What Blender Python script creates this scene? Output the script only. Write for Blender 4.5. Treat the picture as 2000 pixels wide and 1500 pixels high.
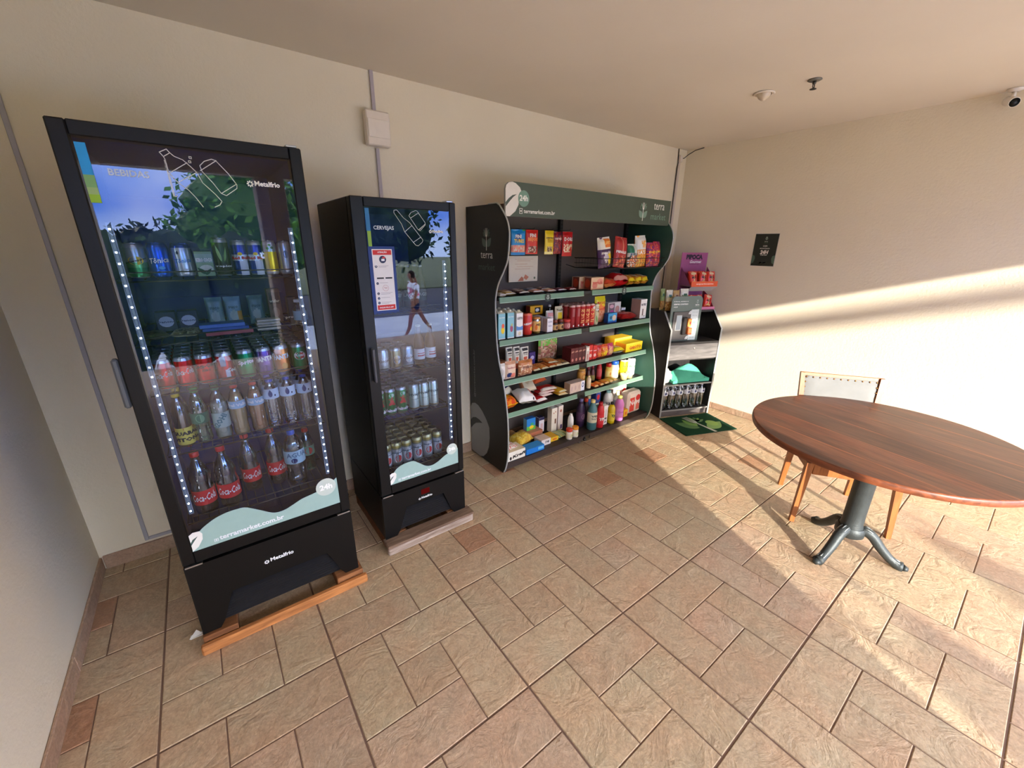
import bpy, math, random
from mathutils import Vector, Matrix, noise
for _o in list(bpy.data.objects): bpy.data.objects.remove(_o)
SC = bpy.context.scene
COL = SC.collection
PI = math.pi
RND = random.Random(7)
# ------------------------------------------------------------------ camera
YAW, PITCH, ROLL = 0.64709812, 0.32764743, 0.01023909
cam_d = bpy.data.cameras.new('camera')
cam = bpy.data.objects.new('camera', cam_d); COL.objects.link(cam)
cam.location = (0.70616, -2.78268, 1.71313)
_f = Vector((math.sin(YAW)*math.cos(PITCH), math.cos(YAW)*math.cos(PITCH), -math.sin(PITCH)))
_r = Vector((math.cos(YAW), -math.sin(YAW), 0)); _u = _r.cross(_f)
_r2 = _r*math.cos(ROLL)+_u*math.sin(ROLL); _u2 = _u*math.cos(ROLL)-_r*math.sin(ROLL)
cam.rotation_euler = Matrix((_r2, _u2, -_f)).transposed().to_euler()
cam_d.sensor_width = 36; cam_d.lens = 36*796.723/2000
cam_d.clip_start = 0.02; cam_d.clip_end = 300
SC.camera = cam
# ------------------------------------------------------------------ light, exposure
W = bpy.data.worlds.new('world'); SC.world = W; W.use_nodes = True
nt = W.node_tree; nt.nodes.clear()
bg = nt.nodes.new('ShaderNodeBackground'); bg.inputs[1].default_value = 5.2
wo = nt.nodes.new('ShaderNodeOutputWorld')
tcw = nt.nodes.new('ShaderNodeTexCoord'); sxyz = nt.nodes.new('ShaderNodeSeparateXYZ'); skyr = nt.nodes.new('ShaderNodeValToRGB')
nt.links.new(tcw.outputs['Generated'], sxyz.inputs[0]); nt.links.new(sxyz.outputs['Z'], skyr.inputs[0])
ce = skyr.color_ramp.elements; ce[0].position = 0.0; ce[0].color = (.30, .40, .66, 1); ce[1].position = 1.0; ce[1].color = (.22, .34, .72, 1)
e3 = ce.new(.06); e3.color = (.04, .13, .55, 1); e4 = ce.new(.17); e4.color = (.10, .24, .70, 1); e5 = ce.new(.30); e5.color = (.82, .83, .90, 1)
# thin clouds
cn = nt.nodes.new('ShaderNodeTexNoise'); cn.inputs['Scale'].default_value = 3.5; cn.inputs['Detail'].default_value = 5
cr = nt.nodes.new('ShaderNodeMapRange'); cr.inputs[1].default_value = .52; cr.inputs[2].default_value = .75; cr.inputs[4].default_value = .25
cm = nt.nodes.new('ShaderNodeMix'); cm.data_type = 'RGBA'; cm.inputs[7].default_value = (.95, .93, .92, 1)
nt.links.new(tcw.outputs['Generated'], cn.inputs['Vector']); nt.links.new(cn.outputs[0], cr.inputs[0]); nt.links.new(cr.outputs[0], cm.inputs[0])
nt.links.new(skyr.outputs[0], cm.inputs[6]); nt.links.new(cm.outputs[2], bg.inputs[0]); nt.links.new(bg.outputs[0], wo.inputs[0])
sun_d = bpy.data.lights.new('sun', 'SUN'); sun_d.energy = 2.9; sun_d.angle = math.radians(0.55); sun_d.color = (1.0, 0.94, 0.82)
sun = bpy.data.objects.new('sun', sun_d); COL.objects.link(sun)
SUND = Vector((0.40, 0.917, -0.282)).normalized()
sun.rotation_euler = SUND.to_track_quat('-Z', 'Y').to_euler(); sun.location = (-4, -14, 8)
vs = SC.view_settings; vs.view_transform = 'Standard'; vs.look = 'None'; vs.exposure = 2.0; vs.gamma = 1.0
vs.use_curve_mapping = False
SC.cycles.max_bounces = 10; SC.cycles.diffuse_bounces = 5; SC.cycles.glossy_bounces = 5
SC.cycles.transparent_max_bounces = 24; SC.cycles.transmission_bounces = 6
SC.cycles.caustics_reflective = False; SC.cycles.caustics_refractive = False
SC.cycles.sample_clamp_indirect = 6
# ------------------------------------------------------------------ colours and materials
def lin(c):
    c = c/255.0
    return c/12.92 if c <= 0.04045 else ((c+0.055)/1.055)**2.4
def rgb(*c):
    if len(c) == 1 and isinstance(c[0], str):
        s = c[0].lstrip('#'); c = [int(s[i:i+2], 16) for i in (0, 2, 4)]
    return (lin(c[0]), lin(c[1]), lin(c[2]), 1.0)
WHITE = rgb(236, 234, 226); BLACK = rgb(22, 21, 21); GREY = rgb(128, 128, 126); SILVER = rgb(190, 192, 195)
MATS = {}
def newmat(name):
    m = bpy.data.materials.new(name); m.use_nodes = True; n = m.node_tree; n.nodes.clear()
    out = n.nodes.new('ShaderNodeOutputMaterial'); MATS[name] = m
    return m, n, out
def N(n, typ, **kw):
    x = n.nodes.new(typ)
    for k, v in kw.items(): setattr(x, k, v)
    return x
def pbsdf(n, out, rough=.5, metal=0, spec=.5, coat=0):
    b = n.nodes.new('ShaderNodeBsdfPrincipled'); n.links.new(b.outputs[0], out.inputs[0])
    b.inputs['Roughness'].default_value = rough; b.inputs['Metallic'].default_value = metal
    b.inputs['Specular IOR Level'].default_value = spec; b.inputs['Coat Weight'].default_value = coat
    return b
def finish(name, rough, metal=0, spec=.5, coat=0, bump=0, bscale=200, vary=.06, vscale=30):
    """a surface finish whose printed / dyed colour comes from the mesh's own colour attribute"""
    m, n, out = newmat(name); b = pbsdf(n, out, rough, metal, spec, coat)
    a = N(n, 'ShaderNodeVertexColor', layer_name='Col')
    tc = N(n, 'ShaderNodeTexCoord')
    nz = N(n, 'ShaderNodeTexNoise'); nz.inputs['Scale'].default_value = vscale; nz.inputs['Detail'].default_value = 3
    n.links.new(tc.outputs['Object'], nz.inputs['Vector'])
    mr = N(n, 'ShaderNodeMapRange'); mr.inputs['To Min'].default_value = 1-vary; mr.inputs['To Max'].default_value = 1+vary
    n.links.new(nz.outputs[0], mr.inputs[0])
    mx = N(n, 'ShaderNodeMix', data_type='RGBA', blend_type='MULTIPLY'); mx.inputs[0].default_value = 1
    n.links.new(a.outputs[0], mx.inputs[6]); n.links.new(mr.outputs[0], mx.inputs[7]); n.links.new(mx.outputs[2], b.inputs['Base Color'])
    if bump:
        n2 = N(n, 'ShaderNodeTexNoise'); n2.inputs['Scale'].default_value = bscale; n2.inputs['Detail'].default_value = 4
        n.links.new(tc.outputs['Object'], n2.inputs['Vector'])
        bp = N(n, 'ShaderNodeBump'); bp.inputs['Strength'].default_value = bump; bp.inputs['Distance'].default_value = .004
        n.links.new(n2.outputs[0], bp.inputs['Height']); n.links.new(bp.outputs[0], b.inputs['Normal'])
    return m
finish('matte', .85, spec=.2); finish('card', .55, spec=.4); finish('film', .3, spec=.5, bump=.25, bscale=60)
finish('plastic', .35); finish('gloss_black', .38, spec=.3); finish('satin', .5, spec=.35, bump=.05, bscale=400); finish('can_metal', .28, metal=.75)
finish('steel', .3, metal=1.0); finish('iron', .5, metal=.4, bump=.3, bscale=90, vary=.25)
finish('leaf', .6, spec=.3, vary=.3, vscale=3); finish('skin', .6, spec=.3); finish('cloth', .95, spec=.1, bump=.2, bscale=300)
finish('fabric', .9, spec=.15, bump=.35, bscale=700, vary=.1, vscale=12); finish('pile', .98, spec=.05, bump=.9, bscale=500, vary=.25, vscale=200)
finish('ground', .9, spec=.2, bump=.5, bscale=20, vary=.25, vscale=1.5)
finish('liquid', .12, spec=.6)
def wall_mat(name, col, bump=.35):
    m, n, out = newmat(name); b = pbsdf(n, out, .9, spec=.15)
    tc = N(n, 'ShaderNodeTexCoord')
    nz = N(n, 'ShaderNodeTexNoise'); nz.inputs['Scale'].default_value = 1.3; nz.inputs['Detail'].default_value = 5
    n.links.new(tc.outputs['Object'], nz.inputs['Vector'])
    r = N(n, 'ShaderNodeValToRGB'); r.color_ramp.elements[0].position = .35; r.color_ramp.elements[1].position = .7
    r.color_ramp.elements[0].color = (col[0]*.95, col[1]*.945, col[2]*.94, 1); r.color_ramp.elements[1].color = col
    n.links.new(nz.outputs[0], r.inputs[0]); n.links.new(r.outputs[0], b.inputs['Base Color'])
    v = N(n, 'ShaderNodeTexNoise'); v.inputs['Scale'].default_value = 55; v.inputs['Detail'].default_value = 6; v.inputs['Roughness'].default_value = .65
    n.links.new(tc.outputs['Object'], v.inputs['Vector'])
    bp = N(n, 'ShaderNodeBump'); bp.inputs['Strength'].default_value = bump; bp.inputs['Distance'].default_value = .008
    n.links.new(v.outputs[0], bp.inputs['Height']); n.links.new(bp.outputs[0], b.inputs['Normal'])
wall_mat('wall_paint', rgb(232, 221, 198)); wall_mat('ceiling_paint', rgb(228, 218, 200), .08)
def wood_mat(name, c0, c1, scale=(1, 12, 12), rough=.35, coat=0, planks=None):
    m, n, out = newmat(name); b = pbsdf(n, out, rough, spec=.5, coat=coat)
    tc = N(n, 'ShaderNodeTexCoord'); mp = N(n, 'ShaderNodeMapping'); mp.inputs['Scale'].default_value = scale
    n.links.new(tc.outputs['Object'], mp.inputs[0])
    nz = N(n, 'ShaderNodeTexNoise'); nz.inputs['Scale'].default_value = 4; nz.inputs['Detail'].default_value = 8; nz.inputs['Distortion'].default_value = .6
    n.links.new(mp.outputs[0], nz.inputs['Vector'])
    r = N(n, 'ShaderNodeValToRGB'); r.color_ramp.elements[0].position = .3; r.color_ramp.elements[1].position = .72
    r.color_ramp.elements[0].color = c0; r.color_ramp.elements[1].color = c1
    n.links.new(nz.outputs[0], r.inputs[0])
    src = r.outputs[0]
    a = N(n, 'ShaderNodeVertexColor', layer_name='Col')
    mx = N(n, 'ShaderNodeMix', data_type='RGBA', blend_type='MULTIPLY'); mx.inputs[0].default_value = 1
    n.links.new(src, mx.inputs[6]); n.links.new(a.outputs[0], mx.inputs[7]); n.links.new(mx.outputs[2], b.inputs['Base Color'])
    bp = N(n, 'ShaderNodeBump'); bp.inputs['Strength'].default_value = .12; bp.inputs['Distance'].default_value = .002
    n.links.new(nz.outputs[0], bp.inputs['Height']); n.links.new(bp.outputs[0], b.inputs['Normal'])
wood_mat('table_wood', rgb(66, 38, 28), rgb(104, 64, 46), (14, 1.2, 14), rough=.42, coat=.1)
wood_mat('chair_wood', rgb(136, 76, 34), rgb(172, 104, 52), (12, 12, 1.5), rough=.4)
wood_mat('pallet_wood', rgb(140, 96, 58), rgb(205, 150, 96), (1.5, 14, 14), rough=.8)
wood_mat('weathered_wood', rgb(120, 100, 84), rgb(186, 172, 158), (1.5, 14, 14), rough=.9)
wood_mat('black_melamine', rgb(30, 28, 27), rgb(44, 41, 40), (10, 10, 1.2), rough=.45)
wood_mat('grey_melamine', rgb(84, 80, 78), rgb(118, 113, 110), (1.5, 10, 10), rough=.5)
def glass_mat(name, tint, refl, lo=.06):
    m, n, out = newmat(name)
    tr = N(n, 'ShaderNodeBsdfTransparent'); tr.inputs[0].default_value = tint
    gl = N(n, 'ShaderNodeBsdfGlossy'); gl.inputs['Roughness'].default_value = 0.0; gl.inputs[0].default_value = (1, 1, 1, 1)
    fr = N(n, 'ShaderNodeFresnel'); fr.inputs[0].default_value = 1.5
    mt = N(n, 'ShaderNodeMath', operation='MULTIPLY_ADD', use_clamp=True); mt.inputs[1].default_value = refl; mt.inputs[2].default_value = lo
    mx = N(n, 'ShaderNodeMixShader')
    n.links.new(fr.outputs[0], mt.inputs[0]); n.links.new(mt.outputs[0], mx.inputs[0])
    n.links.new(tr.outputs[0], mx.inputs[1]); n.links.new(gl.outputs[0], mx.inputs[2]); n.links.new(mx.outputs[0], out.inputs[0])
glass_mat('door_glass', (.74, .82, .95, 1), 1.3, .0)
glass_mat('clear_plastic', (.86, .88, .90, 1), 2.2, .05)
glass_mat('green_plastic', (.30, .62, .42, 1), 2.2, .05)
def emit_mat(name, col, s):
    m, n, out = newmat(name); e = N(n, 'ShaderNodeEmission'); e.inputs[0].default_value = col; e.inputs[1].default_value = s
    n.links.new(e.outputs[0], out.inputs[0])
emit_mat('led_dot', (.78, .88, 1, 1), 26); emit_mat('led_tube', (.55, .70, 1, 1), .06); emit_mat('screen_glow', (.8, .82, .85, 1), .15)
emit_mat('display_red', (.6, .03, .03, 1), .04)
# floor tile: stone print and grout
m, n, out = newmat('floor_tile'); b = pbsdf(n, out, .62, spec=.35)
tc = N(n, 'ShaderNodeTexCoord'); a = N(n, 'ShaderNodeVertexColor', layer_name='Col')
n1 = N(n, 'ShaderNodeTexNoise'); n1.inputs['Scale'].default_value = 5; n1.inputs['Detail'].default_value = 8; n1.inputs['Roughness'].default_value = .62
n2 = N(n, 'ShaderNodeTexNoise'); n2.inputs['Scale'].default_value = 90; n2.inputs['Detail'].default_value = 6; n2.inputs['Roughness'].default_value = .7
n3 = N(n, 'ShaderNodeTexNoise'); n3.inputs['Scale'].default_value = 7; n3.inputs['Detail'].default_value = 9; n3.inputs['Roughness'].default_value = .55; n3.inputs['Distortion'].default_value = 1.5
for q in (n1, n2, n3): n.links.new(tc.outputs['Object'], q.inputs['Vector'])
r1 = N(n, 'ShaderNodeValToRGB'); e = r1.color_ramp.elements; e[0].position = .32; e[1].position = .70
e[0].color = (.99, .87, .77, 1); e[1].color = (.93, .97, .91, 1)
n.links.new(n1.outputs[0], r1.inputs[0])
r2 = N(n, 'ShaderNodeMapRange'); r2.inputs['From Min'].default_value = .3; r2.inputs['From Max'].default_value = .7; r2.inputs['To Min'].default_value = .78; r2.inputs['To Max'].default_value = 1.18
n.links.new(n2.outputs[0], r2.inputs[0])
m1 = N(n, 'ShaderNodeMix', data_type='RGBA', blend_type='MULTIPLY'); m1.inputs[0].default_value = 1
m2 = N(n, 'ShaderNodeMix', data_type='RGBA', blend_type='MULTIPLY'); m2.inputs[0].default_value = 1
n4 = N(n, 'ShaderNodeTexNoise'); n4.inputs['Scale'].default_value = 26; n4.inputs['Detail'].default_value = 5; n4.inputs['Roughness'].default_value = .7; n4.inputs['Distortion'].default_value = .8
n.links.new(tc.outputs['Object'], n4.inputs['Vector'])
r4 = N(n, 'ShaderNodeMapRange'); r4.inputs['From Min'].default_value = .35; r4.inputs['From Max'].default_value = .65; r4.inputs['To Min'].default_value = .86; r4.inputs['To Max'].default_value = 1.08
n.links.new(n4.outputs[0], r4.inputs[0])
rr4 = N(n, 'ShaderNodeMath', operation='MULTIPLY'); n.links.new(r4.outputs[0], rr4.inputs[0]); n.links.new(r2.outputs[0], rr4.inputs[1]); r2 = rr4
n.links.new(a.outputs[0], m1.inputs[6]); n.links.new(r1.outputs[0], m1.inputs[7])
n.links.new(m1.outputs[2], m2.inputs[6]); n.links.new(r2.outputs[0], m2.inputs[7]); n.links.new(m2.outputs[2], b.inputs['Base Color'])
ad = N(n, 'ShaderNodeMath', operation='MULTIPLY_ADD'); ad.inputs[1].default_value = .35
n.links.new(n2.outputs[0], ad.inputs[0])
rg = N(n, 'ShaderNodeMath', operation='PINGPONG'); rg.inputs[1].default_value = .5
ms = N(n, 'ShaderNodeMath', operation='MULTIPLY'); ms.inputs[1].default_value = 2.2
n.links.new(n3.outputs[0], ms.inputs[0]); n.links.new(ms.outputs[0], rg.inputs[0]); n.links.new(rg.outputs[0], ad.inputs[2])
bp = N(n, 'ShaderNodeBump'); bp.inputs['Strength'].default_value = .75; bp.inputs['Distance'].default_value = .008
n.links.new(ad.outputs[0], bp.inputs['Height']); n.links.new(bp.outputs[0], b.inputs['Normal'])
# ------------------------------------------------------------------ mesh builder
class M:
    def __init__(s): s.v = []; s.f = []; s.m = []; s.c = []; s.sm = []
    def add(s, vs, fs, mat, col, smooth=False):
        o = len(s.v); s.v += [tuple(p) for p in vs]
        single = not isinstance(col, list)
        for i, f in enumerate(fs):
            s.f.append([o+k for k in f]); s.m.append(mat); s.c.append(col if single else col[i]); s.sm.append(smooth)
        return s
    def box(s, x0, x1, y0, y1, z0, z1, mat, col, T=None, cols=None, bev=0):
        if bev:
            b = min(bev, (x1-x0)*.45, (y1-y0)*.45, (z1-z0)*.45)
            vs = []; fs = []
            # chamfered box: 24 verts
            X = (x0, x1); Y = (y0, y1); Z = (z0, z1); idx = {}
            for i in (0, 1):
                for j in (0, 1):
                    for k in (0, 1):
                        sx = b if i == 0 else -b; sy = b if j == 0 else -b; sz = b if k == 0 else -b
                        for ax in range(3):
                            p = [X[i]+sx, Y[j]+sy, Z[k]+sz]; p[ax] = (X[i], Y[j], Z[k])[ax]
                            idx[(i, j, k, ax)] = len(vs); vs.append(tuple(p))
            I = lambda i, j, k, a: idx[(i, j, k, a)]
            for i in (0, 1):
                q = [I(i, 0, 0, 0), I(i, 1, 0, 0), I(i, 1, 1, 0), I(i, 0, 1, 0)]; fs.append(q if i else q[::-1])
            for j in (0, 1):
                q = [I(0, j, 0, 1), I(0, j, 1, 1), I(1, j, 1, 1), I(1, j, 0, 1)]; fs.append(q if j else q[::-1])
            for k in (0, 1):
                q = [I(0, 0, k, 2), I(1, 0, k, 2), I(1, 1, k, 2), I(0, 1, k, 2)]; fs.append(q if k else q[::-1])
            for a1, a2 in ((0, 1), (0, 2), (1, 2)):
                a3 = 3-a1-a2
                for u in (0, 1):
                    for w in (0, 1):
                        def key(t, ax):
                            kk = [0, 0, 0]; kk[a1] = u; kk[a2] = w; kk[a3] = t; return I(kk[0], kk[1], kk[2], ax)
                        q = [key(0, a1), key(1, a1), key(1, a2), key(0, a2)]
                        n_ = (Vector(vs[q[1]])-Vector(vs[q[0]])).cross(Vector(vs[q[2]])-Vector(vs[q[0]]))
                        d = Vector([0, 0, 0]); d[a1] = 1 if u else -1; d[a2] = 1 if w else -1
                        fs.append(q if n_.dot(d) > 0 else q[::-1])
            for i in (0, 1):
                for j in (0, 1):
                    for k in (0, 1):
                        q = [I(i, j, k, 0), I(i, j, k, 1), I(i, j, k, 2)]
                        fs.append(q if (i+j+k) % 2 else q[::-1])
            if T is not None: vs = [T @ Vector(p) for p in vs]
            cl = [col]*len(fs)
            if cols:   # left,right,front,back,bottom,top
                for q in range(6):
                    if cols[q] is not None: cl[q] = cols[q]
            return s.add(vs, fs, mat, cl)
        vs = [(x0, y0, z0), (x1, y0, z0), (x1, y1, z0), (x0, y1, z0), (x0, y0, z1), (x1, y0, z1), (x1, y1, z1), (x0, y1, z1)]
        fs = [(0, 4, 7, 3), (1, 2, 6, 5), (0, 1, 5, 4), (2, 3, 7, 6), (0, 3, 2, 1), (4, 5, 6, 7)]
        if T is not None: vs = [T @ Vector(p) for p in vs]
        cl = col if not cols else [cols[i] or col for i in range(6)]
        return s.add(vs, fs, mat, cl)
    def prism(s, pts, axis, a0, a1, mat, col, T=None, side=None):
        """polygon pts (2d) swept along axis; pts are the two other coordinates in order"""
        def P(p, a):
            if axis == 0: return (a, p[0], p[1])
            if axis == 1: return (p[0], a, p[1])
            return (p[0], p[1], a)
        n_ = len(pts); vs = [P(p, a0) for p in pts]+[P(p, a1) for p in pts]
        fs = [list(range(n_)), list(range(2*n_-1, n_-1, -1))]+[(i, (i+1) % n_, n_+(i+1) % n_, n_+i) for i in range(n_)]
        if T is not None: vs = [T @ Vector(p) for p in vs]
        cl = [col, col]+[side or col]*n_
        return s.add(vs, fs, mat, cl)
    def lathe(s, prof, mat, col, seg=20, T=None, colf=None, cap=True, smooth=True):
        """prof: list of (r,z); colf(zmid, ang, i) may return colour per face"""
        vs = []; fs = []; cl = []
        for r, z in prof:
            for k in range(seg):
                a = 2*PI*k/seg; vs.append((r*math.cos(a), r*math.sin(a), z))
        for i in range(len(prof)-1):
            for k in range(seg):
                k2 = (k+1) % seg
                fs.append((i*seg+k, i*seg+k2, (i+1)*seg+k2, (i+1)*seg+k))
                cl.append(colf((prof[i][1]+prof[i+1][1])/2, 2*PI*(k+.5)/seg, i) if colf else col)
        nf = len(fs)
        if T is not None: vs = [T @ Vector(p) for p in vs]
        s.add(vs, fs, mat, cl, smooth)
        if cap:
            o = len(s.v)-len(vs)
            for rr, i in ((prof[0][0], 0), (prof[-1][0], len(prof)-1)):
                if rr > 1e-5:
                    q = [o+i*seg+k for k in range(seg)]
                    s.f.append(q[::-1] if i == 0 else q); s.m.append(mat); s.sm.append(False)
                    s.c.append(cl[0] if i == 0 else cl[-1])
        return s
    def tube(s, path, r, mat, col, seg=8, T=None, closed=False, smooth=True, sq=1.0):
        P = [Vector(p) for p in path]; n_ = len(P); vs = []; fs = []
        rs = r if isinstance(r, (list, tuple)) else [r]*n_
        up = None
        for i in range(n_):
            if closed: t = P[(i+1) % n_]-P[i-1]
            else: t = P[min(i+1, n_-1)]-P[max(i-1, 0)]
            t.normalize()
            if up is None:
                up = Vector((0, 0, 1)) if abs(t.z) < .9 else Vector((0, 1, 0))
            a = t.cross(up); a.normalize(); up = a.cross(t); up.normalize()
            for k in range(seg):
                th = 2*PI*k/seg; vs.append(P[i]+(a*math.cos(th)+up*math.sin(th)*sq)*rs[i])
        m_ = n_ if closed else n_-1
        for i in range(m_):
            j = (i+1) % n_
            for k in range(seg):
                k2 = (k+1) % seg; fs.append((i*seg+k, i*seg+k2, j*seg+k2, j*seg+k))
        if not closed:
            fs.append(tuple(range(seg))[::-1]); fs.append(tuple((n_-1)*seg+k for k in range(seg)))
        if T is not None: vs = [T @ p for p in vs]
        fs = [f[::-1] for f in fs]
        return s.add(vs, fs, mat, col, smooth)
    def build(s, name, parent=None, loc=None, rz=0, label=None, cat=None, group=None, kind=None, rot=None):
        me = bpy.data.meshes.new(name)
        me.from_pydata(s.v, [], s.f)
        names = []
        for k in s.m:
            if k not in names: names.append(k)
        for k in names: me.materials.append(MATS[k])
        me.polygons.foreach_set('material_index', [names.index(k) for k in s.m])
        me.polygons.foreach_set('use_smooth', s.sm)
        ca = me.color_attributes.new('Col', 'FLOAT_COLOR', 'CORNER')
        buf = []
        for f, c in zip(s.f, s.c):
            c4 = (c[0], c[1], c[2], 1.0)
            for _ in f: buf.extend(c4)
        ca.data.foreach_set('color', buf)
        me.update()
        o = bpy.data.objects.new(name, me); COL.objects.link(o)
        if parent is not None: o.parent = parent
        if loc is not None: o.location = loc
        if rot is not None: o.rotation_euler = rot
        elif rz: o.rotation_euler = (0, 0, rz)
        return tag(o, label, cat, group, kind)
def tag(o, label=None, cat=None, group=None, kind=None):
    if label: o['label'] = label
    if cat: o['category'] = cat
    if group: o['group'] = group
    if kind: o['kind'] = kind
    return o
def thing(name, label, cat, loc=(0, 0, 0), rz=0, group=None, kind=None):
    o = bpy.data.objects.new(name, None); COL.objects.link(o); o.location = loc; o.rotation_euler = (0, 0, rz)
    o.empty_display_size = .05
    return tag(o, label, cat, group, kind)
def copy_tree(o, parent=None):
    c = o.copy(); COL.objects.link(c)
    if parent is not None: c.parent = parent
    for ch in list(o.children): copy_tree(ch, c)
    return c
def dup(o, loc, label=None, group=None, rz=None):
    c = copy_tree(o); c.location = loc
    if label: c['label'] = label
    if group: c['group'] = group
    if rz is not None: c.rotation_euler = (c.rotation_euler[0], c.rotation_euler[1], rz)
    return c
# ------------------------------------------------------------------ flat print helpers (2d shapes laid on a frame)
class Fr:
    """plane frame: origin, right, up; normal = right x up, pointing at the viewer"""
    def __init__(s, o, r=(1, 0, 0), u=(0, 0, 1), fn=None):
        s.o = Vector(o); s.r = Vector(r); s.u = Vector(u); s.n = s.r.cross(s.u).normalized(); s.fn = fn
    def p(s, x, y, off=.0006):
        if s.fn: return s.fn(x, y, off)
        return s.o+s.r*x+s.u*y+s.n*off
def dpoly(m, F, pts, col, off=.0006, mat='card'):
    n_ = len(pts); m.add([F.p(x, y, off) for x, y in pts], [list(range(n_))], mat, col)
def drect(m, F, x0, y0, x1, y1, col, off=.0006, mat='card'): dpoly(m, F, [(x0, y0), (x1, y0), (x1, y1), (x0, y1)], col, off, mat)
def ddisc(m, F, x, y, rx, ry, col, off=.0006, mat='card', seg=20, rot=0):
    c, s_ = math.cos(rot), math.sin(rot)
    dpoly(m, F, [(x+rx*math.cos(2*PI*k/seg)*c-ry*math.sin(2*PI*k/seg)*s_, y+rx*math.cos(2*PI*k/seg)*s_+ry*math.sin(2*PI*k/seg)*c) for k in range(seg)], col, off, mat)
def dline(m, F, pts, w, col, off=.0008, mat='card'):
    for (a, b_), (c, d) in zip(pts[:-1], pts[1:]):
        L = math.hypot(c-a, d-b_)
        if L < 1e-6: continue
        nx, ny = -(d-b_)/L*w/2, (c-a)/L*w/2; ex, ey = (c-a)/L*w*.4, (d-b_)/L*w*.4
        dpoly(m, F, [(a-ex-nx, b_-ey-ny), (c+ex-nx, d+ey-ny), (c+ex+nx, d+ey+ny), (a-ex+nx, b_-ey+ny)], col, off, mat)
TXT = {}
def text_shape(s, shear=0.0, bold=0.0, res=2):
    k = (s, shear, bold, res)
    if k not in TXT:
        cu = bpy.data.curves.new('t', 'FONT'); cu.body = s; cu.size = 1.0; cu.shear = shear; cu.offset = bold
        cu.resolution_u = res; cu.fill_mode = 'FRONT'
        ob = bpy.data.objects.new('t', cu); me = bpy.data.meshes.new_from_object(ob)
        vs = [(v.co.x, v.co.y) for v in me.vertices]; fs = [list(p.vertices) for p in me.polygons]
        bpy.data.objects.remove(ob); bpy.data.curves.remove(cu); bpy.data.meshes.remove(me)
        if vs:
            x0 = min(v[0] for v in vs); x1 = max(v[0] for v in vs); y0 = min(v[1] for v in vs); y1 = max(v[1] for v in vs)
        else: x0 = x1 = y0 = y1 = 0
        TXT[k] = (vs, fs, x0, x1, y0, y1)
    return TXT[k]
def dtext(m, F, s, x, y, width, col, off=.0010, mat='card', shear=0, bold=0, align='L', h=None, rot=0, res=2):
    """text scaled to the given width; (x,y) is its bottom left (L) or bottom centre (C)"""
    vs, fs, x0, x1, y0, y1 = text_shape(s, shear, bold, res)
    if not vs: return
    k = width/max(x1-x0, 1e-6); ky = k if h is None else h/max(y1-y0, 1e-6)
    ox = -x0 if align == 'L' else -(x0+x1)/2
    c, s_ = math.cos(rot), math.sin(rot); out_ = []
    for a, b_ in vs:
        px, py = (a+ox)*k, (b_-y0)*ky
        out_.append(F.p(x+px*c-py*s_, y+px*s_+py*c, off))
    m.add(out_, fs, mat, col)
def leaf_pts(w, h, n_=10, bend=.0):
    """pointed leaf, base at (0,0) tip at (0,h)"""
    L = []
    for i in range(n_+1):
        t = i/n_; L.append((math.sin(PI*t**.8)*w/2+bend*math.sin(PI*t), h*t))
    R = [(-x+2*bend*math.sin(PI*i/n_), y) for i, (x, y) in enumerate(L)]
    return L+R[::-1][1:-1]
def xf(pts, x, y, rot=0, s=1):
    c, s_ = math.cos(rot), math.sin(rot); return [(x+(a*c-b_*s_)*s, y+(a*s_+b_*c)*s) for a, b_ in pts]
def fork_logo(m, F, x, y, h, cfork, cleaf, rot=0, off=.0010):
    """fork standing in a round crown of leaves; centre (x,y), overall height h"""
    s = h
    def q(pts, col, o): dpoly(m, F, xf(pts, x, y, rot, s), col, o)
    for sg in (1, -1):
        for k, (an, L, w_) in enumerate(((.50, .36, .15), (.95, .30, .12), (1.35, .22, .08))):
            q(xf(leaf_pts(w_, L), sg*.05, .10, -sg*an), cleaf, off)
        q(xf(leaf_pts(.30, .50), sg*.04, -.34, -sg*.72), cleaf, off+.0002)
    q([(-.028, -.5), (.028, -.5), (.02, .05), (.085, .16), (-.085, .16), (-.02, .05)], cfork, off+.0005)
    for k in range(4):
        xx = -.085+k*.0485; q([(xx, .16), (xx+.024, .16), (xx+.020, .44), (xx+.004, .44)], cfork, off+.0005)
def brand_leaf(m, F, pts_outer, col, vein, off=.0012): pass
# ================================================================== the room
XR, HC, YF = 5.0916, 2.6733, -5.0
def struct(m_, name, **k): return m_.build(name, kind='structure', **k)
TF = M()
TF.box(-1.5, XR+1.2, -6.4, 0.1, -.12, -.003, 'matte', rgb(112, 88, 74))
RT = random.Random(11)
TB = [rgb(188, 165, 139), rgb(184, 160, 135), rgb(186, 165, 138), rgb(181, 158, 133), rgb(189, 168, 142), rgb(185, 160, 138)]
def tile_piece(x0, x1, y0, y1, col, g):
    x0 += g[0]; x1 -= g[1]; y0 += g[2]; y1 -= g[3]
    x0 = max(x0, -1.5); x1 = min(x1, XR+1.2); y1 = min(y1, 0.0); y0 = max(y0, -6.4)
    if x1-x0 < .01 or y1-y0 < .01: return
    e = .0025
    vs = [(x0, y0, -.003), (x1, y0, -.003), (x1, y1, -.003), (x0, y1, -.003), (x0+e, y0+e, 0), (x1-e, y0+e, 0), (x1-e, y1-e, 0), (x0+e, y1-e, 0)]
    TF.add(vs, [(4, 5, 6, 7), (0, 1, 5, 4), (1, 2, 6, 5), (2, 3, 7, 6), (3, 0, 4, 7)], 'floor_tile', col)
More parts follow.
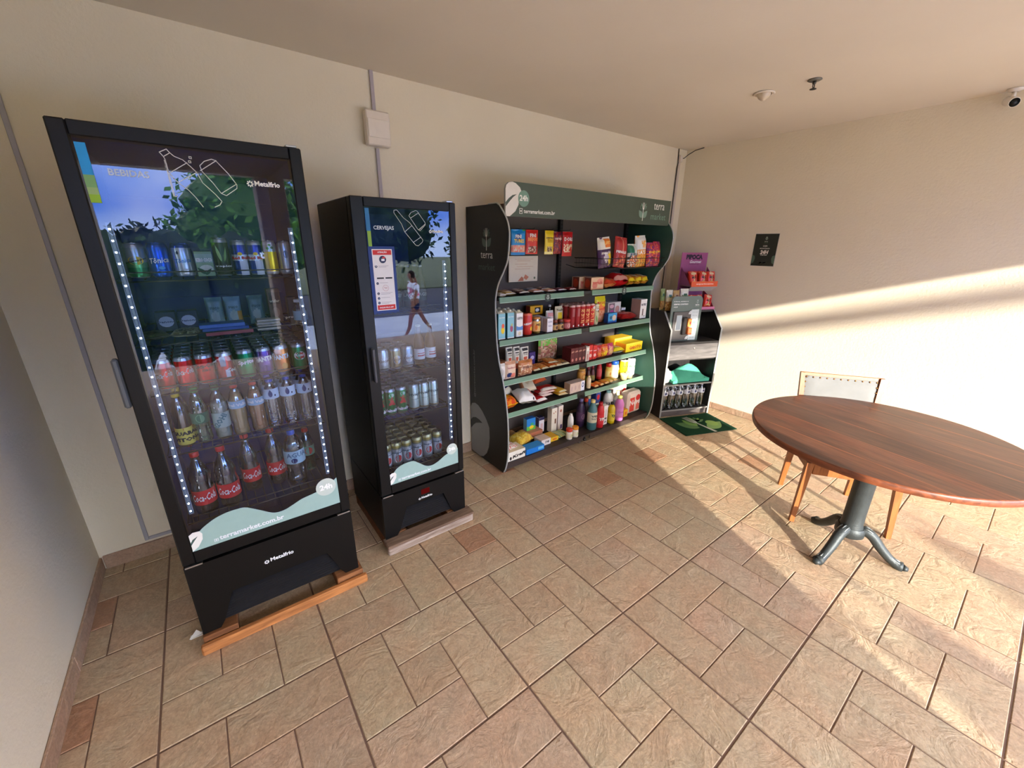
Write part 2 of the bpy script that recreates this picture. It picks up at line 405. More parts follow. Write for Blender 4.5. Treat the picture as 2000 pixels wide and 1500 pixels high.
for i in range(-3, 11):
    for j in range(-8, 4):
        ox, oy = .2859+.6*i, -1.8856+.6*j
        t = .2; G, g = .0035, .0020
        tone = RT.choice(TB); red = RT.random() < .3
        def tc_(k):
            v = RT.uniform(.95, 1.05); c = RT.choice(TB) if RT.random() < .5 else tone
            return (c[0]*v, c[1]*v, c[2]*v, 1)
        cc = rgb(174, 136, 110) if red else tc_(0)
        tile_piece(ox, ox+t, oy+t, oy+3*t, tc_(1), (G, g, g, G))
        tile_piece(ox+t, ox+3*t, oy+2*t, oy+3*t, tc_(1), (g, G, g, G))
        tile_piece(ox+2*t, ox+3*t, oy, oy+2*t, tc_(1), (g, G, G, g))
        tile_piece(ox, ox+2*t, oy, oy+t, tc_(1), (G, g, G, g))
        tile_piece(ox+t, ox+2*t, oy+t, oy+2*t, cc, (g, g, g, g))
struct(TF, 'floor')
WM = 'wall_paint'; WC = WHITE
struct(M().box(-.15, XR+.15, 0, .15, 0, HC+.2, WM, WC), 'wall_back')
struct(M().box(-.15, 0, YF-.2, 0, 0, HC+.2, WM, WC), 'wall_left')
struct(M().box(XR, XR+.15, YF-.2, 0, 0, HC+.2, WM, WC), 'wall_right')
struct(M().box(-1.5, XR+1.2, YF-1.0, 0.15, HC, HC+.2, 'ceiling_paint', WC), 'ceiling')
struct(M().box(0, XR, YF-.1, YF+.1, 2.43, HC, WM, WC), 'wall_front')       # lintel over the open front
struct(M().box(1.44, 1.74, YF-.15, YF+.15, 0, 2.43, WM, WC, bev=.01), 'wall_front_column')
bb = rgb(176, 148, 128)
def baseb(name, x0, x1, y0, y1, z, along):
    m_ = M(); L0, L1 = (x0, x1) if along == 0 else (y0, y1); k = L0
    while k < L1-.02:
        k2 = min(k+.597, L1)
        a_ = (k+.0015, k2-.0015)
        v = RT.uniform(.94, 1.06); c = (bb[0]*v, bb[1]*v, bb[2]*v, 1)
        if along == 0: m_.box(a_[0], a_[1], y0, y1, 0, z, 'floor_tile', c, bev=.003)
        else: m_.box(x0, x1, a_[0], a_[1], 0, z, 'floor_tile', c, bev=.003)
        k = k2
    struct(m_, name)
baseb('baseboard_back', .012, XR-.012, -.012, -.0005, .085, 0)
baseb('baseboard_left', .0005, .012, YF+.1, -.013, .085, 1)
baseb('baseboard_right', XR-.012, XR-.0005, YF+.1, -.013, .065, 1)
# ---- wall conduits, junction box, cables
pv = rgb(168, 164, 170)
cd = thing('cable_conduit', 'thin grey plastic conduit running down the back wall left of the large fridge', 'conduit', (.205, 0, .10))
M().box(-.009, .009, -.012, -.0005, 0, HC-.10, 'plastic', pv, bev=.002).build('vertical_run', cd)
M().box(.0095, .50, -.012, -.0005, 0, .018, 'plastic', pv, bev=.002).build('floor_run', cd)
cd = thing('cable_conduit', 'grey plastic conduit dropping from the ceiling to the white switch box above the narrow fridge', 'conduit', (1.745, 0, 2.46))
M().box(-.011, .011, -.014, -.0005, 0, HC-2.46, 'plastic', rgb(176, 166, 172), bev=.002).build('upper_run', cd)
cd = thing('cable_conduit', 'grey plastic conduit running from the white switch box down behind the narrow fridge', 'conduit', (1.745, 0, 0))
M().box(-.011, .011, -.014, -.0005, .09, 2.27, 'plastic', rgb(176, 166, 172), bev=.002).build('lower_run', cd)
jb = thing('switch_box', 'square white plastic switch box on the back wall above the narrow fridge', 'electrical box', (1.742, -.0005, 2.365))
M().box(-.072, .072, -.070, -.015, -.092, .092, 'plastic', rgb(228, 216, 202), bev=.006).build('box_body', jb)
M().box(-.066, .066, -.015, 0, -.086, .086, 'plastic', rgb(215, 203, 190), bev=.003).build('back_plate', jb)
M().box(-.064, .064, -.0745, -.0705, -.050, .046, 'plastic', rgb(232, 221, 208), bev=.0015).build('cover', jb)
cb = thing('cable_conduit', 'white conduit with a black cable beside it in the far right corner', 'conduit', (4.93, 0, 0))
M().box(.012, .045, -.016, -.0005, .09, 2.55, 'plastic', rgb(206, 192, 180), bev=.003).build('conduit_run', cb)
M().box(.004, .05, -.034, -.0005, 2.55, 2.61, 'plastic', rgb(220, 208, 196), bev=.004).build('junction_cap', cb)
M().tube([(.0, -.008, z+0) for z in (.1, 1.0, 2.0, 2.50)]+[(.006, -.012, 2.545), (.0, -.01, 2.60), (-.002, -.008, HC-.002)], .0045, 'plastic', rgb(40, 36, 36), seg=6).build('black_cable', cb)
M().tube([(.05, -.02, 2.585), (.075, -.03, 2.59), (.095, -.06, 2.62), (.12, -.12, 2.655), (.14, -.2, HC-.004)], .0045, 'plastic', BLACK, seg=6).build('ceiling_cable', cb)
# ---- ceiling fittings
lp = thing('ceiling_spotlight', 'round white recessed spotlight in the ceiling', 'ceiling light', (3.905, -1.255, HC-.0005))
M().lathe([(.062, 0), (.066, -.004), (.058, -.010), (.046, -.006), (.044, -.001)], 'plastic', rgb(225, 215, 200), seg=28, cap=False).build('trim_ring', lp)
M().lathe([(.040, -.001), (.040, -.012), (.030, -.028), (.016, -.040), (.0, -.044)], 'plastic', rgb(214, 200, 178), seg=24, cap=False).build('bulb', lp)
sp = thing('fire_sprinkler', 'small dark metal fire sprinkler head hanging from the ceiling', 'sprinkler', (3.896, -1.545, HC-.0005))
M().lathe([(.0, 0), (.036, 0), (.038, -.004), (.028, -.009), (.012, -.010)], 'iron', rgb(120, 118, 110), seg=24, cap=False).build('escutcheon', sp)
ms_ = M().lathe([(.010, -.010), (.010, -.022), (.006, -.024)], 'iron', rgb(70, 70, 66), seg=12)
for sg in (-1, 1): ms_.tube([(sg*.009, 0, -.022), (sg*.012, 0, -.034), (sg*.004, 0, -.048)], .0028, 'iron', rgb(60, 60, 58), seg=6)
ms_.build('frame', sp)
M().lathe([(.0, -.048), (.017, -.048), (.018, -.051), (.0, -.052)], 'iron', rgb(52, 52, 50), seg=16, cap=False).build('deflector', sp)
sc = thing('security_camera', 'white bullet security camera mounted where ceiling meets the right wall', 'camera', (5.03, -2.262, HC-.0005))
M().lathe([(.0, 0), (.040, 0), (.040, -.008), (.022, -.014), (.014, -.018)], 'plastic', rgb(230, 222, 212), seg=24, cap=False).build('mount', sc)
M().tube([(0, 0, -.012), (-.01, .0, -.04), (-.018, -.004, -.062)], .011, 'plastic', rgb(226, 218, 208), seg=12).build('arm', sc)
dcam = Vector((-.85, -.42, -.32)).normalized(); Tq = Matrix.Translation((-.030, -.006, -.078)) @ dcam.to_track_quat('Z', 'Y').to_matrix().to_4x4()
M().lathe([(.0, -.07), (.020, -.07), (.027, -.060), (.028, .030), (.026, .036), (.024, .036)], 'plastic', rgb(236, 230, 222), seg=24, T=Tq, cap=False).build('camera_body', sc)
M().lathe([(.0, .026), (.0245, .026), (.0245, .034), (.0, .0355)], 'gloss_black', rgb(10, 10, 12), seg=24, T=Tq, cap=False).build('lens', sc)
# ---- A4 notice on the right wall
dg = rgb(38, 42, 34)
po = thing('wall_poster', 'dark green poster reading 24H taped on the bare right wall', 'poster', (XR-.002, -.955, 1.545))
F = Fr((-.0005, 0, 0), (0, -1, 0), (0, 0, 1))
m_ = M(); m_.box(-.0004, .0015, -.107, .107, 0, .298, 'card', rgb(205, 198, 185))
drect(m_, F, -.103, .004, .103, .294, dg)
for sg in (-1, 1):
    dpoly(m_, F, xf([(0, 0), (.02, .012), (.030, .05), (.024, .075), (0, .085)], sg*.103-(0 if sg < 0 else 0), .02, 0) if sg < 0 else [(.103, .02), (.103, .105), (.079, .095), (.073, .07), (.083, .032)], rgb(84, 106, 88), .001)
m_.build('sheet', po)
m_ = M(); wt = rgb(222, 218, 208)
fork_logo(m_, F, 0, .255, .034, wt, rgb(120, 140, 122))
dtext(m_, F, 'terra', 0, .222, .030, wt, align='C'); dtext(m_, F, 'market', 0, .212, .034, rgb(100, 130, 110), align='C')
dtext(m_, F, 'LOJA', 0, .176, .038, wt, align='C', bold=.02); dtext(m_, F, 'MONITORADA', 0, .158, .088, wt, align='C', bold=.02)
dtext(m_, F, '24H', 0, .112, .074, rgb(235, 225, 215), align='C', bold=.05, shear=.15, h=.036); dtext(m_, F, 'POR DIA', 0, .098, .058, wt, align='C', bold=.02)
ddisc(m_, F, -.018, .032, .009, .009, wt); ddisc(m_, F, .016, .032, .013, .007, wt, rot=.3)
m_.build('lettering', po)
# ================================================================== table and chair
tb = thing('round_table', 'round dark reddish wooden table on a black iron pedestal', 'table', (3.507, -2.387, 0), rz=math.radians(-12.5))
NP = 12; R_ = .60
m_ = M(); tones = [(1, 1, 1), (.80, .78, .82), (1.22, 1.16, 1.08), (.74, .74, .78), (1.05, .90, .86), (1.28, 1.08, .98)]; RW = random.Random(4)
xs = [-R_+2*R_*k/NP for k in range(NP+1)]
for k in range(NP):
    a0, a1 = xs[k], xs[k+1]; t3 = RW.choice(tones); c = (t3[0], t3[1], t3[2], 1)
    segs = 10; up_ = []; dn_ = []
    for q in range(segs+1):
        x = a0+(a1-a0)*q/segs; y = math.sqrt(max(R_*R_-x*x, 0)); up_.append((x, y)); dn_.append((x, -y))
    m_.prism(dn_+up_[::-1], 2, .738, .765, 'table_wood', c)
    if k and k % 2 == 0:   # pale inlay lines between boards
        y = math.sqrt(R_*R_-a0*a0)-.004
        m_.add([(a0-.0035, -y, .7653), (a0+.0035, -y, .7653), (a0+.0035, y, .7653), (a0-.0035, y, .7653)], [(0, 1, 2, 3)], 'table_wood', (2.4, 2.1, 1.6, 1))
m_.build('tabletop', tb)
M().lathe([(.604, .733), (.607, .742), (.607, .758), (.602, .7651), (.598, .7651)], 'table_wood', (1.9, 1.45, .95, 1), seg=96, cap=False).build('edge_band', tb)  # the rim's sunlit gold is put into its colour
ir = rgb(58, 63, 63)
M().lathe([(.060, .13), (.060, .18), (.052, .20), (.050, .28), (.050, .68), (.060, .70), (.062, .735)], 'iron', ir, seg=32).build('column', tb)
M().box(-.20, .20, -.025, .025, .718, .733, 'iron', ir, bev=.003).box(-.025, .025, -.20, .20, .716, .731, 'iron', ir, bev=.003).build('top_bracket', tb)
M().lathe([(.0, .115), (.050, .115), (.070, .13), (.072, .17), (.062, .185)], 'iron', ir, seg=32, cap=False).build('collar', tb)
for px, py in ((3.276, -2.339), (3.576, -2.628), (3.668, -2.195)):
    a = math.atan2(py+2.387, px-3.507)+math.radians(12.5)
    path = []; rs = []
    for q in range(15):
        t = q/14; r = .045+.215*t
        z = .165+.012*math.sin(PI*min(t*2.2, 1))-.145*(3*t*t-2*t**3)*1.0
        path.append((r*math.cos(a), r*math.sin(a), max(z, .022))); rs.append(.030-.008*t+.006*max(0, (t-.8)*5))
    m_ = M().tube(path, rs, 'iron', ir, seg=12)
    # raised ribs cast along the top of the leg
    for sd in (-1, 0, 1):
        rib = [(p[0]-math.sin(a)*sd*r_*.55, p[1]+math.cos(a)*sd*r_*.55, p[2]+r_*(.98 if sd == 0 else .80)) for p, r_ in zip(path, rs)]
        m_.tube(rib[1:-1], .004, 'iron', rgb(120, 124, 122), seg=6)
    m_.tube([(.262*math.cos(a), .262*math.sin(a), .02), (.285*math.cos(a), .285*math.sin(a), .016)], [.024, .014], 'iron', ir, seg=12, sq=.8)
    m_.build('pedestal_leg', tb)
ch = thing('dining_chair', 'wooden chair with pale grey studded backrest behind the round table', 'chair', (3.917, -2.165, 0), rz=math.radians(-55.6))
w1 = (1, 1, 1, 1); w2 = (.82, .78, .74, 1)
for sg in (-1, 1):
    def leg(x0, y0, z0, x1, y1, z1, a, b_, nm):
        vs = [(x0-a, y0-a, z0), (x0+a, y0-a, z0), (x0+a, y0+a, z0), (x0-a, y0+a, z0), (x1-b_, y1-b_, z1), (x1+b_, y1-b_, z1), (x1+b_, y1+b_, z1), (x1-b_, y1+b_, z1)]
        M().add(vs, [(0, 3, 2, 1), (4, 5, 6, 7), (0, 1, 5, 4), (1, 2, 6, 5), (2, 3, 7, 6), (3, 0, 4, 7)], 'chair_wood', w1).build(nm, ch)
    leg(sg*.262, -.239, 0, sg*.235, -.215, .43, .013, .020, 'front_leg')
    leg(sg*.212, .239, 0, sg*.205, .190, .43, .014, .019, 'rear_leg')
    leg(sg*.205, .190, .431, sg*.232, .283, .885, .019, .013, 'back_post')
M().box(-.215, .215, -.235, -.212, .355, .43, 'chair_wood', w1, bev=.002).build('front_apron', ch)
for sg in (-1, 1): M().box(-.235 if sg < 0 else .215, -.215 if sg < 0 else .235, -.195, .172, .36, .43, 'chair_wood', w2, bev=.002).build('side_apron', ch)
gf = rgb(128, 128, 126)
m_ = M(); n1_ = 12
gv = []; gfc = []
for i in range(n1_+1):
    for j in range(n1_+1):
        u, v = i/n1_*2-1, j/n1_*2-1; r4 = (1-u**6)*(1-v**6)
        gv.append((u*.238, -.02+v*.215, .436+.045*max(r4, 0)**.5))
for i in range(n1_):
    for j in range(n1_): gfc.append((i*(n1_+1)+j, (i+1)*(n1_+1)+j, (i+1)*(n1_+1)+j+1, i*(n1_+1)+j+1))
m_.add(gv, gfc, 'fabric', gf, True); m_.box(-.236, .236, -.233, .193, .431, .4375, 'fabric', gf); m_.build('seat_cushion', ch)
# backrest: leaning frame with grey pad and brass studs
lean = math.atan2(.093, .454)
TB_ = Matrix.Translation((0, .203, .431)) @ Matrix.Rotation(-lean, 4, 'X')
hb = .463
M().box(-.236, .236, -.012, .012, hb-.026, hb, 'chair_wood', w1, T=TB_, bev=.003).build('top_rail', ch)
M().box(-.205, .205, -.010, .010, .15, .185, 'chair_wood', w1, T=TB_, bev=.003).build('lower_rail', ch)
m_ = M()
for i, (xa, xb) in enumerate(((-.216, .216),)):
    gv = []; gfc = []; nx_, nz_ = 14, 8
    for sd in (-1, 1):
        for i in range(nx_+1):
            for j in range(nz_+1):
                u, v = i/nx_*2-1, j/nz_*2-1
                gv.append(TB_ @ Vector((u*.214, sd*(.012+.014*max((1-u**8)*(1-v**8), 0)**.5), .312+v*.127)))
    st = (nx_+1)*(nz_+1)
    for sd in (0, 1):
        for i in range(nx_):
            for j in range(nz_):
                q = [sd*st+i*(nz_+1)+j, sd*st+(i+1)*(nz_+1)+j, sd*st+(i+1)*(nz_+1)+j+1, sd*st+i*(nz_+1)+j+1]
                gfc.append(q if sd == 0 else q[::-1])
    m_.add(gv, gfc, 'fabric', gf, True)
    m_.box(-.214, .214, -.012, .012, .185, .439, 'fabric', gf, T=TB_)
m_.build('back_pad', ch)
stud0 = M().lathe([(.0058, 0), (.0048, .003), (.0015, .0045)], 'steel', rgb(150, 104, 56), seg=8).build('brass_stud', ch); stud_n = [0]
def stud(x, z):
    for sd in (-1, 1):
        o = stud0 if stud_n[0] == 0 else stud0.copy()
        if stud_n[0]: COL.objects.link(o)
        stud_n[0] += 1; o.matrix_local = TB_ @ Matrix.Translation((x, sd*(.0245 if abs(x) < .19 and z < .42 else .0165), z)) @ Matrix.Rotation(PI/2 if sd < 0 else -PI/2, 4, 'X')
for k in range(11): stud(-.205+.041*k, .430)
for k in range(6): stud(-.208, .395-.035*k); stud(.208, .395-.035*k)

# ================================================================== fridges
NAVY = rgb(26, 46, 112); FB = rgb(9, 9, 9)
def fridge(name, label, x0, x1, yf, yb, z0, zt, gx0, gx1, gz0, gz1, shelves, tall):
    t = thing(name, label, 'fridge', (x0, yf, 0)); X = lambda v: v-x0; Y = lambda v: v-yf
    D = yb-yf; Wd = x1-x0; dz0 = gz0-.055; yd = .052
    m_ = M(); th = .035
    m_.box(0, th, yd, D, dz0-.004, zt, 'satin', FB, bev=.004); m_.box(Wd-th, Wd, yd, D, dz0-.004, zt, 'satin', FB, bev=.004)
    m_.box(th, Wd-th, D-th, D, dz0-.004, zt, 'satin', FB); m_.box(th, Wd-th, yd, D-th, zt-.035, zt, 'satin', FB)
    m_.box(th, Wd-th, yd, D-th, dz0-.004, dz0+.03, 'satin', FB)
    m_.build('cabinet', t)
    # inner liner
    m_ = M(); a, b_, zb_, zt_ = th+.001, Wd-th-.001, dz0+.031, zt-.036
    m_.add([(a, yd, zb_), (b_, yd, zb_), (b_, D-th-.002, zb_), (a, D-th-.002, zb_), (a, yd, zt_), (b_, yd, zt_), (b_, D-th-.002, zt_), (a, D-th-.002, zt_)],
           [(0, 1, 2, 3), (4, 7, 6, 5), (0, 3, 7, 4), (1, 5, 6, 2), (3, 2, 6, 7)], 'satin', NAVY)
    k = zb_+.1
    while k < zt_-.1:     # pressed ribs of the liner
        m_.box(a+.02, b_-.02, D-th-.012, D-th-.004, k, k+.012, 'satin', NAVY); k += .11
    m_.build('inner_liner', t)
    # door
    dr = M(); g0, g1 = X(gx0), X(gx1)
    dr.box(0, g0, 0, yd-.004, dz0, zt, 'gloss_black', FB, bev=.004); dr.box(g1, Wd, 0, yd-.004, dz0, zt, 'gloss_black', FB, bev=.004)
    dr.box(g0, g1, 0, yd-.004, gz1, zt, 'gloss_black', FB, bev=.003); dr.box(g0, g1, 0, yd-.004, dz0, gz0, 'gloss_black', FB, bev=.003)
    dr = dr.build('door', t)
    M().add([(g0-.002, .006, gz0-.002), (g1+.002, .006, gz0-.002), (g1+.002, .006, gz1+.002), (g0-.002, .006, gz1+.002)], [(0, 1, 2, 3)], 'door_glass', WHITE).build('glass_pane', dr)
    # base with louvred grille
    zb = z0; gl0, gl1, gz_a, gz_b = (.085, Wd-.085, z0+.03, z0+.15) if Wd > .6 else (.09, Wd-.10, z0+.03, z0+.155)
    m_ = M()
    m_.prism([(0, zb), (gl0-.02, zb), (gl0, zb+.03), (gl0+.05, gz_b+.015), (gl1-.05, gz_b+.015), (gl1, zb+.03), (gl1+.02, zb), (Wd, zb), (Wd, dz0-.012), (0, dz0-.012)], 1, .0, .03, 'gloss_black', FB)
    m_.box(0, .03, .03, D, zb, dz0-.006, 'satin', FB); m_.box(Wd-.03, Wd, .03, D, zb, dz0-.006, 'satin', FB)
    m_.box(.03, Wd-.03, D-.03, D, zb+.05, dz0-.006, 'satin', FB); m_.box(.03, Wd-.03, .13, D-.03, zb+.03, zb+.05, 'satin', FB)
    bs = m_.build('base', t)
    m_ = M(); nl = 9
    for k in range(nl):
        z = zb+.034+(gz_b-zb-.03)*k/nl; ins = .055*(k/nl)
        Tm = Matrix.Translation((0, .016, z)) @ Matrix.Rotation(.6, 4, 'X')
        m_.box(gl0+ins, gl1-ins, -.009, .009, -.0016, .0016, 'gloss_black', rgb(30, 30, 33), T=Tm)
    m_.box(gl0+.01, gl1-.01, .032, .034, zb+.032, gz_b+.014, 'satin', rgb(8, 8, 8))
    m_.build('grille', bs)
    for sx in (-1, 1):
        xx = .035 if sx < 0 else Wd-.035
        m_ = M().box(xx-.030, xx+.030, -.007, .028, dz0-.011, dz0-.0045, 'steel', SILVER, bev=.0015); m_.build('hinge', t)
    M().box(Wd-.05, Wd-.012, .004, .05, zt+.0003, zt+.009, 'steel', SILVER, bev=.002).build('hinge', t)
    # wire shelves
    for z in shelves:
        m_ = M(); xa, xb_, ya, yb_ = th+.012, Wd-th-.012, yd+.018, D-th-.016; z_ = z-.0075
        for yy in (ya, (ya+yb_)/2, yb_): m_.tube([(xa, yy, z_-.003), (xb_, yy, z_-.003)], .003, 'plastic', BLACK, seg=6)
        k = xa
        while k <= xb_+.001: m_.tube([(k, ya, z_+.003), (k, yb_, z_+.003)], .0018, 'plastic', BLACK, seg=5); k += (xb_-xa)/16
        m_.tube([(xa+.02, ya, z_), (xa+.02, ya, z_+.028), (xb_-.02, ya, z_+.028), (xb_-.02, ya, z_)], .0025, 'plastic', BLACK, seg=6)
        m_.build('wire_shelf', t)
    # LED strips up both inner front corners
    zl0, zl1 = gz0+.17, gz1-.25
    for sx in ((0, 1) if tall else (1,)):
        xx = g0+.028 if sx == 0 else g1-.030
        m_ = M(); m_.tube([(xx, .022, zl0), (xx, .022, zl1)], .0035, 'led_tube', WHITE, seg=8)
        m_.box(xx-.008, xx+.008, .028, .034, zl0-.01, zl1+.01, 'plastic', rgb(96, 104, 120))
        nd = int((zl1-zl0)/.036)
        for k in range(nd+1):
            z = zl0+.01+(zl1-zl0-.02)*k/nd; m_.box(xx-.0024, xx+.0024, .0165, .0182, z-.0024, z+.0024, 'led_dot', WHITE)
        m_.build('led_strip', t)
    return t, dr, bs
F1, D1, B1 = fridge('drinks_fridge', 'large black glass-door drinks fridge full of cans and bottles, left of the narrower fridge',
    .440, 1.113, -.90, -.22, .075, 2.052, .484, 1.070, .498, 2.010, (.60, .92, 1.172, 1.362, 1.59), 1)
F2, D2, B2 = fridge('beer_fridge', 'narrow black glass-door beer fridge between the large fridge and the grocery shelves',
    1.310, 1.842, -.78, -.19, .075, 1.916, 1.370, 1.806, .420, 1.874, (.47, .795, 1.06, 1.378), 0)
WT = rgb(235, 238, 240); TL = rgb(156, 186, 178)
def door_print(D, x0, gx0, gx1, gz0, gz1, word, wx, wz, ww, lines, mx, mz, mw, circ, wave, big):
    # everything below is printed on the outer face of the glass
    F = Fr((-x0, .0045, 0)); 
    m_ = M(); dtext(m_, F, word, wx, wz, ww, rgb(196, 208, 224), bold=.02); m_.build('category_lettering', D)
    m_ = M()
    for L in lines: dline(m_, F, L, .0022 if big else .0018, rgb(205, 212, 218))
    m_.build('line_drawing', D)
    m_ = M(); s = mw/.10
    for k in range(8):
        a = k*PI/4; ddisc(m_, F, mx-.014*s+.0075*s*math.cos(a), mz+.006*s+.0075*s*math.sin(a), .0036*s, .0022*s, WT, rot=a)
    dtext(m_, F, 'Metalfrio', mx, mz, mw*.82, WT, bold=.03); m_.build('maker_logo', D)
    m_ = M()
    pts = [(gx0, gz0)]+[(x, z) for x, z in wave]+[(gx1, gz0)]
    for (xa, za), (xb_, zb_) in zip(wave[:-1], wave[1:]): dpoly(m_, F, [(xa, gz0), (xb_, gz0), (xb_, zb_), (xa, za)], TL, .0006)
    w = m_.build('wave_decal', D)
    m_ = M(); tx, tz, tw, hh = circ[3:7]
    dtext(m_, F, 'terramarket.com.br', tx+.02, tz, tw, WT, bold=.03, off=.0014)
    dline(m_, F, [(tx+.002, tz-.001), (tx+.015, tz-.001), (tx+.015, tz+.012), (tx+.002, tz+.012), (tx+.002, tz-.001)], .0018, WT, .0014)
    ddisc(m_, F, tx+.0085, tz+.0055, .0035, .0035, WT, .0014); m_.build('web_lettering', w)
    m_ = M(); ddisc(m_, F, circ[0], circ[1], circ[2], circ[2], rgb(196, 208, 198), .0012, seg=32)
    dtext(m_, F, '24h', circ[0], circ[1]-circ[2]*.30, circ[2]*1.25, rgb(250, 250, 246), .0018, align='C', bold=.04); m_.build('hours_badge', D)
    return w
def catmull(P, n_=8):
    out_ = []
    for i in range(len(P)-1):
        p0 = P[max(i-1, 0)]; p1 = P[i]; p2 = P[i+1]; p3 = P[min(i+2, len(P)-1)]
        for k in range(n_):
            t = k/n_; out_.append(tuple(.5*((2*p1[a])+(-p0[a]+p2[a])*t+(2*p0[a]-5*p1[a]+4*p2[a]-p3[a])*t*t+(-p0[a]+3*p1[a]-3*p2[a]+p3[a])*t**3) for a in (0, 1)))
    out_.append(P[-1]); return out_
L1 = [[(.686,1.989),(.706,2.0),(.713,1.99),(.722,1.981),(.743,1.973),(.762,1.953),(.775,1.937),(.785,1.907),(.815,1.873),(.83,1.851),(.822,1.839),(.806,1.831)],
 [(.686,1.989),(.694,1.977),(.697,1.968),(.693,1.946),(.699,1.93),(.709,1.913),(.718,1.901),(.741,1.881),(.756,1.86),(.772,1.83)],
 [(.713,1.99),(.694,1.977)],[(.701,1.93),(.753,1.965)],[(.72,1.904),(.773,1.937)],[(.694,1.967),(.697,1.858)],[(.697,1.967),(.700,1.858),(.706,1.858),(.706,1.864)],
 [(.787,1.96),(.802,1.975),(.824,1.984),(.835,1.981),(.866,1.942),(.885,1.909),(.883,1.897),(.847,1.871),(.833,1.877),(.814,1.91),(.79,1.943),(.787,1.96)],[(.786,1.945),(.837,1.981)],[(.833,1.877),(.884,1.911)],
 [(.762,1.985),(.768,1.985),(.768,1.979),(.762,1.979),(.762,1.985)],[(.758,1.972),(.764,1.972),(.764,1.966),(.758,1.966),(.758,1.972)]]
wv = catmull([(.484,.505),(.500,.552),(.529,.589),(.575,.617),(.619,.630),(.660,.632),(.693,.627),(.740,.594),(.789,.559),(.83,.555),(.870,.568),(.909,.583),(.96,.592),(1.02,.605),(1.07,.640)])
w_ = door_print(D1, .440, .484, 1.070, .498, 2.010, 'BEBIDAS', .548, 1.908, .098, L1, .941, 1.910, .10, (1.018, .606, .045, .560, .512, .245, 0), wv, True)
def brandleaf(D, x0, x, z, s, par):
    F = Fr((-x0, .0045, 0)); m_ = M()
    dpoly(m_, F, xf([(0, 0), (.03, .02), (.055, .06), (.06, .095), (.05, .115), (.02, .118), (0, .105)], x, z, 0, s), rgb(238, 236, 228), .0016)
    dpoly(m_, F, xf([(0, .055), (.012, .075), (.038, .088), (.02, .066), (0, .040)], x, z, 0, s), rgb(70, 92, 84), .0020)
    m_.build('leaf_print', par)
brandleaf(D1, .440, .485, .499, .74, w_)
m_ = M(); Fd = Fr((-.440, .0045, 0)); 
for k, (za, zb_, c) in enumerate(((1.993, 1.905, rgb(36, 150, 220)), (1.905, 1.870, rgb(120, 168, 110)), (1.870, 1.850, rgb(150, 180, 120)), (1.850, 1.826, rgb(140, 184, 50)))):
    dx = (1.993-za)*.02; drect(m_, Fd, .489, zb_, .514, za, c)
m_.build('energy_label', D1)
# base logo
def base_logo(B, x0, x, z, w, ):
    F = Fr((-x0, -.0006, 0)); m_ = M(); s = w/.12
    for k in range(8):
        a = k*PI/4; ddisc(m_, F, x+.0085*s+.007*s*math.cos(a), z+.005*s+.007*s*math.sin(a), .0036*s, .0022*s, WT, rot=a)
    dtext(m_, F, 'Metalfrio', x+.024*s, z, w*.8, WT, bold=.03); m_.build('maker_logo', B)
base_logo(B1, .440, .715, .316, .12)
M().box(-.022, -.002, .006, .034, 1.150, 1.330, 'plastic', rgb(88, 92, 94), bev=.006).build('handle', D1)
M().box(.022, .036, -.030, .0, 1.045, 1.221, 'plastic', rgb(70, 70, 74), bev=.004).build('handle', D2)
L2 = [[(1.512,1.864),(1.526,1.867),(1.558,1.833),(1.587,1.813),(1.598,1.8),(1.652,1.734),(1.648,1.723),(1.625,1.706),(1.612,1.709),(1.559,1.77),(1.545,1.806),(1.511,1.854),(1.512,1.864)],
 [(1.559,1.77),(1.598,1.8)],[(1.601,1.723),(1.643,1.748)],[(1.586,1.844),(1.596,1.858),(1.621,1.869),(1.63,1.867),(1.669,1.816),(1.669,1.805),(1.639,1.777),(1.627,1.785),(1.586,1.844)],[(1.594,1.834),(1.638,1.86)],[(1.634,1.782),(1.667,1.808)]]
wv2 = catmull([(1.37,.44),(1.385,.480),(1.415,.513),(1.46,.528),(1.51,.528),(1.545,.505),(1.59,.470),(1.63,.462),(1.67,.474),(1.72,.50),(1.765,.512),(1.806,.525)])
w_ = door_print(D2, 1.310, 1.370, 1.806, .420, 1.874, 'CERVEJAS', 1.407, 1.772, .098, L2, 1.706, 1.770, .075, (1.765, .528, .036, 1.415, .432, .185, 0), wv2, False)
brandleaf(D2, 1.310, 1.370, .420, .62, w_)
m_ = M(); Fd = Fr((-1.310, .0045, 0)); drect(m_, Fd, 1.374, 1.770, 1.393, 1.868, rgb(40, 110, 160)); drect(m_, Fd, 1.376, 1.690, 1.393, 1.770, rgb(130, 168, 60)); m_.build('energy_label', D2)
base_logo(B2, 1.310, 1.527, .262, .088)
m_ = M(); drect(m_, Fr((-1.310, -.0006, 0)), 1.545, .290, 1.600, .325, WHITE, .0008, 'display_red'); m_.build('temperature_display', B2)
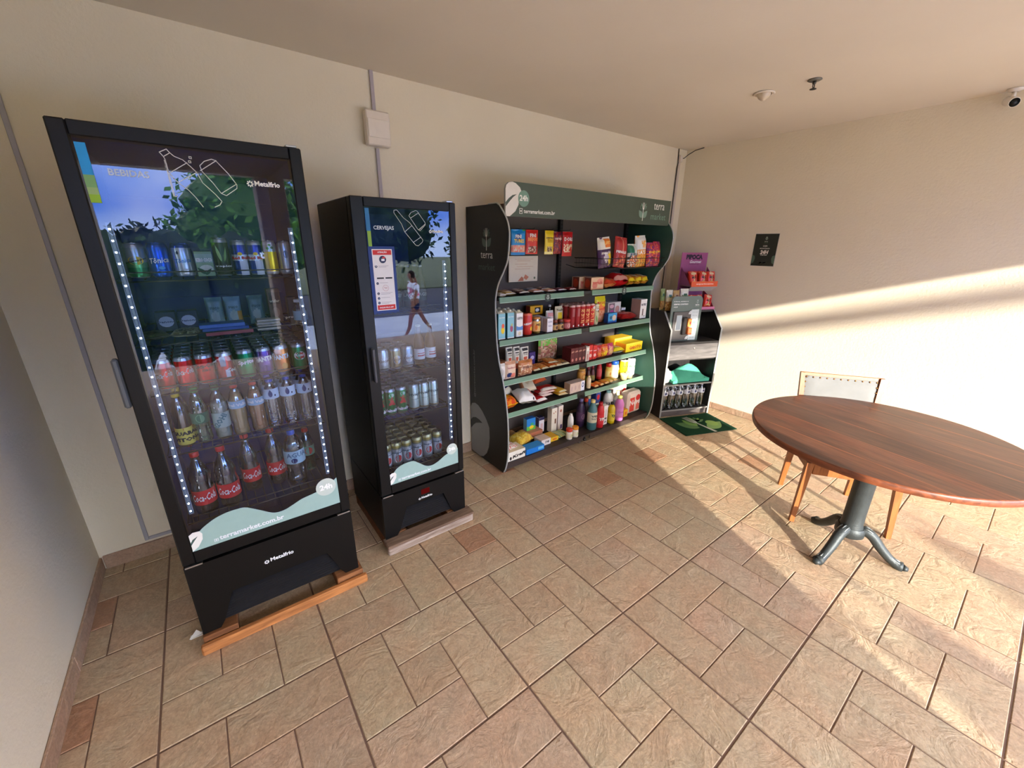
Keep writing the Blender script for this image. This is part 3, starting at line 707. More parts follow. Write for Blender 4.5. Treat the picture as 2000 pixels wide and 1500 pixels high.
# instruction sticker on the narrow fridge's glass
st = M(); Fd = Fr((-1.310, .0045, 0)); drect(st, Fd, 1.371, 1.388, 1.500, 1.702, rgb(28, 56, 118), .0008)
drect(st, Fd, 1.388, 1.401, 1.486, 1.690, rgb(225, 222, 216), .0012)
drect(st, Fd, 1.392, 1.664, 1.482, 1.686, rgb(200, 44, 40), .0016); drect(st, Fd, 1.392, 1.405, 1.482, 1.428, rgb(200, 44, 40), .0016)
st = st.build('instruction_sticker', D2)
m_ = M(); nv = rgb(28, 38, 70)
dtext(m_, Fd, 'ATENÇÃO', 1.437, 1.671, .045, WT, .002, align='C', bold=.02); dtext(m_, Fd, 'PAGUE PELO APP', 1.437, 1.412, .07, WT, .002, align='C', bold=.02)
ddisc(m_, Fd, 1.437, 1.643, .017, .017, nv, .002); drect(m_, Fd, 1.430, 1.636, 1.446, 1.646, rgb(230, 230, 235), .0024); drect(m_, Fd, 1.436, 1.648, 1.450, 1.655, rgb(200, 60, 60), .0024)
for k, z in enumerate((1.611, 1.532, 1.484, 1.461, 1.439)):
    ddisc(m_, Fd, 1.402, z, .0062, .0062, nv, .002); dtext(m_, Fd, str(k+1), 1.402, z-.003, .003, WT, .0026, align='C')
    for q in range(2 if k in (0, 2, 4) else 1): drect(m_, Fd, 1.413, z+.002-q*.006, 1.413+(.05, .04, .06, .045, .05)[k]-q*.012, z+.0032-q*.006, rgb(120, 116, 116), .002)
for xx in (1.401, 1.443): drect(m_, Fd, xx, 1.553, xx+.034, 1.560, rgb(40, 36, 36), .002)
for a in range(24):
    ddisc(m_, Fd, 1.440+.014*math.cos(a*PI/12), 1.509+.014*math.sin(a*PI/12), .0016, .0010, rgb(170, 90, 80), .002, seg=6, rot=a*PI/12)
dline(m_, Fd, [(1.434, 1.514), (1.437, 1.506), (1.445, 1.506), (1.447, 1.512), (1.436, 1.512)], .0014, rgb(170, 90, 80), .002)
m_.build('sticker_print', st)
# ---- wooden skids under the fridges
def skid(label, x0, x1, yf, yb, fc, h, fcol, extra):
    wd = 'weathered_wood' if extra else 'pallet_wood'
    t = thing('wooden_skid', label, 'pallet', (x0, yf, 0)); w = x1-x0; d = yb-yf
    m_ = M().box(0, w, 0, .030, 0, h, wd, fcol, bev=.006); m_.build('front_beam', t)
    if extra: M().box(-.002, w+.004, -.004, .085, h+.001, h+.019, wd, (.52, .40, .32, 1), bev=.003).build('front_board', t)
    for q, xx in enumerate((.012, w-.142)):
        M().box(xx, xx+.13, .032 if not extra else .087, d, .0, .071, 'pallet_wood', (.40, .30, .22, 1) if q == 0 else (.62, .50, .42, 1), bev=.003).build('runner', t)
    M().box(0.145, w-.145, d-.09, d-.02, .004, .06, 'pallet_wood', (.45, .36, .3, 1)).build('rear_beam', t)
    return t
skid('orange-brown wooden skid lying under the large drinks fridge', .424, 1.142, -.948, -.24, 0, .048, (1.05, .84, .62, 1), False)
skid('weathered wooden skid with a pale front edge under the narrow beer fridge', 1.300, 1.868, -.840, -.20, 0, .050, (1.05, 1.0, .98, 1), True)
# the fridge plug lead behind the narrow fridge
m_ = M(); P_ = []
for k in range(60):
    t = k/59; a = t*5.2*PI; r = .05+.02*math.sin(3*a)
    P_.append((1.235+r*math.cos(a)*.8, -.115+.05*math.sin(a)+.01*math.sin(2.3*a), .012+.16*t+.02*math.sin(a*1.7)))
m_.tube(P_, .0045, 'plastic', BLACK, seg=6)
m_.build('power_cable', label='tangled black power cable on the floor between the two fridges', cat='cable')
m_ = M().box(-.025, .02, -.012, .012, 0, .003, 'card', rgb(225, 225, 222)); m_.add([(-.03, -.012, .004), (.0, .015, .02), (.022, -.004, .004)], [(0, 1, 2)], 'card', rgb(235, 235, 232))
m_.build('paper_scrap', loc=(.405, -.80, .0006), label='small white paper scrap on the floor left of the large fridge', cat='paper')
# ================================================================== grocery shelving (gondola)
GX = 2.36; BD = rgb(30, 30, 28)
gd = thing('display_shelving', 'tall black curvy-sided grocery shelving with green header board and green shelf edges', 'shelving', (GX, 0, 0))
prof = [(-.43, 1.958), (-.50, 1.884), (-.534, 1.813), (-.536, 1.732), (-.519, 1.621), (-.479, 1.551), (-.412, 1.458), (-.381, 1.365), (-.376, 1.29), (-.379, 1.224), (-.391, 1.054), (-.417, .914), (-.462, .792), (-.495, .678), (-.529, .513), (-.541, .365), (-.538, .18), (-.515, .07), (-.485, .012)]
fr = catmull(prof, 5)
outl = [(-.018, .012), (-.018, 1.972), (-.40, 1.971)]+fr
TG = rgb(104, 138, 122); MK = rgb(74, 92, 80)
for nm, xa in (('side_panel', 0), ('side_panel', 1.832)):
    pn = M()
    pn.prism(outl, 0, xa, xa+.018, 'satin', BD)
    if xa > 0: pn.add([(xa-.0006, y, z) for y, z in outl][::-1], [list(range(len(outl)))], 'satin', rgb(52, 86, 74))
    pn = pn.build(nm, gd)
    M().tube([(xa+.009, y-.001, z) for y, z in [(-.30, 1.974), (-.40, 1.973)]+fr], .0062, 'plastic', rgb(176, 178, 172), seg=6).build('edge_trim', pn)
    if xa == 0:
        F = Fr((-.0005, 0, 0), (0, -1, 0), (0, 0, 1)); m_ = M()
        fork_logo(m_, F, .285, 1.755, .155, rgb(206, 208, 200), rgb(84, 100, 90)); m_.build('brand_logo', pn); m_ = M()
        dtext(m_, F, 'terra', .285, 1.625, .150, rgb(226, 228, 220), align='C'); dtext(m_, F, 'market', .285, 1.545, .205, MK, align='C', h=.045); m_.build('brand_lettering', pn)
        m_ = M(); dtext(m_, F, '@terramarket.com.br', .108, .53, .40, rgb(120, 124, 118), rot=PI/2, h=.03); m_.build('web_lettering', pn)
        m_ = M(); lf = [(.020, .02), (.020, .42), (.045, .462), (.09, .478), (.14, .472), (.20, .44), (.26, .385), (.30, .33), (.305, .24), (.29, .15), (.26, .085), (.21, .035), (.16, .014)]
        dpoly(m_, F, lf, rgb(132, 132, 130)); dpoly(m_, F, [(.020, .30), (.05, .335), (.10, .352), (.15, .35), (.20, .335), (.15, .32), (.10, .30), (.06, .268), (.02, .225)], BD, .0012); m_.build('leaf_print', pn)
m_ = M().box(.019, 1.831, -.030, -.018, .10, 1.968, 'satin', rgb(98, 88, 82)); m_.build('back_panel', gd)
M().box(.019, 1.831, -.46, -.031, 1.952, 1.968, 'satin', rgb(84, 62, 50)).build('top_panel', gd)
for xx in (.035, .915, 1.79):
    m_ = M().box(xx-.017, xx+.017, -.062, -.0305, .05, 1.95, 'satin', rgb(18, 18, 18), bev=.002)
    for k in range(60): m_.box(xx-.008, xx-.004, -.0632, -.0622, .12+.03*k, .138+.03*k, 'satin', rgb(60, 60, 62)); m_.box(xx+.004, xx+.008, -.0632, -.0622, .12+.03*k, .138+.03*k, 'satin', rgb(60, 60, 62))
    m_.build('upright_post', gd)
HG = rgb(72, 84, 72)
m_ = M(); hp = [(.020, 1.893), (1.832, 1.893), (1.832, 2.096), (.075, 2.100), (.045, 2.094), (.026, 2.078), (.020, 2.055)]
m_.prism(hp[::-1], 1, -.478, -.462, 'satin', HG, side=rgb(150, 150, 140)); hd = m_.build('header_board', gd)
for xx in (.2, .9, 1.6): M().box(xx, xx+.02, -.461, -.05, 1.97, 1.99, 'satin', BD).build('header_bracket', gd)
F = Fr((0, -.4785, 0)); m_ = M()
dpoly(m_, F, [(.020, 1.893), (.055, 1.893), (.10, 1.925), (.125, 1.965), (.13, 2.01), (.155, 2.035), (.135, 2.07), (.10, 2.092), (.075, 2.098), (.045, 2.092), (.026, 2.076), (.020, 2.055)], rgb(222, 218, 208))
dpoly(m_, F, [(.020, 1.975), (.045, 2.0), (.075, 2.02), (.11, 2.028), (.08, 2.008), (.05, 1.98), (.022, 1.95)], HG, .001)
ddisc(m_, F, .168, 2.005, .047, .050, rgb(112, 146, 128), .0014, seg=32)
dtext(m_, F, '24h', .168, 1.99, .070, rgb(235, 235, 228), .002, align='C', bold=.03, h=.036); m_.build('hours_badge', hd)
m_ = M(); dtext(m_, F, 'terramarket.com.br', .170, 1.917, .28, rgb(226, 226, 218), bold=.02)
dline(m_, F, [(.134, 1.914), (.158, 1.914), (.158, 1.944), (.134, 1.944), (.134, 1.914)], .003, rgb(226, 226, 218), .001); ddisc(m_, F, .146, 1.929, .006, .006, rgb(226, 226, 218), .0012); m_.build('web_lettering', hd)
m_ = M(); fork_logo(m_, F, 1.445, 1.995, .150, rgb(226, 226, 218), rgb(122, 150, 134)); m_.build('tree_fork_logo', hd)
m_ = M(); dtext(m_, F, 'terra', 1.665, 2.015, .150, rgb(236, 236, 230), align='C', h=.050); dtext(m_, F, 'market', 1.665, 1.935, .215, rgb(116, 148, 130), align='C', h=.052); m_.build('brand_lettering', hd)
SH = (1.362, 1.05, .735, .46)
SG = rgb(112, 146, 122)
for bay, (xa, xb_) in enumerate(((.021, .878), (.968, 1.828))):
    for si, z in enumerate(SH):
        m_ = M().box((.021, .9255)[bay], (.9245, 1.828)[bay], -.400, -.065, z-.022, z-.002, 'satin', rgb(40, 40, 38))
        sh = m_.build('shelf', gd)
        m_ = M(); Tm = Matrix.Translation((0, -.4045, z-.019)) @ Matrix.Rotation(-.12, 4, 'X')
        m_.box(xa+.004, xb_-.004, -.003, .003, -.021, .021, 'satin', SG, T=Tm, bev=.001)
        m_.box(xa+.004, xb_-.004, -.0042, -.0031, -.0195, -.0165, 'satin', rgb(196, 212, 196), T=Tm); m_.build('price_strip', sh)
        if si == 0:
            F = Fr((0, -.4105, 0)); m_ = M(); cx = (.475, 1.385)[bay]
            ddisc(m_, F, cx, z-.024, .030, .034, rgb(50, 62, 56), seg=28); fork_logo(m_, F, cx, z-.022, .044, rgb(210, 212, 206), rgb(130, 150, 138), off=.0012); m_.build('round_badge', sh)
        for xx in (xa, xb_-.004): M().prism([(-.38, z-.024), (-.064, z-.07), (-.064, z-.024)], 0, xx, xx+.004, 'satin', BD).build('shelf_bracket', sh)
    m_ = M().box((.021, .9255)[bay], (.9245, 1.828)[bay], -.500, -.065, .068, .088, 'satin', rgb(52, 44, 42)); m_.box(xa, xb_, -.505, -.498, .040, .088, 'satin', rgb(60, 50, 47))
    m_.build('base_shelf', gd)
for xx, yy in ((.03, -.46), (.885, -.45), (.96, -.45), (1.80, -.42), (.05, -.06), (.915, -.06), (1.78, -.06)):
    m_ = M().lathe([(.018, 0.001), (.020, .008), (.008, .014), (.008, .040)], 'plastic', rgb(26, 26, 26), seg=12, T=Matrix.Translation((xx, yy, 0))); m_.build('levelling_foot', gd)
# wire basket in the right bay
m_ = M(); xa, xb_, ya, yb_, z0_, z1_ = .975, 1.822, -.490, -.180, 1.538, 1.618
for z, r_ in ((z0_, .003), (z1_, .003), ((z0_+z1_)/2, .0016)): m_.tube([(xa, ya, z), (xb_, ya, z), (xb_, yb_, z), (xa, yb_, z)], r_, 'plastic', BLACK, seg=6, closed=True)
k = xa+.02
while k < xb_: m_.tube([(k, ya, z1_), (k, ya, z0_), (k, yb_, z0_), (k, yb_, z1_)], .0014, 'plastic', BLACK, seg=4); k += .036
for xx in (xa+.01, xb_-.01): m_.tube([(xx, yb_, z0_), (xx, -.066, z0_+.02)], .003, 'plastic', BLACK, seg=6)
m_.build('wire_basket', gd)
for xx in (.33, .46, .65, .74, .84): m_ = M().tube([(xx, -.031, 1.835), (xx, -.24, 1.832), (xx, -.25, 1.842)], .0022, 'steel', rgb(60, 60, 60), seg=6).build('peg_hook', gd)
# ================================================================== checkout stand
SA = math.radians(-21.5); SO = Vector((4.336, -.557, 0))
def sw(x, y, z): return (SO.x+x*math.cos(SA)-y*math.sin(SA), SO.y+x*math.sin(SA)+y*math.cos(SA), z)
stn = thing('checkout_stand', 'dark wood-grain self-checkout stand with drawer and two open shelves beside the grocery shelving', 'stand', SO, SA)
pf = [(0, .0), (.40, .0), (.40, 1.10), (.145, 1.10), (.0, .932)]
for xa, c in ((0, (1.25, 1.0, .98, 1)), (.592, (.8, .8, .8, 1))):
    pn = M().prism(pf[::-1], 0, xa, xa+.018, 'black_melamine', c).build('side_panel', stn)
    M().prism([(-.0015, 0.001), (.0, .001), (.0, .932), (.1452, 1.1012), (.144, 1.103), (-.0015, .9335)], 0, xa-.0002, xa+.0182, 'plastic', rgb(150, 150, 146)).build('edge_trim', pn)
gm = (1, 1, 1, 1)
M().box(.019, .591, .150, .40, 1.082, 1.099, 'black_melamine', gm).build('top_board', stn)
M().box(.019, .591, .382, .398, .02, 1.081, 'black_melamine', gm).build('back_panel', stn)
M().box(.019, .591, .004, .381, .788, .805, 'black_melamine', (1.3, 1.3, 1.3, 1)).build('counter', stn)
dw = M().box(.020, .590, .002, .020, .628, .784, 'grey_melamine', gm, bev=.001).build('drawer_front', stn)
M().lathe([(.0, .0), (.010, .0), (.010, .004), (.0, .005)], 'steel', rgb(230, 225, 215), seg=16, T=Matrix.Translation((.305, .0015, .742)) @ Matrix.Rotation(PI/2, 4, 'X'), cap=False).build('drawer_lock', dw)
M().box(.019, .591, .021, .381, .612, .627, 'black_melamine', gm).build('drawer_floor', stn)
m_ = M().box(.019, .591, .006, .381, .345, .360, 'black_melamine', gm); m_.box(.019, .591, .0045, .0058, .345, .360, 'plastic', rgb(140, 138, 134)); m_.build('shelf', stn)
m_ = M().box(.019, .591, .006, .381, .064, .080, 'black_melamine', gm); m_.box(.019, .591, .0045, .0058, .064, .080, 'plastic', rgb(140, 138, 134)); m_.build('bottom_shelf', stn)
M().box(.019, .591, .020, .034, .002, .063, 'grey_melamine', (.6, .52, .5, 1)).build('kick_board', stn)
# payment terminal with its sign plate
pt = thing('payment_terminal', 'grey-green rounded payment station sign with small screen and orange card reader on the counter', 'payment terminal', sw(.035, .085, .8055), SA)
GG = rgb(96, 112, 104)
def rrect(w, h, r, n_=6):
    P_ = []
    for cx, cy, a0 in ((w-r, h-r, 0), (r, h-r, 90)):
        for k in range(n_+1): a = math.radians(a0+90*k/n_); P_.append((cx+r*math.cos(a), cy+r*math.sin(a)))
    return P_+[(0, 0), (w, 0)]
m_ = M(); m_.prism(rrect(.355, .448, .045), 1, 0, .012, 'plastic', GG, side=rgb(150, 162, 160)); sg_ = m_.build('sign_plate', pt)
M().box(.02, .33, .013, .12, 0, .01, 'plastic', rgb(50, 52, 50)).build('foot_plate', pt)
F = Fr((0, -.0005, 0)); m_ = M(); sw_ = rgb(226, 230, 224)
dtext(m_, F, 'É FÁCIL, RÁPIDO E', .022, .392, .165, sw_, bold=.03, h=.013); dtext(m_, F, 'SEMPRE CONTIGO', .022, .364, .165, sw_, bold=.04, h=.015); dtext(m_, F, 'AQUI', .022, .338, .048, sw_, bold=.04, h=.013); m_.build('sign_lettering', sg_)
m_ = M(); fork_logo(m_, F, .295, .395, .045, rgb(210, 214, 208), rgb(120, 140, 130)); dtext(m_, F, 'terra', .295, .355, .046, sw_, align='C', bold=.03); dtext(m_, F, 'market', .295, .342, .050, rgb(150, 170, 158), align='C'); m_.build('sign_logo', sg_)
M().box(.030, .225, -.014, -.001, .010, .298, 'plastic', rgb(86, 82, 80), bev=.003).build('device_plate', pt)
m_ = M().box(.058, .125, -.020, -.0145, .112, .268, 'plastic', rgb(176, 172, 168), bev=.002); m_.add([(.063, -.0205, .118), (.120, -.0205, .118), (.120, -.0205, .262), (.063, -.0205, .262)], [(0, 1, 2, 3)], 'screen_glow', WHITE); m_.build('touch_screen', pt)
m_ = M().box(.132, .178, -.040, -.0145, .070, .245, 'plastic', rgb(24, 22, 24), bev=.006); m_.box(.180, .222, -.052, -.0145, .150, .232, 'plastic', rgb(220, 140, 70), bev=.005)
m_.box(.188, .236, -.056, -.0145, .072, .142, 'plastic', rgb(206, 112, 62), bev=.005); m_.box(.194, .214, -.0535, -.0521, .175, .205, 'plastic', rgb(150, 60, 30))
for i in range(3):
    for j in range(3): m_.box(.195+.013*i, .204+.013*i, -.0575, -.0561, .090+.014*j, .100+.014*j, 'plastic', rgb(232, 160, 110))
m_.build('card_reader', pt)
m_ = M().box(.232, .322, -.010, -.001, .006, .318, 'plastic', rgb(216, 226, 222), bev=.003); Fq = Fr((0, -.0103, 0))
for k in range(9):
    if k in (5,): continue
    dtext(m_, Fq, ('Como comprar', 'Baixe o app', 'leia o item', 'confira', 'escolha', '', 'pague', 'pronto', 'PIX')[k], .277, .285-.032*k, .05 if k else .07, rgb(110, 140, 130), align='C', h=.010)
drect(m_, Fq, .258, .170, .296, .196, rgb(120, 176, 140), .001)
m_.build('price_card', pt)
for (xx, zz) in ((.198, .272), (.192, .018)):
    m_ = M(); dpoly(m_, Fr((0, -.0150, 0)), xf([(0, 0), (.028, .0), (.034, .02), (.030, .038), (.012, .030), (.0, .012)], xx, zz), rgb(232, 234, 228)); dline(m_, Fr((0, -.0156, 0)), [(xx+.006, zz+.004), (xx+.026, zz+.030)], .002, GG); m_.build('leaf_sticker', pt)
# door mat
mt = thing('door_mat', 'dark green mat with fork and leaf design in front of the checkout stand', 'mat', sw(-.010, -.018, .001), math.radians(-20.8))
m_ = M(); m_.box(0, .600, -.425, 0, 0, .009, 'pile', rgb(30, 62, 44), bev=.004); m_.build('mat', mt)
F = Fr((.300, -.215, .0095), (1, 0, 0), (0, 1, 0)); m_ = M(); g1 = rgb(104, 146, 66); g2_ = rgb(70, 110, 56)
R9 = math.radians(-14)
dpoly(m_, F, xf(leaf_pts(.13, .24), -.05, -.10, math.radians(60)+R9), g2_); dpoly(m_, F, xf(leaf_pts(.10, .18), -.04, -.055, math.radians(35)+R9), g1, .0009)
dpoly(m_, F, xf(leaf_pts(.13, .26), .03, -.14, -math.radians(48)+R9), g1); ddisc(m_, F, .150, -.030, .060, .065, rgb(120, 160, 60), .0009)
for k, a in enumerate((20, -5, -30, -55)): dpoly(m_, F, xf(leaf_pts(.045, .12), .02, .03, math.radians(a)+R9), (g1, g2_)[k % 2], .0009)
for k, a in enumerate((45, 70)): dpoly(m_, F, xf(leaf_pts(.04, .12), -.03, .0, math.radians(a)+R9), (g2_, g1)[k % 2], .0012)
m_.build('leaf_design', mt, )
m_ = M()
def fk(P_): dpoly(m_, F, xf(P_, .0, -.02, math.radians(12), .40), rgb(190, 194, 182), .0018, 'pile')
fk([(-.035, -.5), (.05, -.5), (.022, .05), (.085, .16), (-.085, .16), (-.02, .05)])
for k in range(4): fk([(-.085+k*.0485, .16), (-.061+k*.0485, .16), (-.063+k*.0485, .46), (-.083+k*.0485, .46)])
m_.build('fork_design', mt)
# ================================================================== outdoors (seen in the glass doors, shading the sun)
GZ = -.75
struct(M().box(-40, 60, -13.0, -6.45, GZ-.3, GZ, 'ground', rgb(198, 200, 202)), 'trim_1')
struct(M().box(-1.5, XR+1.2, -6.45, -6.38, GZ, -.004, 'ground', rgb(150, 142, 132)), 'trim_2')
rd = struct(M().box(-40, 60, -22, -13.0, GZ-.3, GZ-.06, 'ground', rgb(84, 84, 86)), 'trim_3')
struct(M().box(-60, 80, -80, -22, GZ-.3, GZ, 'ground', rgb(96, 104, 70)), 'trim_4')
def foliage(m_, cx, cy, cz, rx, ry, rz, n_, leaf, col, rnd, core=.8):
    # dense inner crown plus loose leaf blades around it
    vs = []; fs = []; a_, b2 = 14, 9
    for i in range(b2+1):
        th = PI*i/b2
        for k in range(a_):
            ph = 2*PI*k/a_; d = Vector((math.sin(th)*math.cos(ph), math.sin(th)*math.sin(ph), math.cos(th)))
            w = core*(1+.28*noise.noise(d*2.3+Vector((cx, cy, cz))))
            vs.append((cx+d.x*rx*w, cy+d.y*ry*w, cz+d.z*rz*w))
    for i in range(b2):
        for k in range(a_): fs.append((i*a_+k, (i+1)*a_+k, (i+1)*a_+(k+1) % a_, i*a_+(k+1) % a_))
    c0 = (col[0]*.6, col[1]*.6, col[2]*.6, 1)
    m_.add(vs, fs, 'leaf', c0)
    for _ in range(n_):
        d = Vector((rnd.gauss(0, 1), rnd.gauss(0, 1), rnd.gauss(0, 1))).normalized()*rnd.uniform(.72, 1.08)
        p = Vector((cx+d.x*rx, cy+d.y*ry, cz+d.z*rz)); a = Vector((rnd.uniform(-1, 1), rnd.uniform(-1, 1), rnd.uniform(-1, 1))).normalized(); b_ = a.cross(Vector((rnd.uniform(-1, 1), .3, rnd.uniform(-1, 1)))).normalized()
        s = leaf*rnd.uniform(.6, 1.3); v = rnd.uniform(.7, 1.35)
        m_.add([p-a*s, p+b_*s*.5, p+a*s, p-b_*s*.5], [(0, 1, 2, 3)], 'leaf', (col[0]*v, col[1]*v, col[2]*v*.9, 1))
def tree(name, label, x, y, h, crowns, col, seed, leaf=.22, n_=260):
    t = thing(name, label, 'tree', (x, y, GZ), group=None); rnd = random.Random(seed)
    M().tube([(0, 0, 0), (.05, 0, h*.3), (-.05, .05, h*.6), (0, 0, h*.8)], [.20, .16, .12, .08], 'iron', rgb(84, 66, 50), seg=10).build('trunk', t)
    m_ = M()
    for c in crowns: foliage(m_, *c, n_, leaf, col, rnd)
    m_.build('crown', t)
tree('leafy_tree', 'bright green tree across the road, reflected in the large fridge door', 2.4, -18.0, 5, [(0, 0, 3.6, 2.0, 1.5, 1.7), (-1.0, .3, 2.7, 1.2, 1.1, 1.1), (1.6, 0, 2.6, 1.4, 1.2, 1.2), (.6, .2, 4.7, 1.3, 1.2, 1.0)], rgb(92, 140, 52), 1, .16, 500)
tree('dark_tree', 'dark green tree beyond the road, reflected right of the bright one', 7.0, -22.0, 6, [(0, 0, 3.8, 3.0, 1.6, 2.6), (3.2, 0, 3.4, 2.4, 1.6, 2.2)], rgb(48, 76, 36), 2, .22, 400)
tree('dark_tree', 'dark green tree beyond the road, reflected in the narrow fridge door', 18.4, -22.0, 6, [(0, 0, 4.0, 3.4, 1.6, 2.8), (3.4, 0, 3.2, 2.6, 1.6, 2.2), (-3, 0, 2.6, 2.2, 1.4, 1.8)], rgb(44, 70, 34), 3, .25, 400)
tree('small_tree', 'small dark tree far across the road at the left of the reflection', -.8, -21.5, 3, [(0, 0, 2.0, 1.5, 1.0, 1.2), (-2.2, 0, 1.9, 1.4, 1.0, 1.3)], rgb(40, 62, 36), 4, .18, 300)
m_ = M(); rnd = random.Random(9)
for k in range(9): foliage(m_, -6.6+1.0*k, -9.0, GZ+1.28+.05*math.sin(k*2.1), .75, .45, 1.45, 190, .07, rgb(58, 84, 42), rnd, .9)  # hedge added to stop low sun reaching the near floor
m_.build('sun_block_hedge', label='clipped dark hedge outside the open front, left of the walking person', cat='hedge')
nb = thing('sun_block_building', 'plain pale neighbouring building outside to the left that shades the room', 'building', (-6.5, -14.0, GZ))
M().box(-6, 3.71, -1, 0, 0, 6.6, 'ground', rgb(176, 164, 148)).build('wall', nb)  # unseen building, added to keep sun off the room's left part
for xx in (-4, -1.5, 1): M().box(xx, xx+1.2, 0, .03, 1.2, 2.4, 'gloss_black', rgb(60, 70, 80)).build('window', nb)
m_ = M(); P_ = [(-14+.9*k, -16.0, 5.55+.018*(k-17)**2*.05) for k in range(36)]
m_.tube(P_, .085, 'plastic', rgb(30, 30, 32), seg=8); m_.tube([(x, y-.3, z+.35) for x, y, z in P_], .02, 'plastic', rgb(30, 30, 32), seg=6)  # wires bundled thick to cast the dark band on the right wall
cbn = m_.build('overhead_cables', label='thick bundle of overhead street cables outside', cat='cable')
for xx in (-14.3, 17.8):
    M().tube([(xx, -16.45, GZ-.055), (xx, -16.45, 6.6)], [.16, .11], 'ground', rgb(130, 126, 120), seg=12).build('utility_pole', label='concrete utility pole at the %s end of the overhead cables' % ('left' if xx < 0 else 'right'), cat='pole')
# ================================================================== goods: factories
def cylfr(r): return Fr((0, 0, 0), fn=lambda x, y, off: Vector(((r+off)*math.sin(x/r), -(r+off)*math.cos(x/r), y)))
def flatfr(y): return Fr((0, y, 0))
def shapes_on(m_, F, w, h, shapes, off=.0006, mat='card'):
    for q, s in enumerate(shapes):
        o = off+.00035*q; k = s[0]
        if k == 'r': 
            n_ = 6 if F.fn else 1
            for i in range(n_):
                a, b_ = s[1]+(s[3]-s[1])*i/n_, s[1]+(s[3]-s[1])*(i+1)/n_
                dpoly(m_, F, [(a*w/2, s[2]*h), (b_*w/2, s[2]*h), (b_*w/2, s[4]*h), (a*w/2, s[4]*h)], s[5], o, mat)
        elif k == 'd': ddisc(m_, F, s[1]*w/2, s[2]*h, s[3]*w/2, s[4]*h, s[5], o, mat, seg=14)
        elif k == 't': dtext(m_, F, s[1], s[2]*w/2, s[3]*h, s[4]*w, s[5], o+.0004, mat, align='C', bold=s[6] if len(s) > 6 else .03, shear=s[7] if len(s) > 7 else 0, h=(s[8]*h if len(s) > 8 and s[8] else None), rot=(s[9] if len(s) > 9 else 0), res=1)
        elif k == 'l': dpoly(m_, F, xf(leaf_pts(s[4]*w/2, s[3]*h), s[1]*w/2, s[2]*h, s[5]), s[6], o, mat)
def can(name, label, cat, r, h, bands, shapes=(), loc=(0, 0, 0), group=None, rz=0, lid=SILVER, mat='can_metal'):
    """bands: list of (height fraction where the band ends, colour)"""
    zs = [0, .004, .012]+[b_[0]*h for b_ in bands if .015 < b_[0]*h < h-.018]+[h-.016, h-.006, h-.002]
    zs = sorted(set(zs)); pr = []
    for z in zs:
        rr = r*.80 if z == 0 else r*.92 if z == .004 else r if z < h-.012 else r*.90 if z < h-.004 else r*.87
        pr.append((rr, z))
    def cf(zm, a, i):
        if zm < .005 or zm > h-.012: return lid
        for b_ in bands:
            if zm < b_[0]*h: return b_[1]
        return bands[-1][1]
    m_ = M().lathe(pr, mat, bands[0][1], seg=18, colf=cf)
    if shapes: shapes_on(m_, cylfr(r), 2*r, h, shapes, mat='card')
    o = m_.build(name, None, loc, rz, label, cat, group)
    M().lathe([(r*.86, h-.0018), (r*.88, h+.0006), (r*.84, h+.0006), (r*.82, h-.0012), (0, h-.0012)], 'steel', lid, seg=18, cap=False).tube([(0, -r*.1, h+.0002), (0, -r*.45, h+.0006)], .003, 'steel', lid, seg=6).build('can_lid', o)
    return o
def bottle(name, label, cat, prof, mat, col, cap, capcol, lab=None, liquid=None, loc=(0, 0, 0), group=None, rz=0, seg=20):
    """prof [(r,z)...]; cap (r,z0,z1); lab (z0,z1,col,shapes,[radius])"""
    m_ = M().lathe(prof, mat, col, seg=seg)
    o = m_.build(name, None, loc, rz, label, cat, group)
    if cap: 
        r, a, b_ = cap; mc = M().lathe([(r*.96, a), (r, a+.001), (r, b_-.002), (r*.9, b_)], 'plastic', capcol, seg=14)
        mc.build('cap', o)
    if liquid:
        lc, lv = liquid; pts = [(max(p[0]-.0022, .001), p[1]+(.002 if i == 0 else 0)) for i, p in enumerate(prof) if p[1] <= lv]
        M().lathe(pts, 'liquid', lc, seg=seg).build('drink', o)
    if lab:
        z0_, z1_, lc, sh = lab[:4]; rr = lab[4] if len(lab) > 4 else 0
        for (ra, za), (rb, zb) in zip(prof[:-1], prof[1:]):
            for t in range(5):
                if z0_ <= za+(zb-za)*t/4 <= z1_: rr = max(rr, ra+(rb-ra)*t/4)
        rr += .0008
        ml = M().lathe([(rr, z0_), (rr, z1_)], 'card', lc, seg=seg, cap=False)
        F = cylfr(rr); F2 = Fr((0, 0, 0), fn=lambda x, y, off: F.fn(x, y+z0_, off)); shapes_on(ml, F2, 2*rr, z1_-z0_, sh); ml.build('paper_label', o)
    return o
def carton(name, label, cat, w, h, d, front, side, top, shapes=(), loc=(0, 0, 0), group=None, rz=0, mat='card', rot=None, bev=.0015, sideshapes=()):
    m_ = M().box(-w/2, w/2, 0, d, 0, h, mat, front, cols=(side, side, front, front, side, top), bev=bev)
    shapes_on(m_, flatfr(0), w, h, shapes)
    if sideshapes: shapes_on(m_, Fr((-w/2, d/2, 0), (0, -1, 0), (0, 0, 1)), d, h, sideshapes)
    return m_.build(name, None, loc, rz, label, cat, group, rot=rot)
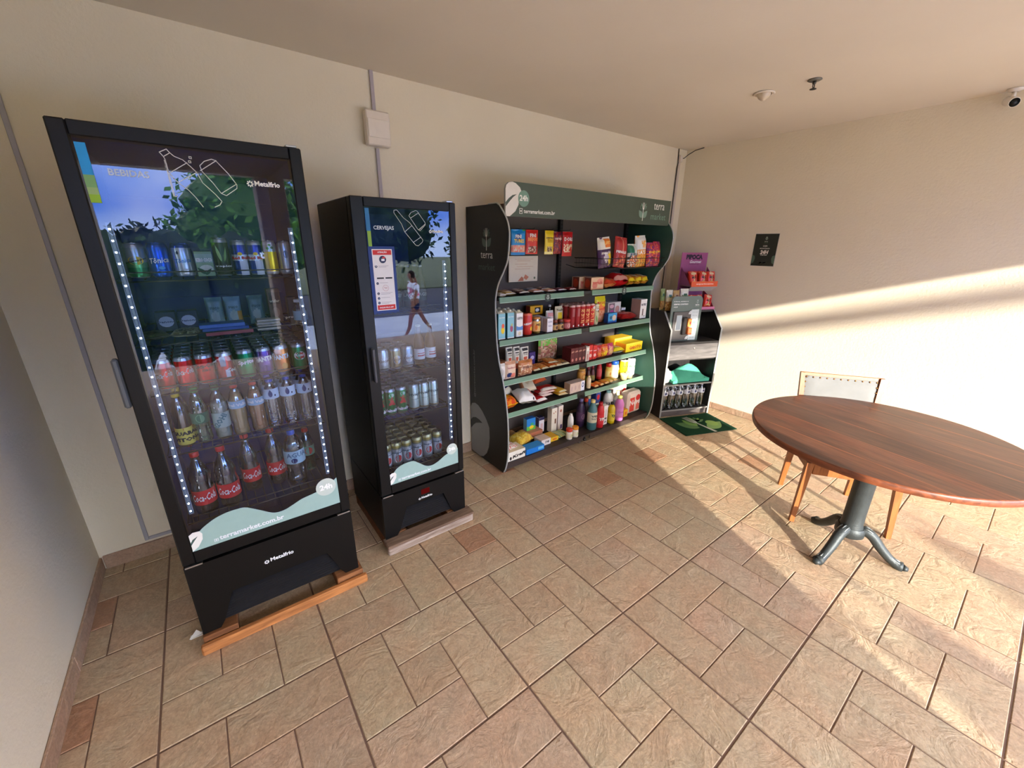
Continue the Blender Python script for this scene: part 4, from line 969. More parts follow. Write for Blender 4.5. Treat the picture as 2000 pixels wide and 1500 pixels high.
def bag(name, label, cat, w, h, d, base, shapes=(), loc=(0, 0, 0), group=None, rot=(0, 0, 0), seed=0, crimp=.07, back=None, texts=(), sq=4, mat='film'):
    rnd = random.Random(seed+len(label)); ph = rnd.uniform(0, 50); nx, nz = 14, 18
    def th(u, v):
        e = max(0, 1-abs(u)**sq); vv = (v-.5)*2; f = max(0, 1-abs(vv)**3.2)
        if v < crimp or v > 1-crimp: f *= .12
        return d/2*(e**.5)*f**.7+.0008
    def wr(u, v): return noise.noise(Vector((u*2.2+ph, v*3.4, ph)))*d*.13*max(0, 1-abs(u)**6)
    def P_(x, y, off):
        u, v = x/(w/2), y/h; u = max(-1, min(1, u)); v = max(0, min(1, v))
        pin = 1-.06*math.sin(PI*v)*min(1, d/w*1.2)
        return Vector((x*pin, -th(u, v)-wr(u, v)-off, y))
    def colat(u, v, c0):
        for s in shapes:
            if s[0] == 'r' and s[1] <= u <= s[3] and s[2] <= v <= s[4]: c0 = s[5]
            elif s[0] == 'd' and ((u-s[1])/s[3])**2+((v-s[2])/s[4])**2 <= 1: c0 = s[5]
            elif s[0] == 'n' and s[2] <= v <= s[4] and s[1] <= u <= s[3]:
                k = noise.noise(Vector((u*s[6]+ph, v*s[6]*1.2, 3+ph)))
                c0 = s[5][int(abs(k)*2.6*len(s[5])) % len(s[5])] 
        return c0
    vs = []; fs = []; cl = []
    for i in range(nx+1):
        for j in range(nz+1): vs.append(P_((i/nx*2-1)*w/2, j/nz*h, 0))
    for i in range(nx+1):
        for j in range(nz+1): p = vs[i*(nz+1)+j]; vs.append(Vector((p.x, -p.y*.9, p.z)))
    st = (nx+1)*(nz+1)
    for i in range(nx):
        for j in range(nz):
            q = [i*(nz+1)+j, (i+1)*(nz+1)+j, (i+1)*(nz+1)+j+1, i*(nz+1)+j+1]; fs.append(q); cl.append(colat((i+.5)/nx*2-1, (j+.5)/nz, base))
            fs.append([st+k for k in q][::-1]); cl.append(back or base)
    m_ = M(); m_.add(vs, fs, mat, cl, True)
    m2 = M()
    for s in texts: dtext(m2, Fr((0, 0, 0), fn=P_), s[0], s[1]*w/2, s[2]*h, s[3]*w, s[4], .0012, 'card', align='C', bold=.03, shear=s[5] if len(s) > 5 else 0, h=(s[6]*h if len(s) > 6 else None), res=1)
    o = m_.build(name, None, loc, 0, label, cat, group, rot=rot)
    if texts: m2.build('brand_print', o)
    return o
LIE = -PI/2
K = rgb
red, dred, yel, org, wht, crm, grn, dgr, blu, nvy, brn, pnk, ppl, blk = K(196, 30, 34), K(128, 20, 26), K(240, 205, 40), K(226, 120, 40), K(238, 236, 230), K(232, 214, 178), K(70, 160, 70), K(30, 84, 50), K(40, 110, 200), K(28, 36, 84), K(112, 66, 40), K(222, 90, 120), K(96, 44, 110), K(26, 24, 24)
# ------------------------------------------------------------------ large fridge
def rows(proto, n_, dy, label, group, dx=0):
    out_ = []
    for k in range(1, n_+1): 
        l = proto.location; out_.append(dup(proto, (l[0]+dx*k, l[1]+dy*k, l[2]), label, group))
    return out_
Z1 = 1.5905
can('drink_can', 'silver-topped green tonic can at the left end of the top shelf in the large fridge', 'can', .030, .118, [(.30, K(60, 150, 90)), (.45, K(110, 180, 110)), (1, K(176, 184, 182))], [('d', 0, .50, .75, .12, K(236, 196, 60)), ('t', 'Schweppes', 0, .46, 1.15, K(40, 30, 20), .03, .2, .07, .25)], (.548, -.775, Z1))
can('drink_can', 'plain bright blue tonic can on the top shelf in the large fridge', 'can', .031, .119, [(.06, SILVER), (.9, K(22, 84, 190)), (1, K(30, 60, 150))], [('t', 'Tônica', 0, .42, .95, wht, .02, .25, .16, .1), ('d', .1, .28, .3, .05, K(90, 170, 230))], (.612, -.775, Z1), lid=K(40, 70, 160))
can('drink_can', 'silver tonic can with a blue rim on the top shelf in the large fridge', 'can', .031, .118, [(.05, SILVER), (.85, K(190, 200, 208)), (1, K(40, 70, 150))], [('t', 'Tônica', 0, .42, .8, K(60, 130, 200), .02, .25, .13, .1), ('d', -.4, .72, .12, .05, K(40, 50, 80))], (.679, -.775, Z1), lid=K(40, 70, 160))
carton('juice_box', 'small green and white coconut drink carton between the cans in the large fridge', 'juice box', .054, .090, .04, K(140, 168, 130), K(90, 130, 96), K(160, 180, 150), [('r', -1, .55, 1, .9, K(150, 176, 160)), ('t', 'KERO COCO', 0, .58, .92, wht, .05, 0, .16), ('d', .1, .30, .8, .16, K(210, 216, 196)), ('l', 0, .08, .4, .5, .8, dgr), ('l', -.1, .05, .35, .4, -.7, dgr)], (.742, -.80, Z1))
can('drink_can', 'tall dark green energy drink can on the top shelf in the large fridge', 'can', .0268, .138, [(.35, K(34, 34, 30)), (.92, K(40, 56, 34)), (1, K(70, 86, 60))], [('l', -.15, .38, .45, .4, .2, K(150, 190, 120)), ('l', .2, .38, .40, .3, -.2, K(120, 160, 90)), ('t', 'tropical', 0, .22, 1.2, wht, .03, 0, .07)], (.801, -.775, Z1))
for x, who in ((.860, 'left'), (.913, 'right')):
    can('drink_can', f'slim blue and silver energy drink can, {who} one of the two on the top shelf', 'can', .0262, .130, [(.42, K(30, 62, 150)), (.6, K(200, 206, 212)), (1, K(34, 50, 140))], [('r', -.2, 0, 1, .42, K(205, 210, 216)), ('t', 'Red Bull', 0, .46, 1.2, red, .05, 0, .09), ('d', 0, .62, .3, .05, yel)], (x, -.775, Z1), group='slim energy cans on the top shelf')
can('drink_can', 'slim yellow and silver energy drink can on the top shelf in the large fridge', 'can', .0262, .130, [(.08, SILVER), (.68, K(214, 186, 40)), (1, K(170, 180, 170))], [('d', -.3, .78, .2, .04, grn), ('d', .3, .80, .2, .04, K(40, 100, 60)), ('d', 0, .88, .2, .03, grn)], (.966, -.775, Z1))
can('drink_can', 'slim plain silver can at the right end of the top shelf', 'can', .0262, .130, [(1, K(176, 184, 190))], [('d', 0, .6, .4, .12, K(120, 140, 160))], (1.021, -.775, Z1))
# second shelf: pouches, cups, bars
Z2 = 1.3632
for k, x in enumerate((.575, .648)):
    carton('yogurt_carton', f'dark blue dairy carton with white wave mark, {("left", "right")[k]} of the pair on the second shelf', 'carton', .066, .078, .05, K(28, 40, 66), K(20, 28, 48), K(60, 70, 90), [('d', 0, .5, .75, .28, K(190, 198, 206)), ('t', 'Danone', 0, .44, .9, K(60, 70, 90), .03, 0, .12)], (x, -.60, Z2), group='dairy cartons on the second shelf')
for k, (x, c) in enumerate(((.745, K(110, 140, 136)), (.812, K(104, 138, 150)), (.900, K(96, 128, 130)))):
    bag('drink_pouch', ('pale green drink pouch standing left of the blue-capped one on the second shelf', 'pale blue drink pouch with orange side standing on the second shelf', 'grey-green drink pouch standing at the middle of the second shelf')[k], 'pouch', .062, .125, .034, c, [('d', 0, .35, .6, .18, K(150, 170, 160)), ('r', .4, 0, 1, .5, K(190, 140, 60) if k == 1 else c)], (x, -.58, Z2), seed=k, texts=[('suco', 0, .6, .6, K(60, 90, 90))])
carton('cookie_box', 'brown wafer box standing towards the right of the second shelf', 'box', .052, .150, .05, K(120, 84, 66), K(80, 56, 46), K(120, 90, 70), [('r', -.8, .55, .8, .9, K(90, 60, 50)), ('t', 'wafer', 0, .6, .8, crm), ('d', 0, .3, .6, .15, K(150, 110, 90))], (.975, -.60, Z2))
carton('bar_box', 'dark box lettered up its side near the right end of the second shelf', 'box', .034, .120, .05, K(40, 46, 58), K(30, 34, 44), K(50, 56, 66), [('t', 'protein', 0, .2, 2.0, wht, .02, 0, .12, 0)], (1.030, -.70, Z2))
SW = [(.55, 'flat dark food packet at the left of the second shelf', K(90, 84, 60)), (.625, 'flat pale crinkled food packet on the second shelf', K(170, 168, 130))]
for k, (x, lb, c) in enumerate(SW): bag('food_packet', lb, 'packet', .085, .12, .026, c, [('n', -1, 0, 1, 1, [c, K(120, 110, 70), K(60, 60, 40)], 3)], (x, -.81, Z2+.0145), rot=(LIE, 0, (.25, -.2)[k]), seed=k+3)
carton('chocolate_bar', 'blue and white chocolate bar lying in a stack, topmost on the second shelf', 'chocolate bar', .15, .014, .07, K(60, 100, 170), wht, K(70, 110, 170), [], (.755, -.815, Z2+.0312))
carton('chocolate_bar', 'blue chocolate bar lying in the middle of the stack on the second shelf', 'chocolate bar', .155, .014, .072, K(50, 80, 150), wht, K(60, 90, 160), [], (.765, -.815, Z2+.0161))
carton('chocolate_bar', 'red-edged chocolate bar lying at the bottom of the stack on the second shelf', 'chocolate bar', .16, .014, .075, K(150, 60, 70), wht, K(160, 70, 80), [], (.775, -.815, Z2+.001))
cb0 = carton('cheese_slice_pack', 'cream sandwich biscuit in the stack of four on the second shelf', 'biscuit', .086, .009, .06, K(196, 184, 160), K(180, 168, 150), K(206, 196, 176), [('r', -.95, .3, .95, .5, K(70, 60, 60))], (.915, -.80, Z2+.001), group='stack of four cream biscuits on the second shelf')
for k in (1, 2, 3): dup(cb0, (.915+.003*(k % 2), -.80, Z2+.001+.0115*k))
bottle('water_bottle', 'small clear bottle lying open-capped at the right of the second shelf', 'bottle', [(.026, 0), (.028, .01), (.028, .075), (.012, .095), (.012, .105)], 'clear_plastic', WHITE, (.020, .106, .118), wht, (.03, .07, K(150, 190, 200), []), None, (1.045, -.775, Z2))
# third shelf: soft drink cans, many rows deep
Z3 = 1.1728; COLA = K(214, 24, 30)
CN = [(.538, 'red cola can in the large fridge, leftmost of the front row', [(.04, SILVER), (1, COLA)], [('t', 'Coca-Cola', -.05, .40, 1.05, wht, .01, .35, .20, .15)], SILVER),
      (.603, 'red cola can in the large fridge, second from the left in front', [(.04, SILVER), (1, COLA)], [('t', 'Coca-Cola', 0, .42, 1.05, wht, .01, .35, .20, .15)], SILVER),
      (.668, 'red cola can with black script in the large fridge, third in front', [(.04, SILVER), (1, K(200, 22, 26))], [('t', 'Coca-Cola', 0, .55, 1.3, blk, .03, .35, .16, .1), ('t', 'ZERO', .1, .44, .5, blk)], SILVER),
      (.735, 'red cola can turned to show its grey nutrition table, large fridge front row', [(.04, SILVER), (1, K(190, 26, 36))], [('r', -.55, .52, .1, .86, K(170, 176, 186)), ('r', -.1, .14, .4, .40, K(200, 206, 212)), ('t', 'Coca', .75, .3, .8, wht, .03, .3, .15)], SILVER),
      (.808, 'green lemon soda can in the front row of the large fridge', [(.04, SILVER), (1, K(20, 140, 84))], [('t', 'Sprite', 0, .45, 1.1, wht, .05, .15, .2, .1)], SILVER),
      (.876, 'purple grape soda can in the front row of the large fridge', [(.04, SILVER), (.9, K(120, 84, 160)), (1, K(170, 150, 190))], [('t', 'FANTA', 0, .5, 1.2, wht, .06, 0, .18, .1), ('d', 0, .25, .5, .12, K(90, 50, 130))], SILVER),
      (.942, 'orange soda can in the front row of the large fridge', [(.04, SILVER), (1, K(222, 130, 60))], [('t', 'FANTA', 0, .5, 1.2, wht, .06, 0, .18, .1), ('d', .2, .25, .4, .12, K(240, 170, 80))], SILVER),
      (1.012, 'green can with red badge at the right end of the large fridge can row', [(.04, SILVER), (1, K(30, 130, 80))], [('d', 0, .55, .8, .16, wht), ('d', 0, .55, .65, .12, red), ('t', 'Kuat', 0, .52, .6, wht)], SILVER)]
for k, (x, lb, bands, sh, lidc) in enumerate(CN):
    p = can('soda_can', lb, 'can', .0305 if k < 5 else .0300, .120, bands, sh, (x, -.778, Z3), lid=lidc)
    colr = ('red', 'red', 'red', 'red', 'green', 'purple', 'orange', 'green')[k]
    rows(p, 5 if k > 1 else 4, .0655, f'{colr} soda can standing behind the front row, column {("first", "second", "third", "fourth", "fifth", "sixth", "seventh", "eighth")[k]} from the left', f'soda cans behind the {("first", "second", "third", "fourth", "fifth", "sixth", "seventh", "eighth")[k]} front can')
# fourth shelf: half litre bottles
Z4 = .9210
PET = [(.0, .002), (.024, 0), (.029, .008), (.0305, .02), (.0285, .055), (.0305, .08), (.0305, .14), (.028, .160), (.020, .188), (.0125, .204), (.0125, .218)]
def pet(label, x, y, z, s, matn, cap, lab, liq, group=None, nm='drink_bottle', sz=1.0):
    pr = [(r_*s, zz*sz) for r_, zz in PET]
    return bottle(nm, label, 'bottle', pr, matn, WHITE, (.0145*s**.3, .212*sz, .230*sz), cap, lab, liq, (x, y, z), group)
pg = pet('dark guarana bottle with yellow label at the left end of the bottle shelf', .552, -.775, Z4, .95, 'clear_plastic', K(240, 200, 30), (.012, .085, K(236, 214, 90), [('r', -4, .86, 4, 1, red), ('t', 'GUARA', 0, .56, 1.5, blk, .06, 0, .24), ('t', 'VITON', 0, .20, 1.5, blk, .06, 0, .24)]), (K(44, 26, 18), .18))
rows(pg, 1, .07, 'dark guarana bottle with yellow label standing behind the front one', 'guarana bottles')
ph_ = pet('green lemon soda bottle with green cap, third from the left of its shelf', .612, -.775, Z4, 1.0, 'green_plastic', K(80, 150, 70), (.09, .135, K(60, 110, 80), [('d', 0, .5, .5, .4, K(110, 160, 120))]), None, sz=1.04)
pi_ = pet('clear citrus drink bottle with dark green cap on the bottle shelf', .681, -.775, Z4, 1.0, 'clear_plastic', K(30, 110, 84), (.055, .12, K(170, 188, 176), [('t', 'H2OH!', 0, .3, 1.3, K(90, 130, 130), .05, 0, .4, .9)]), (K(180, 190, 168), .17), sz=1.02)
for k, x in enumerate((.745, .814)):
    pet(f'orange juice bottle with red cap and pale blue label band, {("left", "right")[k]} one of the pair', x, -.775, Z4, 1.0, 'clear_plastic', K(206, 66, 52), (.125, .158, K(170, 196, 214), [('t', 'Del Valle', 0, .3, 1.3, wht, .05, 0, .4)]), ((K(206, 166, 104), K(206, 134, 84))[k], .195), group='orange juice bottles on the bottle shelf')
for k, x in enumerate((.876, .943, 1.012)):
    p = pet(f'clear water bottle with blue drop label, {("left", "middle", "right")[k]} one of three on the bottle shelf', x, -.775, Z4, 1.0, 'clear_plastic', K(40, 70, 170), (.140, .186, K(206, 218, 228), [('d', -.15, .5, .26, .30, K(36, 56, 110)), ('l', -.15, .6, .34, .26, 0, K(36, 56, 110)), ('d', .4, .35, .1, .1, nvy)], .0312), None, nm='water_bottle')
    rows(p, 2, .068, 'clear water bottle in the rows behind the three front ones', 'water bottles behind the front ones')
# bottom shelf: larger bottles
Z5 = .6010
BIG = [(.0, .003), (.032, 0), (.040, .010), (.041, .03), (.0385, .055), (.041, .075), (.041, .125), (.036, .150), (.041, .18), (.030, .215), (.016, .25), (.014, .275)]
def cola(label, x, y, lab2=True, s=1.0, capc=None, group=None):
    pr = [(r_*s, zz) for r_, zz in BIG]
    return bottle('cola_bottle', label, 'bottle', pr, 'clear_plastic', WHITE, (.0165, .268, .290), capc or K(206, 30, 34), (.055, .122, K(206, 22, 30), [('t', 'Coca-Cola', 0, .28, 1.08, wht, .01, .35, .5, .03)], .0415*s), (K(46, 22, 20), .14), (x, y, Z5), group)
cola('large cola bottle with red label, far left on the bottom shelf', .562, -.785)
cola('large cola bottle with red label, second from the left on the bottom shelf', .651, -.785)
cola('cola bottle with red label standing deeper, third from the left on the bottom shelf', .745, -.70, s=.9)
cola('cola bottle with red label standing deeper, fourth from the left on the bottom shelf', .848, -.70, s=.9)
bw = bottle('water_bottle', 'big clear crumpled-looking water bottle with blue cap on the bottom shelf', 'bottle', [(.0, .003), (.034, 0), (.043, .01), (.044, .05), (.041, .07), (.044, .09), (.044, .17), (.040, .19), (.043, .21), (.030, .24), (.016, .262), (.014, .27)], 'clear_plastic', WHITE, (.0165, .262, .285), K(40, 90, 190), (.125, .190, K(170, 198, 206), [('d', -.2, .25, .3, .2, nvy), ('t', 'AGUA', .1, .5, 1.0, K(90, 120, 140))], .0445), None, (.925, -.770, Z5))
pet('small green bottle with a red badge at the right end of the bottom shelf', 1.000, -.66, Z5, 1.0, 'green_plastic', red, (.09, .14, K(120, 170, 140), [('d', 0, .5, .6, .4, red)]), None)
# ------------------------------------------------------------------ narrow fridge
ZA, ZB, ZC, ZD = 1.3792, 1.0612, .7962, .4712
LONG = [(.0, .002), (.026, 0), (.0305, .006), (.0305, .12), (.026, .150), (.0145, .175), (.0125, .215), (.0130, .222)]
for k, x in enumerate((1.47, 1.545, 1.62, 1.695)):
    p = bottle('beer_bottle', f'dark brown long-neck bottle, {("first", "second", "third", "fourth")[k]} from the left on the narrow fridge top shelf', 'bottle', LONG, 'gloss_black', K(40, 24, 14), (.0140, .218, .228), K(190, 186, 170), (.04, .10, K(60, 66, 50), [('t', 'LAGER', 0, .4, 1.2, K(150, 150, 130))]), None, (x, -.62, ZA))
    rows(p, 2, .068, 'dark brown long-neck beer bottle standing behind the front four', 'long-neck beer bottles behind the front four')
for k, (x, c, lb) in enumerate(((1.432, K(210, 220, 220), 'pale silver short beer can, first on the middle shelf of the narrow fridge'), (1.502, K(176, 160, 120), 'beige short beer can, second on the middle shelf of the narrow fridge'), (1.572, K(160, 180, 196), 'pale blue short beer can, third on the middle shelf of the narrow fridge'))):
    p = can('beer_can', lb, 'can', .031, .120, [(.1, SILVER), (1, c)], [('d', 0, .45, .7, .2, K(230, 232, 230)), ('t', 'CHOPP', 0, .4, 1.0, K(120, 100, 80))], (x, -.66, ZB))
    rows(p, 2, .066, lb.replace('short beer can', 'short beer can in the rows behind the can').split(',')[0], f'cans behind the {("pale", "beige", "pale blue")[k]} can')
for k, x in enumerate((1.645, 1.715)):
    bottle('beer_bottle', f'brown beer bottle with white shield label, {("left", "right")[k]} one of two on the middle shelf', 'bottle', LONG, 'gloss_black', K(66, 36, 18), (.0140, .218, .228), K(200, 190, 150), (.035, .095, K(222, 222, 218), [('r', -.7, .3, .7, .42, K(180, 60, 60)), ('r', -.7, .55, .7, .62, K(180, 60, 60))]), None, (x, -.66, ZB), group='shield label beer bottles')
for k, x in enumerate((1.388, 1.450, 1.515)):
    p = can('beer_can', f'tall green beer can with red star, {("leftmost", "middle", "rightmost")[k]} of three in the narrow fridge', 'can', .030, .158, [(.05, SILVER), (.9, K(24, 128, 66)), (1, K(60, 150, 90))], [('d', 0, .78, .5, .07, K(190, 220, 196)), ('t', '★', 0, .50, .7, red, 0), ('l', -.05, .46, .16, .5, 0, red), ('l', -.05, .50, .14, .5, 2.2, red), ('l', -.05, .50, .14, .5, -2.2, red), ('t', 'Heineken', 0, .16, 1.45, wht, .04, 0, .13)], (x, -.665, ZC))
    rows(p, 4, .064, 'tall green beer can in the rows behind the three front ones', 'tall green beer cans behind the front row')
for k, x in enumerate((1.590, 1.652, 1.714)):
    p = can('beer_can', f'tall pale silver beer can, {("leftmost", "middle", "rightmost")[k]} of three right of the green cans', 'can', .030, .158, [(.06, SILVER), (.12, K(150, 130, 90)), (1, K(190, 204, 196))], [('t', 'DEVASSA', 0, .58, 1.4, K(40, 60, 70), .03, 0, .09), ('r', -.9, .44, .9, .46, K(140, 160, 150))], (x, -.665, ZC))
    rows(p, 4, .064, 'tall pale silver beer can in the rows behind the three front ones', 'tall silver beer cans behind the front row')
for k, x in enumerate((1.398, 1.460, 1.522, 1.588, 1.655, 1.722)):
    p = can('beer_can', f'white gold-topped beer can, bottom front row of narrow fridge, {("first", "second", "third", "fourth", "fifth", "sixth")[k]} from the left', 'can', .0300, .150, [(.05, SILVER), (.74, K(206, 214, 216)), (.80, K(150, 150, 120)), (1, K(170, 156, 84))], [('d', 0, .42, .85, .26, K(236, 236, 232)), ('d', 0, .36, .66, .14, K(186, 40, 44)), ('t', 'Itaipava', 0, .56, 1.2, K(60, 90, 110), .03, .2, .08)], (x, -.665, ZD), lid=K(200, 190, 140))
    rows(p, 4, .0645, 'gold-topped beer can in the rows behind the bottom front row', 'gold-topped beer cans behind the bottom front row')
# ------------------------------------------------------------------ shelving, hanging bags
def hang(label, x, y, w, h, d, base, shapes, texts, seed, top=1.826, nm='candy_bag'):
    return bag(nm, label, 'snack bag', w, h, d, base, shapes, (x, y, top-h), seed=seed, texts=texts)
hang('blue gummy bag hanging at the left end of the hook row', 2.690, -.215, .135, .182, .030, K(30, 140, 206), [('r', -1, .12, 1, .40, K(206, 130, 110)), ('n', -1, .12, 1, .40, [K(220, 150, 120), K(226, 120, 110), K(200, 190, 180)], 4), ('d', -.1, .68, .45, .14, K(28, 60, 130)), ('r', .6, .93, 1, 1, grn)], [('FINI', -.1, .66, .4, wht), ('TUBES', 0, .48, .7, yel)], 1)
hang('bright red gummy bag hanging second in the hook row', 2.822, -.215, .118, .175, .030, K(214, 44, 36), [('n', -.7, .08, .7, .32, [K(120, 50, 50), K(200, 180, 160), K(150, 60, 50)], 4)], [('FINI', 0, .70, .5, wht), ('BEIJOS', 0, .50, .8, K(250, 160, 90))], 2)
hang('narrow green candy bag hanging behind the red one', 2.888, -.14, .070, .140, .022, K(80, 176, 70), [('r', -1, .0, 1, .2, K(200, 220, 190)), ('d', 0, .62, .5, .12, wht)], [('mint', 0, .58, .7, K(20, 60, 30))], 3, top=1.808)
hang('slim yellow peanut bag hanging in the middle of the hook row', 3.000, -.215, .092, .178, .024, K(236, 204, 34), [('n', -.6, .10, .6, .34, [K(140, 100, 60), K(200, 170, 120), K(90, 70, 50)], 4), ('r', -1, 0, 1, .1, K(240, 226, 150))], [('AZEDINHO', 0, .66, .85, K(40, 50, 60)), ('fini', 0, .50, .6, K(190, 150, 20))], 4)
hang('dark red candy bag hanging right of the yellow bag', 3.103, -.20, .094, .170, .028, K(120, 20, 40), [('n', -1, 0, 1, 1, [K(120, 20, 40), K(90, 30, 70), K(170, 60, 50), K(140, 20, 30)], 3)], [('cereja', 0, .6, .8, K(240, 200, 190))], 5, top=1.820)
hang('red candy bag with cream picture hanging at the right end of the hook row', 3.200, -.215, .112, .190, .030, K(206, 32, 36), [('n', -.8, .15, .9, .5, [K(230, 190, 150), K(206, 60, 40), K(240, 220, 190)], 3)], [('DORI', 0, .62, .8, wht)], 6, top=1.822)
hang('white and black striped packet hanging behind the last red candy bag', 3.262, -.12, .05, .130, .02, K(220, 226, 190), [('r', -1, .2, 1, .28, blk), ('r', -1, .4, 1, .48, blk), ('r', -1, .6, 1, .68, blk), ('r', -1, .8, 1, .88, blk)], [], 7, top=1.822)
nf = M().box(-.150, .150, -.0015, .0015, 0, .202, 'card', K(224, 212, 192)); F = flatfr(-.0016)
for k, z in enumerate((.176, .163, .138, .118, .100)): drect(nf, F, -.09+.02*(k % 2), z, .10-.03*(k % 3), z+.0025, K(196, 150, 120))
dpoly(nf, F, [(-.06, .005), (.0, .005), (.0, .028), (-.02, .042)], K(190, 116, 90)); dpoly(nf, F, [(.0, .028), (.03, .012), (.055, .035), (.018, .058)], K(196, 124, 98)); ddisc(nf, F, .118, .026, .010, .010, K(110, 116, 90))
nf.build('price_notice', loc=(2.865, -.066, 1.4305), label='cream paper notice with small brown card drawings on the back of the shelving', cat='notice')
# crisps in the wire basket
def crisp(label, x, w, h, base, shapes, texts, seed, y=-.440, tilt=-.06, rz=0, d=.06): return bag('crisps_bag', label, 'crisps', w, h, d, base, shapes, (x, y, 1.544), rot=(tilt, rz, 0), seed=seed, texts=texts)
crisp('purple crisps bag with white and orange top at the left end of the wire basket', 3.418, .146, .240, K(74, 34, 84), [('r', -1, .62, 1, 1, K(226, 220, 206)), ('r', -.1, .68, .9, .94, org), ('d', .6, .3, .35, .22, yel), ('d', .0, .34, .4, .16, K(200, 190, 200)), ('r', -1, .55, 1, .62, K(60, 26, 70))], [('SENSAÇÕES', 0, .44, .8, wht), ('LAYS', .3, .76, .5, K(240, 200, 120))], 1, rz=-.10)
crisp('dark snack bag half hidden behind the purple and red bags', 3.500, .10, .185, K(70, 60, 60), [('n', -1, .0, 1, 1, [K(60, 50, 60), K(180, 170, 160), K(120, 80, 60)], 4)], [], 2, y=-.35)
crisp('tall red crisps bag leaning in the wire basket', 3.595, .150, .245, K(170, 40, 40), [('r', -.05, .55, .15, 1, K(210, 130, 110)), ('n', -.8, .05, .8, .38, [K(190, 60, 50), K(150, 40, 40), K(220, 120, 80)], 4)], [('PRINGLES', -.1, .46, .8, wht)], 3, rz=.10)
crisp('green and white crisps bag between the red bag and the white-topped bag', 3.755, .120, .190, K(200, 206, 196), [('r', -1, .62, 0, .95, K(30, 110, 84)), ('n', -1, .0, 1, .5, [K(220, 120, 60), K(230, 226, 220), K(60, 60, 56), K(226, 130, 60)], 4)], [('RUFFLES', 0, .5, .8, nvy)], 4, y=-.450)
crisp('white-topped orange crisps bag sticking out above the others in the basket', 3.895, .140, .262, K(228, 150, 50), [('r', -1, .55, 1, 1, K(228, 226, 218)), ('n', -.1, .62, .8, .9, [K(230, 170, 90), K(226, 226, 218)], 4), ('n', -1, .0, 1, .32, [K(226, 190, 80), K(214, 120, 40), K(230, 170, 60)], 5)], [('LAYS', -.1, .40, .7, wht)], 5, y=-.435, rz=-.06)
crisp('magenta and purple snack bag, second from the right end of the basket', 4.020, .118, .205, K(150, 40, 96), [('n', -1, 0, 1, 1, [K(170, 40, 80), K(110, 40, 110), K(226, 110, 60), K(190, 50, 70)], 3)], [('DORITOS', 0, .55, .85, yel)], 6, y=-.452, rz=-.03)
crisp('magenta and orange snack bag at the far right end of the basket', 4.122, .096, .215, K(180, 44, 80), [('n', -1, 0, 1, 1, [K(190, 44, 70), K(120, 44, 110), K(230, 130, 50), K(200, 60, 60)], 3)], [('CHEETOS', 0, .55, .85, yel)], 7, y=-.435)
def shelf_items(): pass
# ---- left bay, top shelf: flat chocolate packets
ZS = (1.363, 1.051, .736, .461, .089)
PK = [(2.432, -.28, .10, K(206, 190, 176), 'pale packet with grey print at the left end of the top left shelf', .3), (2.422, -.385, .07, K(214, 208, 200), 'small white packet with black stripes at the front left corner of the top left shelf', 0),
      (2.52, -.345, .13, K(200, 160, 60), 'yellow-brown chocolate packet lying at the front of the top left shelf', .2), (2.56, -.24, .13, K(176, 140, 80), 'tan chocolate packet lying deeper on the top left shelf', -.2),
      (2.66, -.33, .13, K(70, 30, 36), 'dark brown chocolate packet with white edge lying on the top left shelf', .15), (2.70, -.22, .13, K(110, 76, 80), 'mauve chocolate packet lying at the back of the top left shelf', .3),
      (2.80, -.33, .13, K(190, 120, 80), 'orange-brown chocolate packet lying mid-shelf at the top left', -.2), (2.84, -.22, .12, K(60, 76, 96), 'slate blue chocolate packet lying at the back under the hanging bags', .1),
      (2.93, -.34, .12, K(206, 150, 120), 'peach chocolate packet lying right of the round shelf badge', .25), (3.05, -.33, .11, K(110, 40, 70), 'purple and white chocolate packet near the right of the top left shelf', -.1),
      (3.16, -.34, .10, K(120, 30, 36), 'dark red chocolate packet at the right end of the top left shelf', .1), (2.98, -.21, .12, K(90, 40, 36), 'brown chocolate packet at the back right of the top left shelf', 0)]
for k, (x, y, w, c, lb, a) in enumerate(PK):
    w = w*.8; bag('chocolate_packet', lb, 'packet', w, .10, .024, c, [('r', -1, 0, 1, .10, wht), ('r', -1, .9, 1, 1, wht), ('d', .1, .5, .6, .25, (min(c[0]*2.2, 1), min(c[1]*2, 1), min(c[2]*1.8, 1), 1))], (x, y-.02, ZS[0]+.0135), rot=(LIE, 0, a*.3), seed=k, texts=[('choco', 0, .45, .7, wht)])
# ---- right bay, top shelf: breads and snacks
for k, (x, y, lb) in enumerate(((3.425, -.375, 'pink and cream toast pack in front at the left of the top right shelf'), (3.385, -.275, 'pink and cream toast pack standing behind the front one'))):
    carton('toast_pack', lb, 'bread', .155, .100, .085, K(226, 190, 150), K(120, 50, 34), K(230, 200, 170), [('n',) if 0 else ('d', -.4, .35, .4, .3, K(214, 130, 110)), ('d', .4, .65, .5, .25, K(226, 150, 130)), ('r', -1, .0, 1, .12, K(214, 150, 110)), ('t', 'torrada', 0, .42, .8, K(200, 90, 70))], (x, y, ZS[0]+.0005), group=None, sideshapes=[('d', 0, .5, .7, .35, K(180, 60, 30)), ('r', -1, 0, -.8, 1, K(200, 160, 130))])
bag('bread_bag', 'orange sliced bread bag lying between the toast pack and the red bag', 'bread', .175, .14, .080, K(222, 130, 66), [('r', -1, .2, 1, .5, K(236, 160, 90)), ('r', -1, .0, 1, .15, K(200, 70, 40))], (3.605, -.375, ZS[0]+.042), rot=(LIE, 0, .08), seed=3, texts=[('bolinho', 0, .3, .7, wht)])
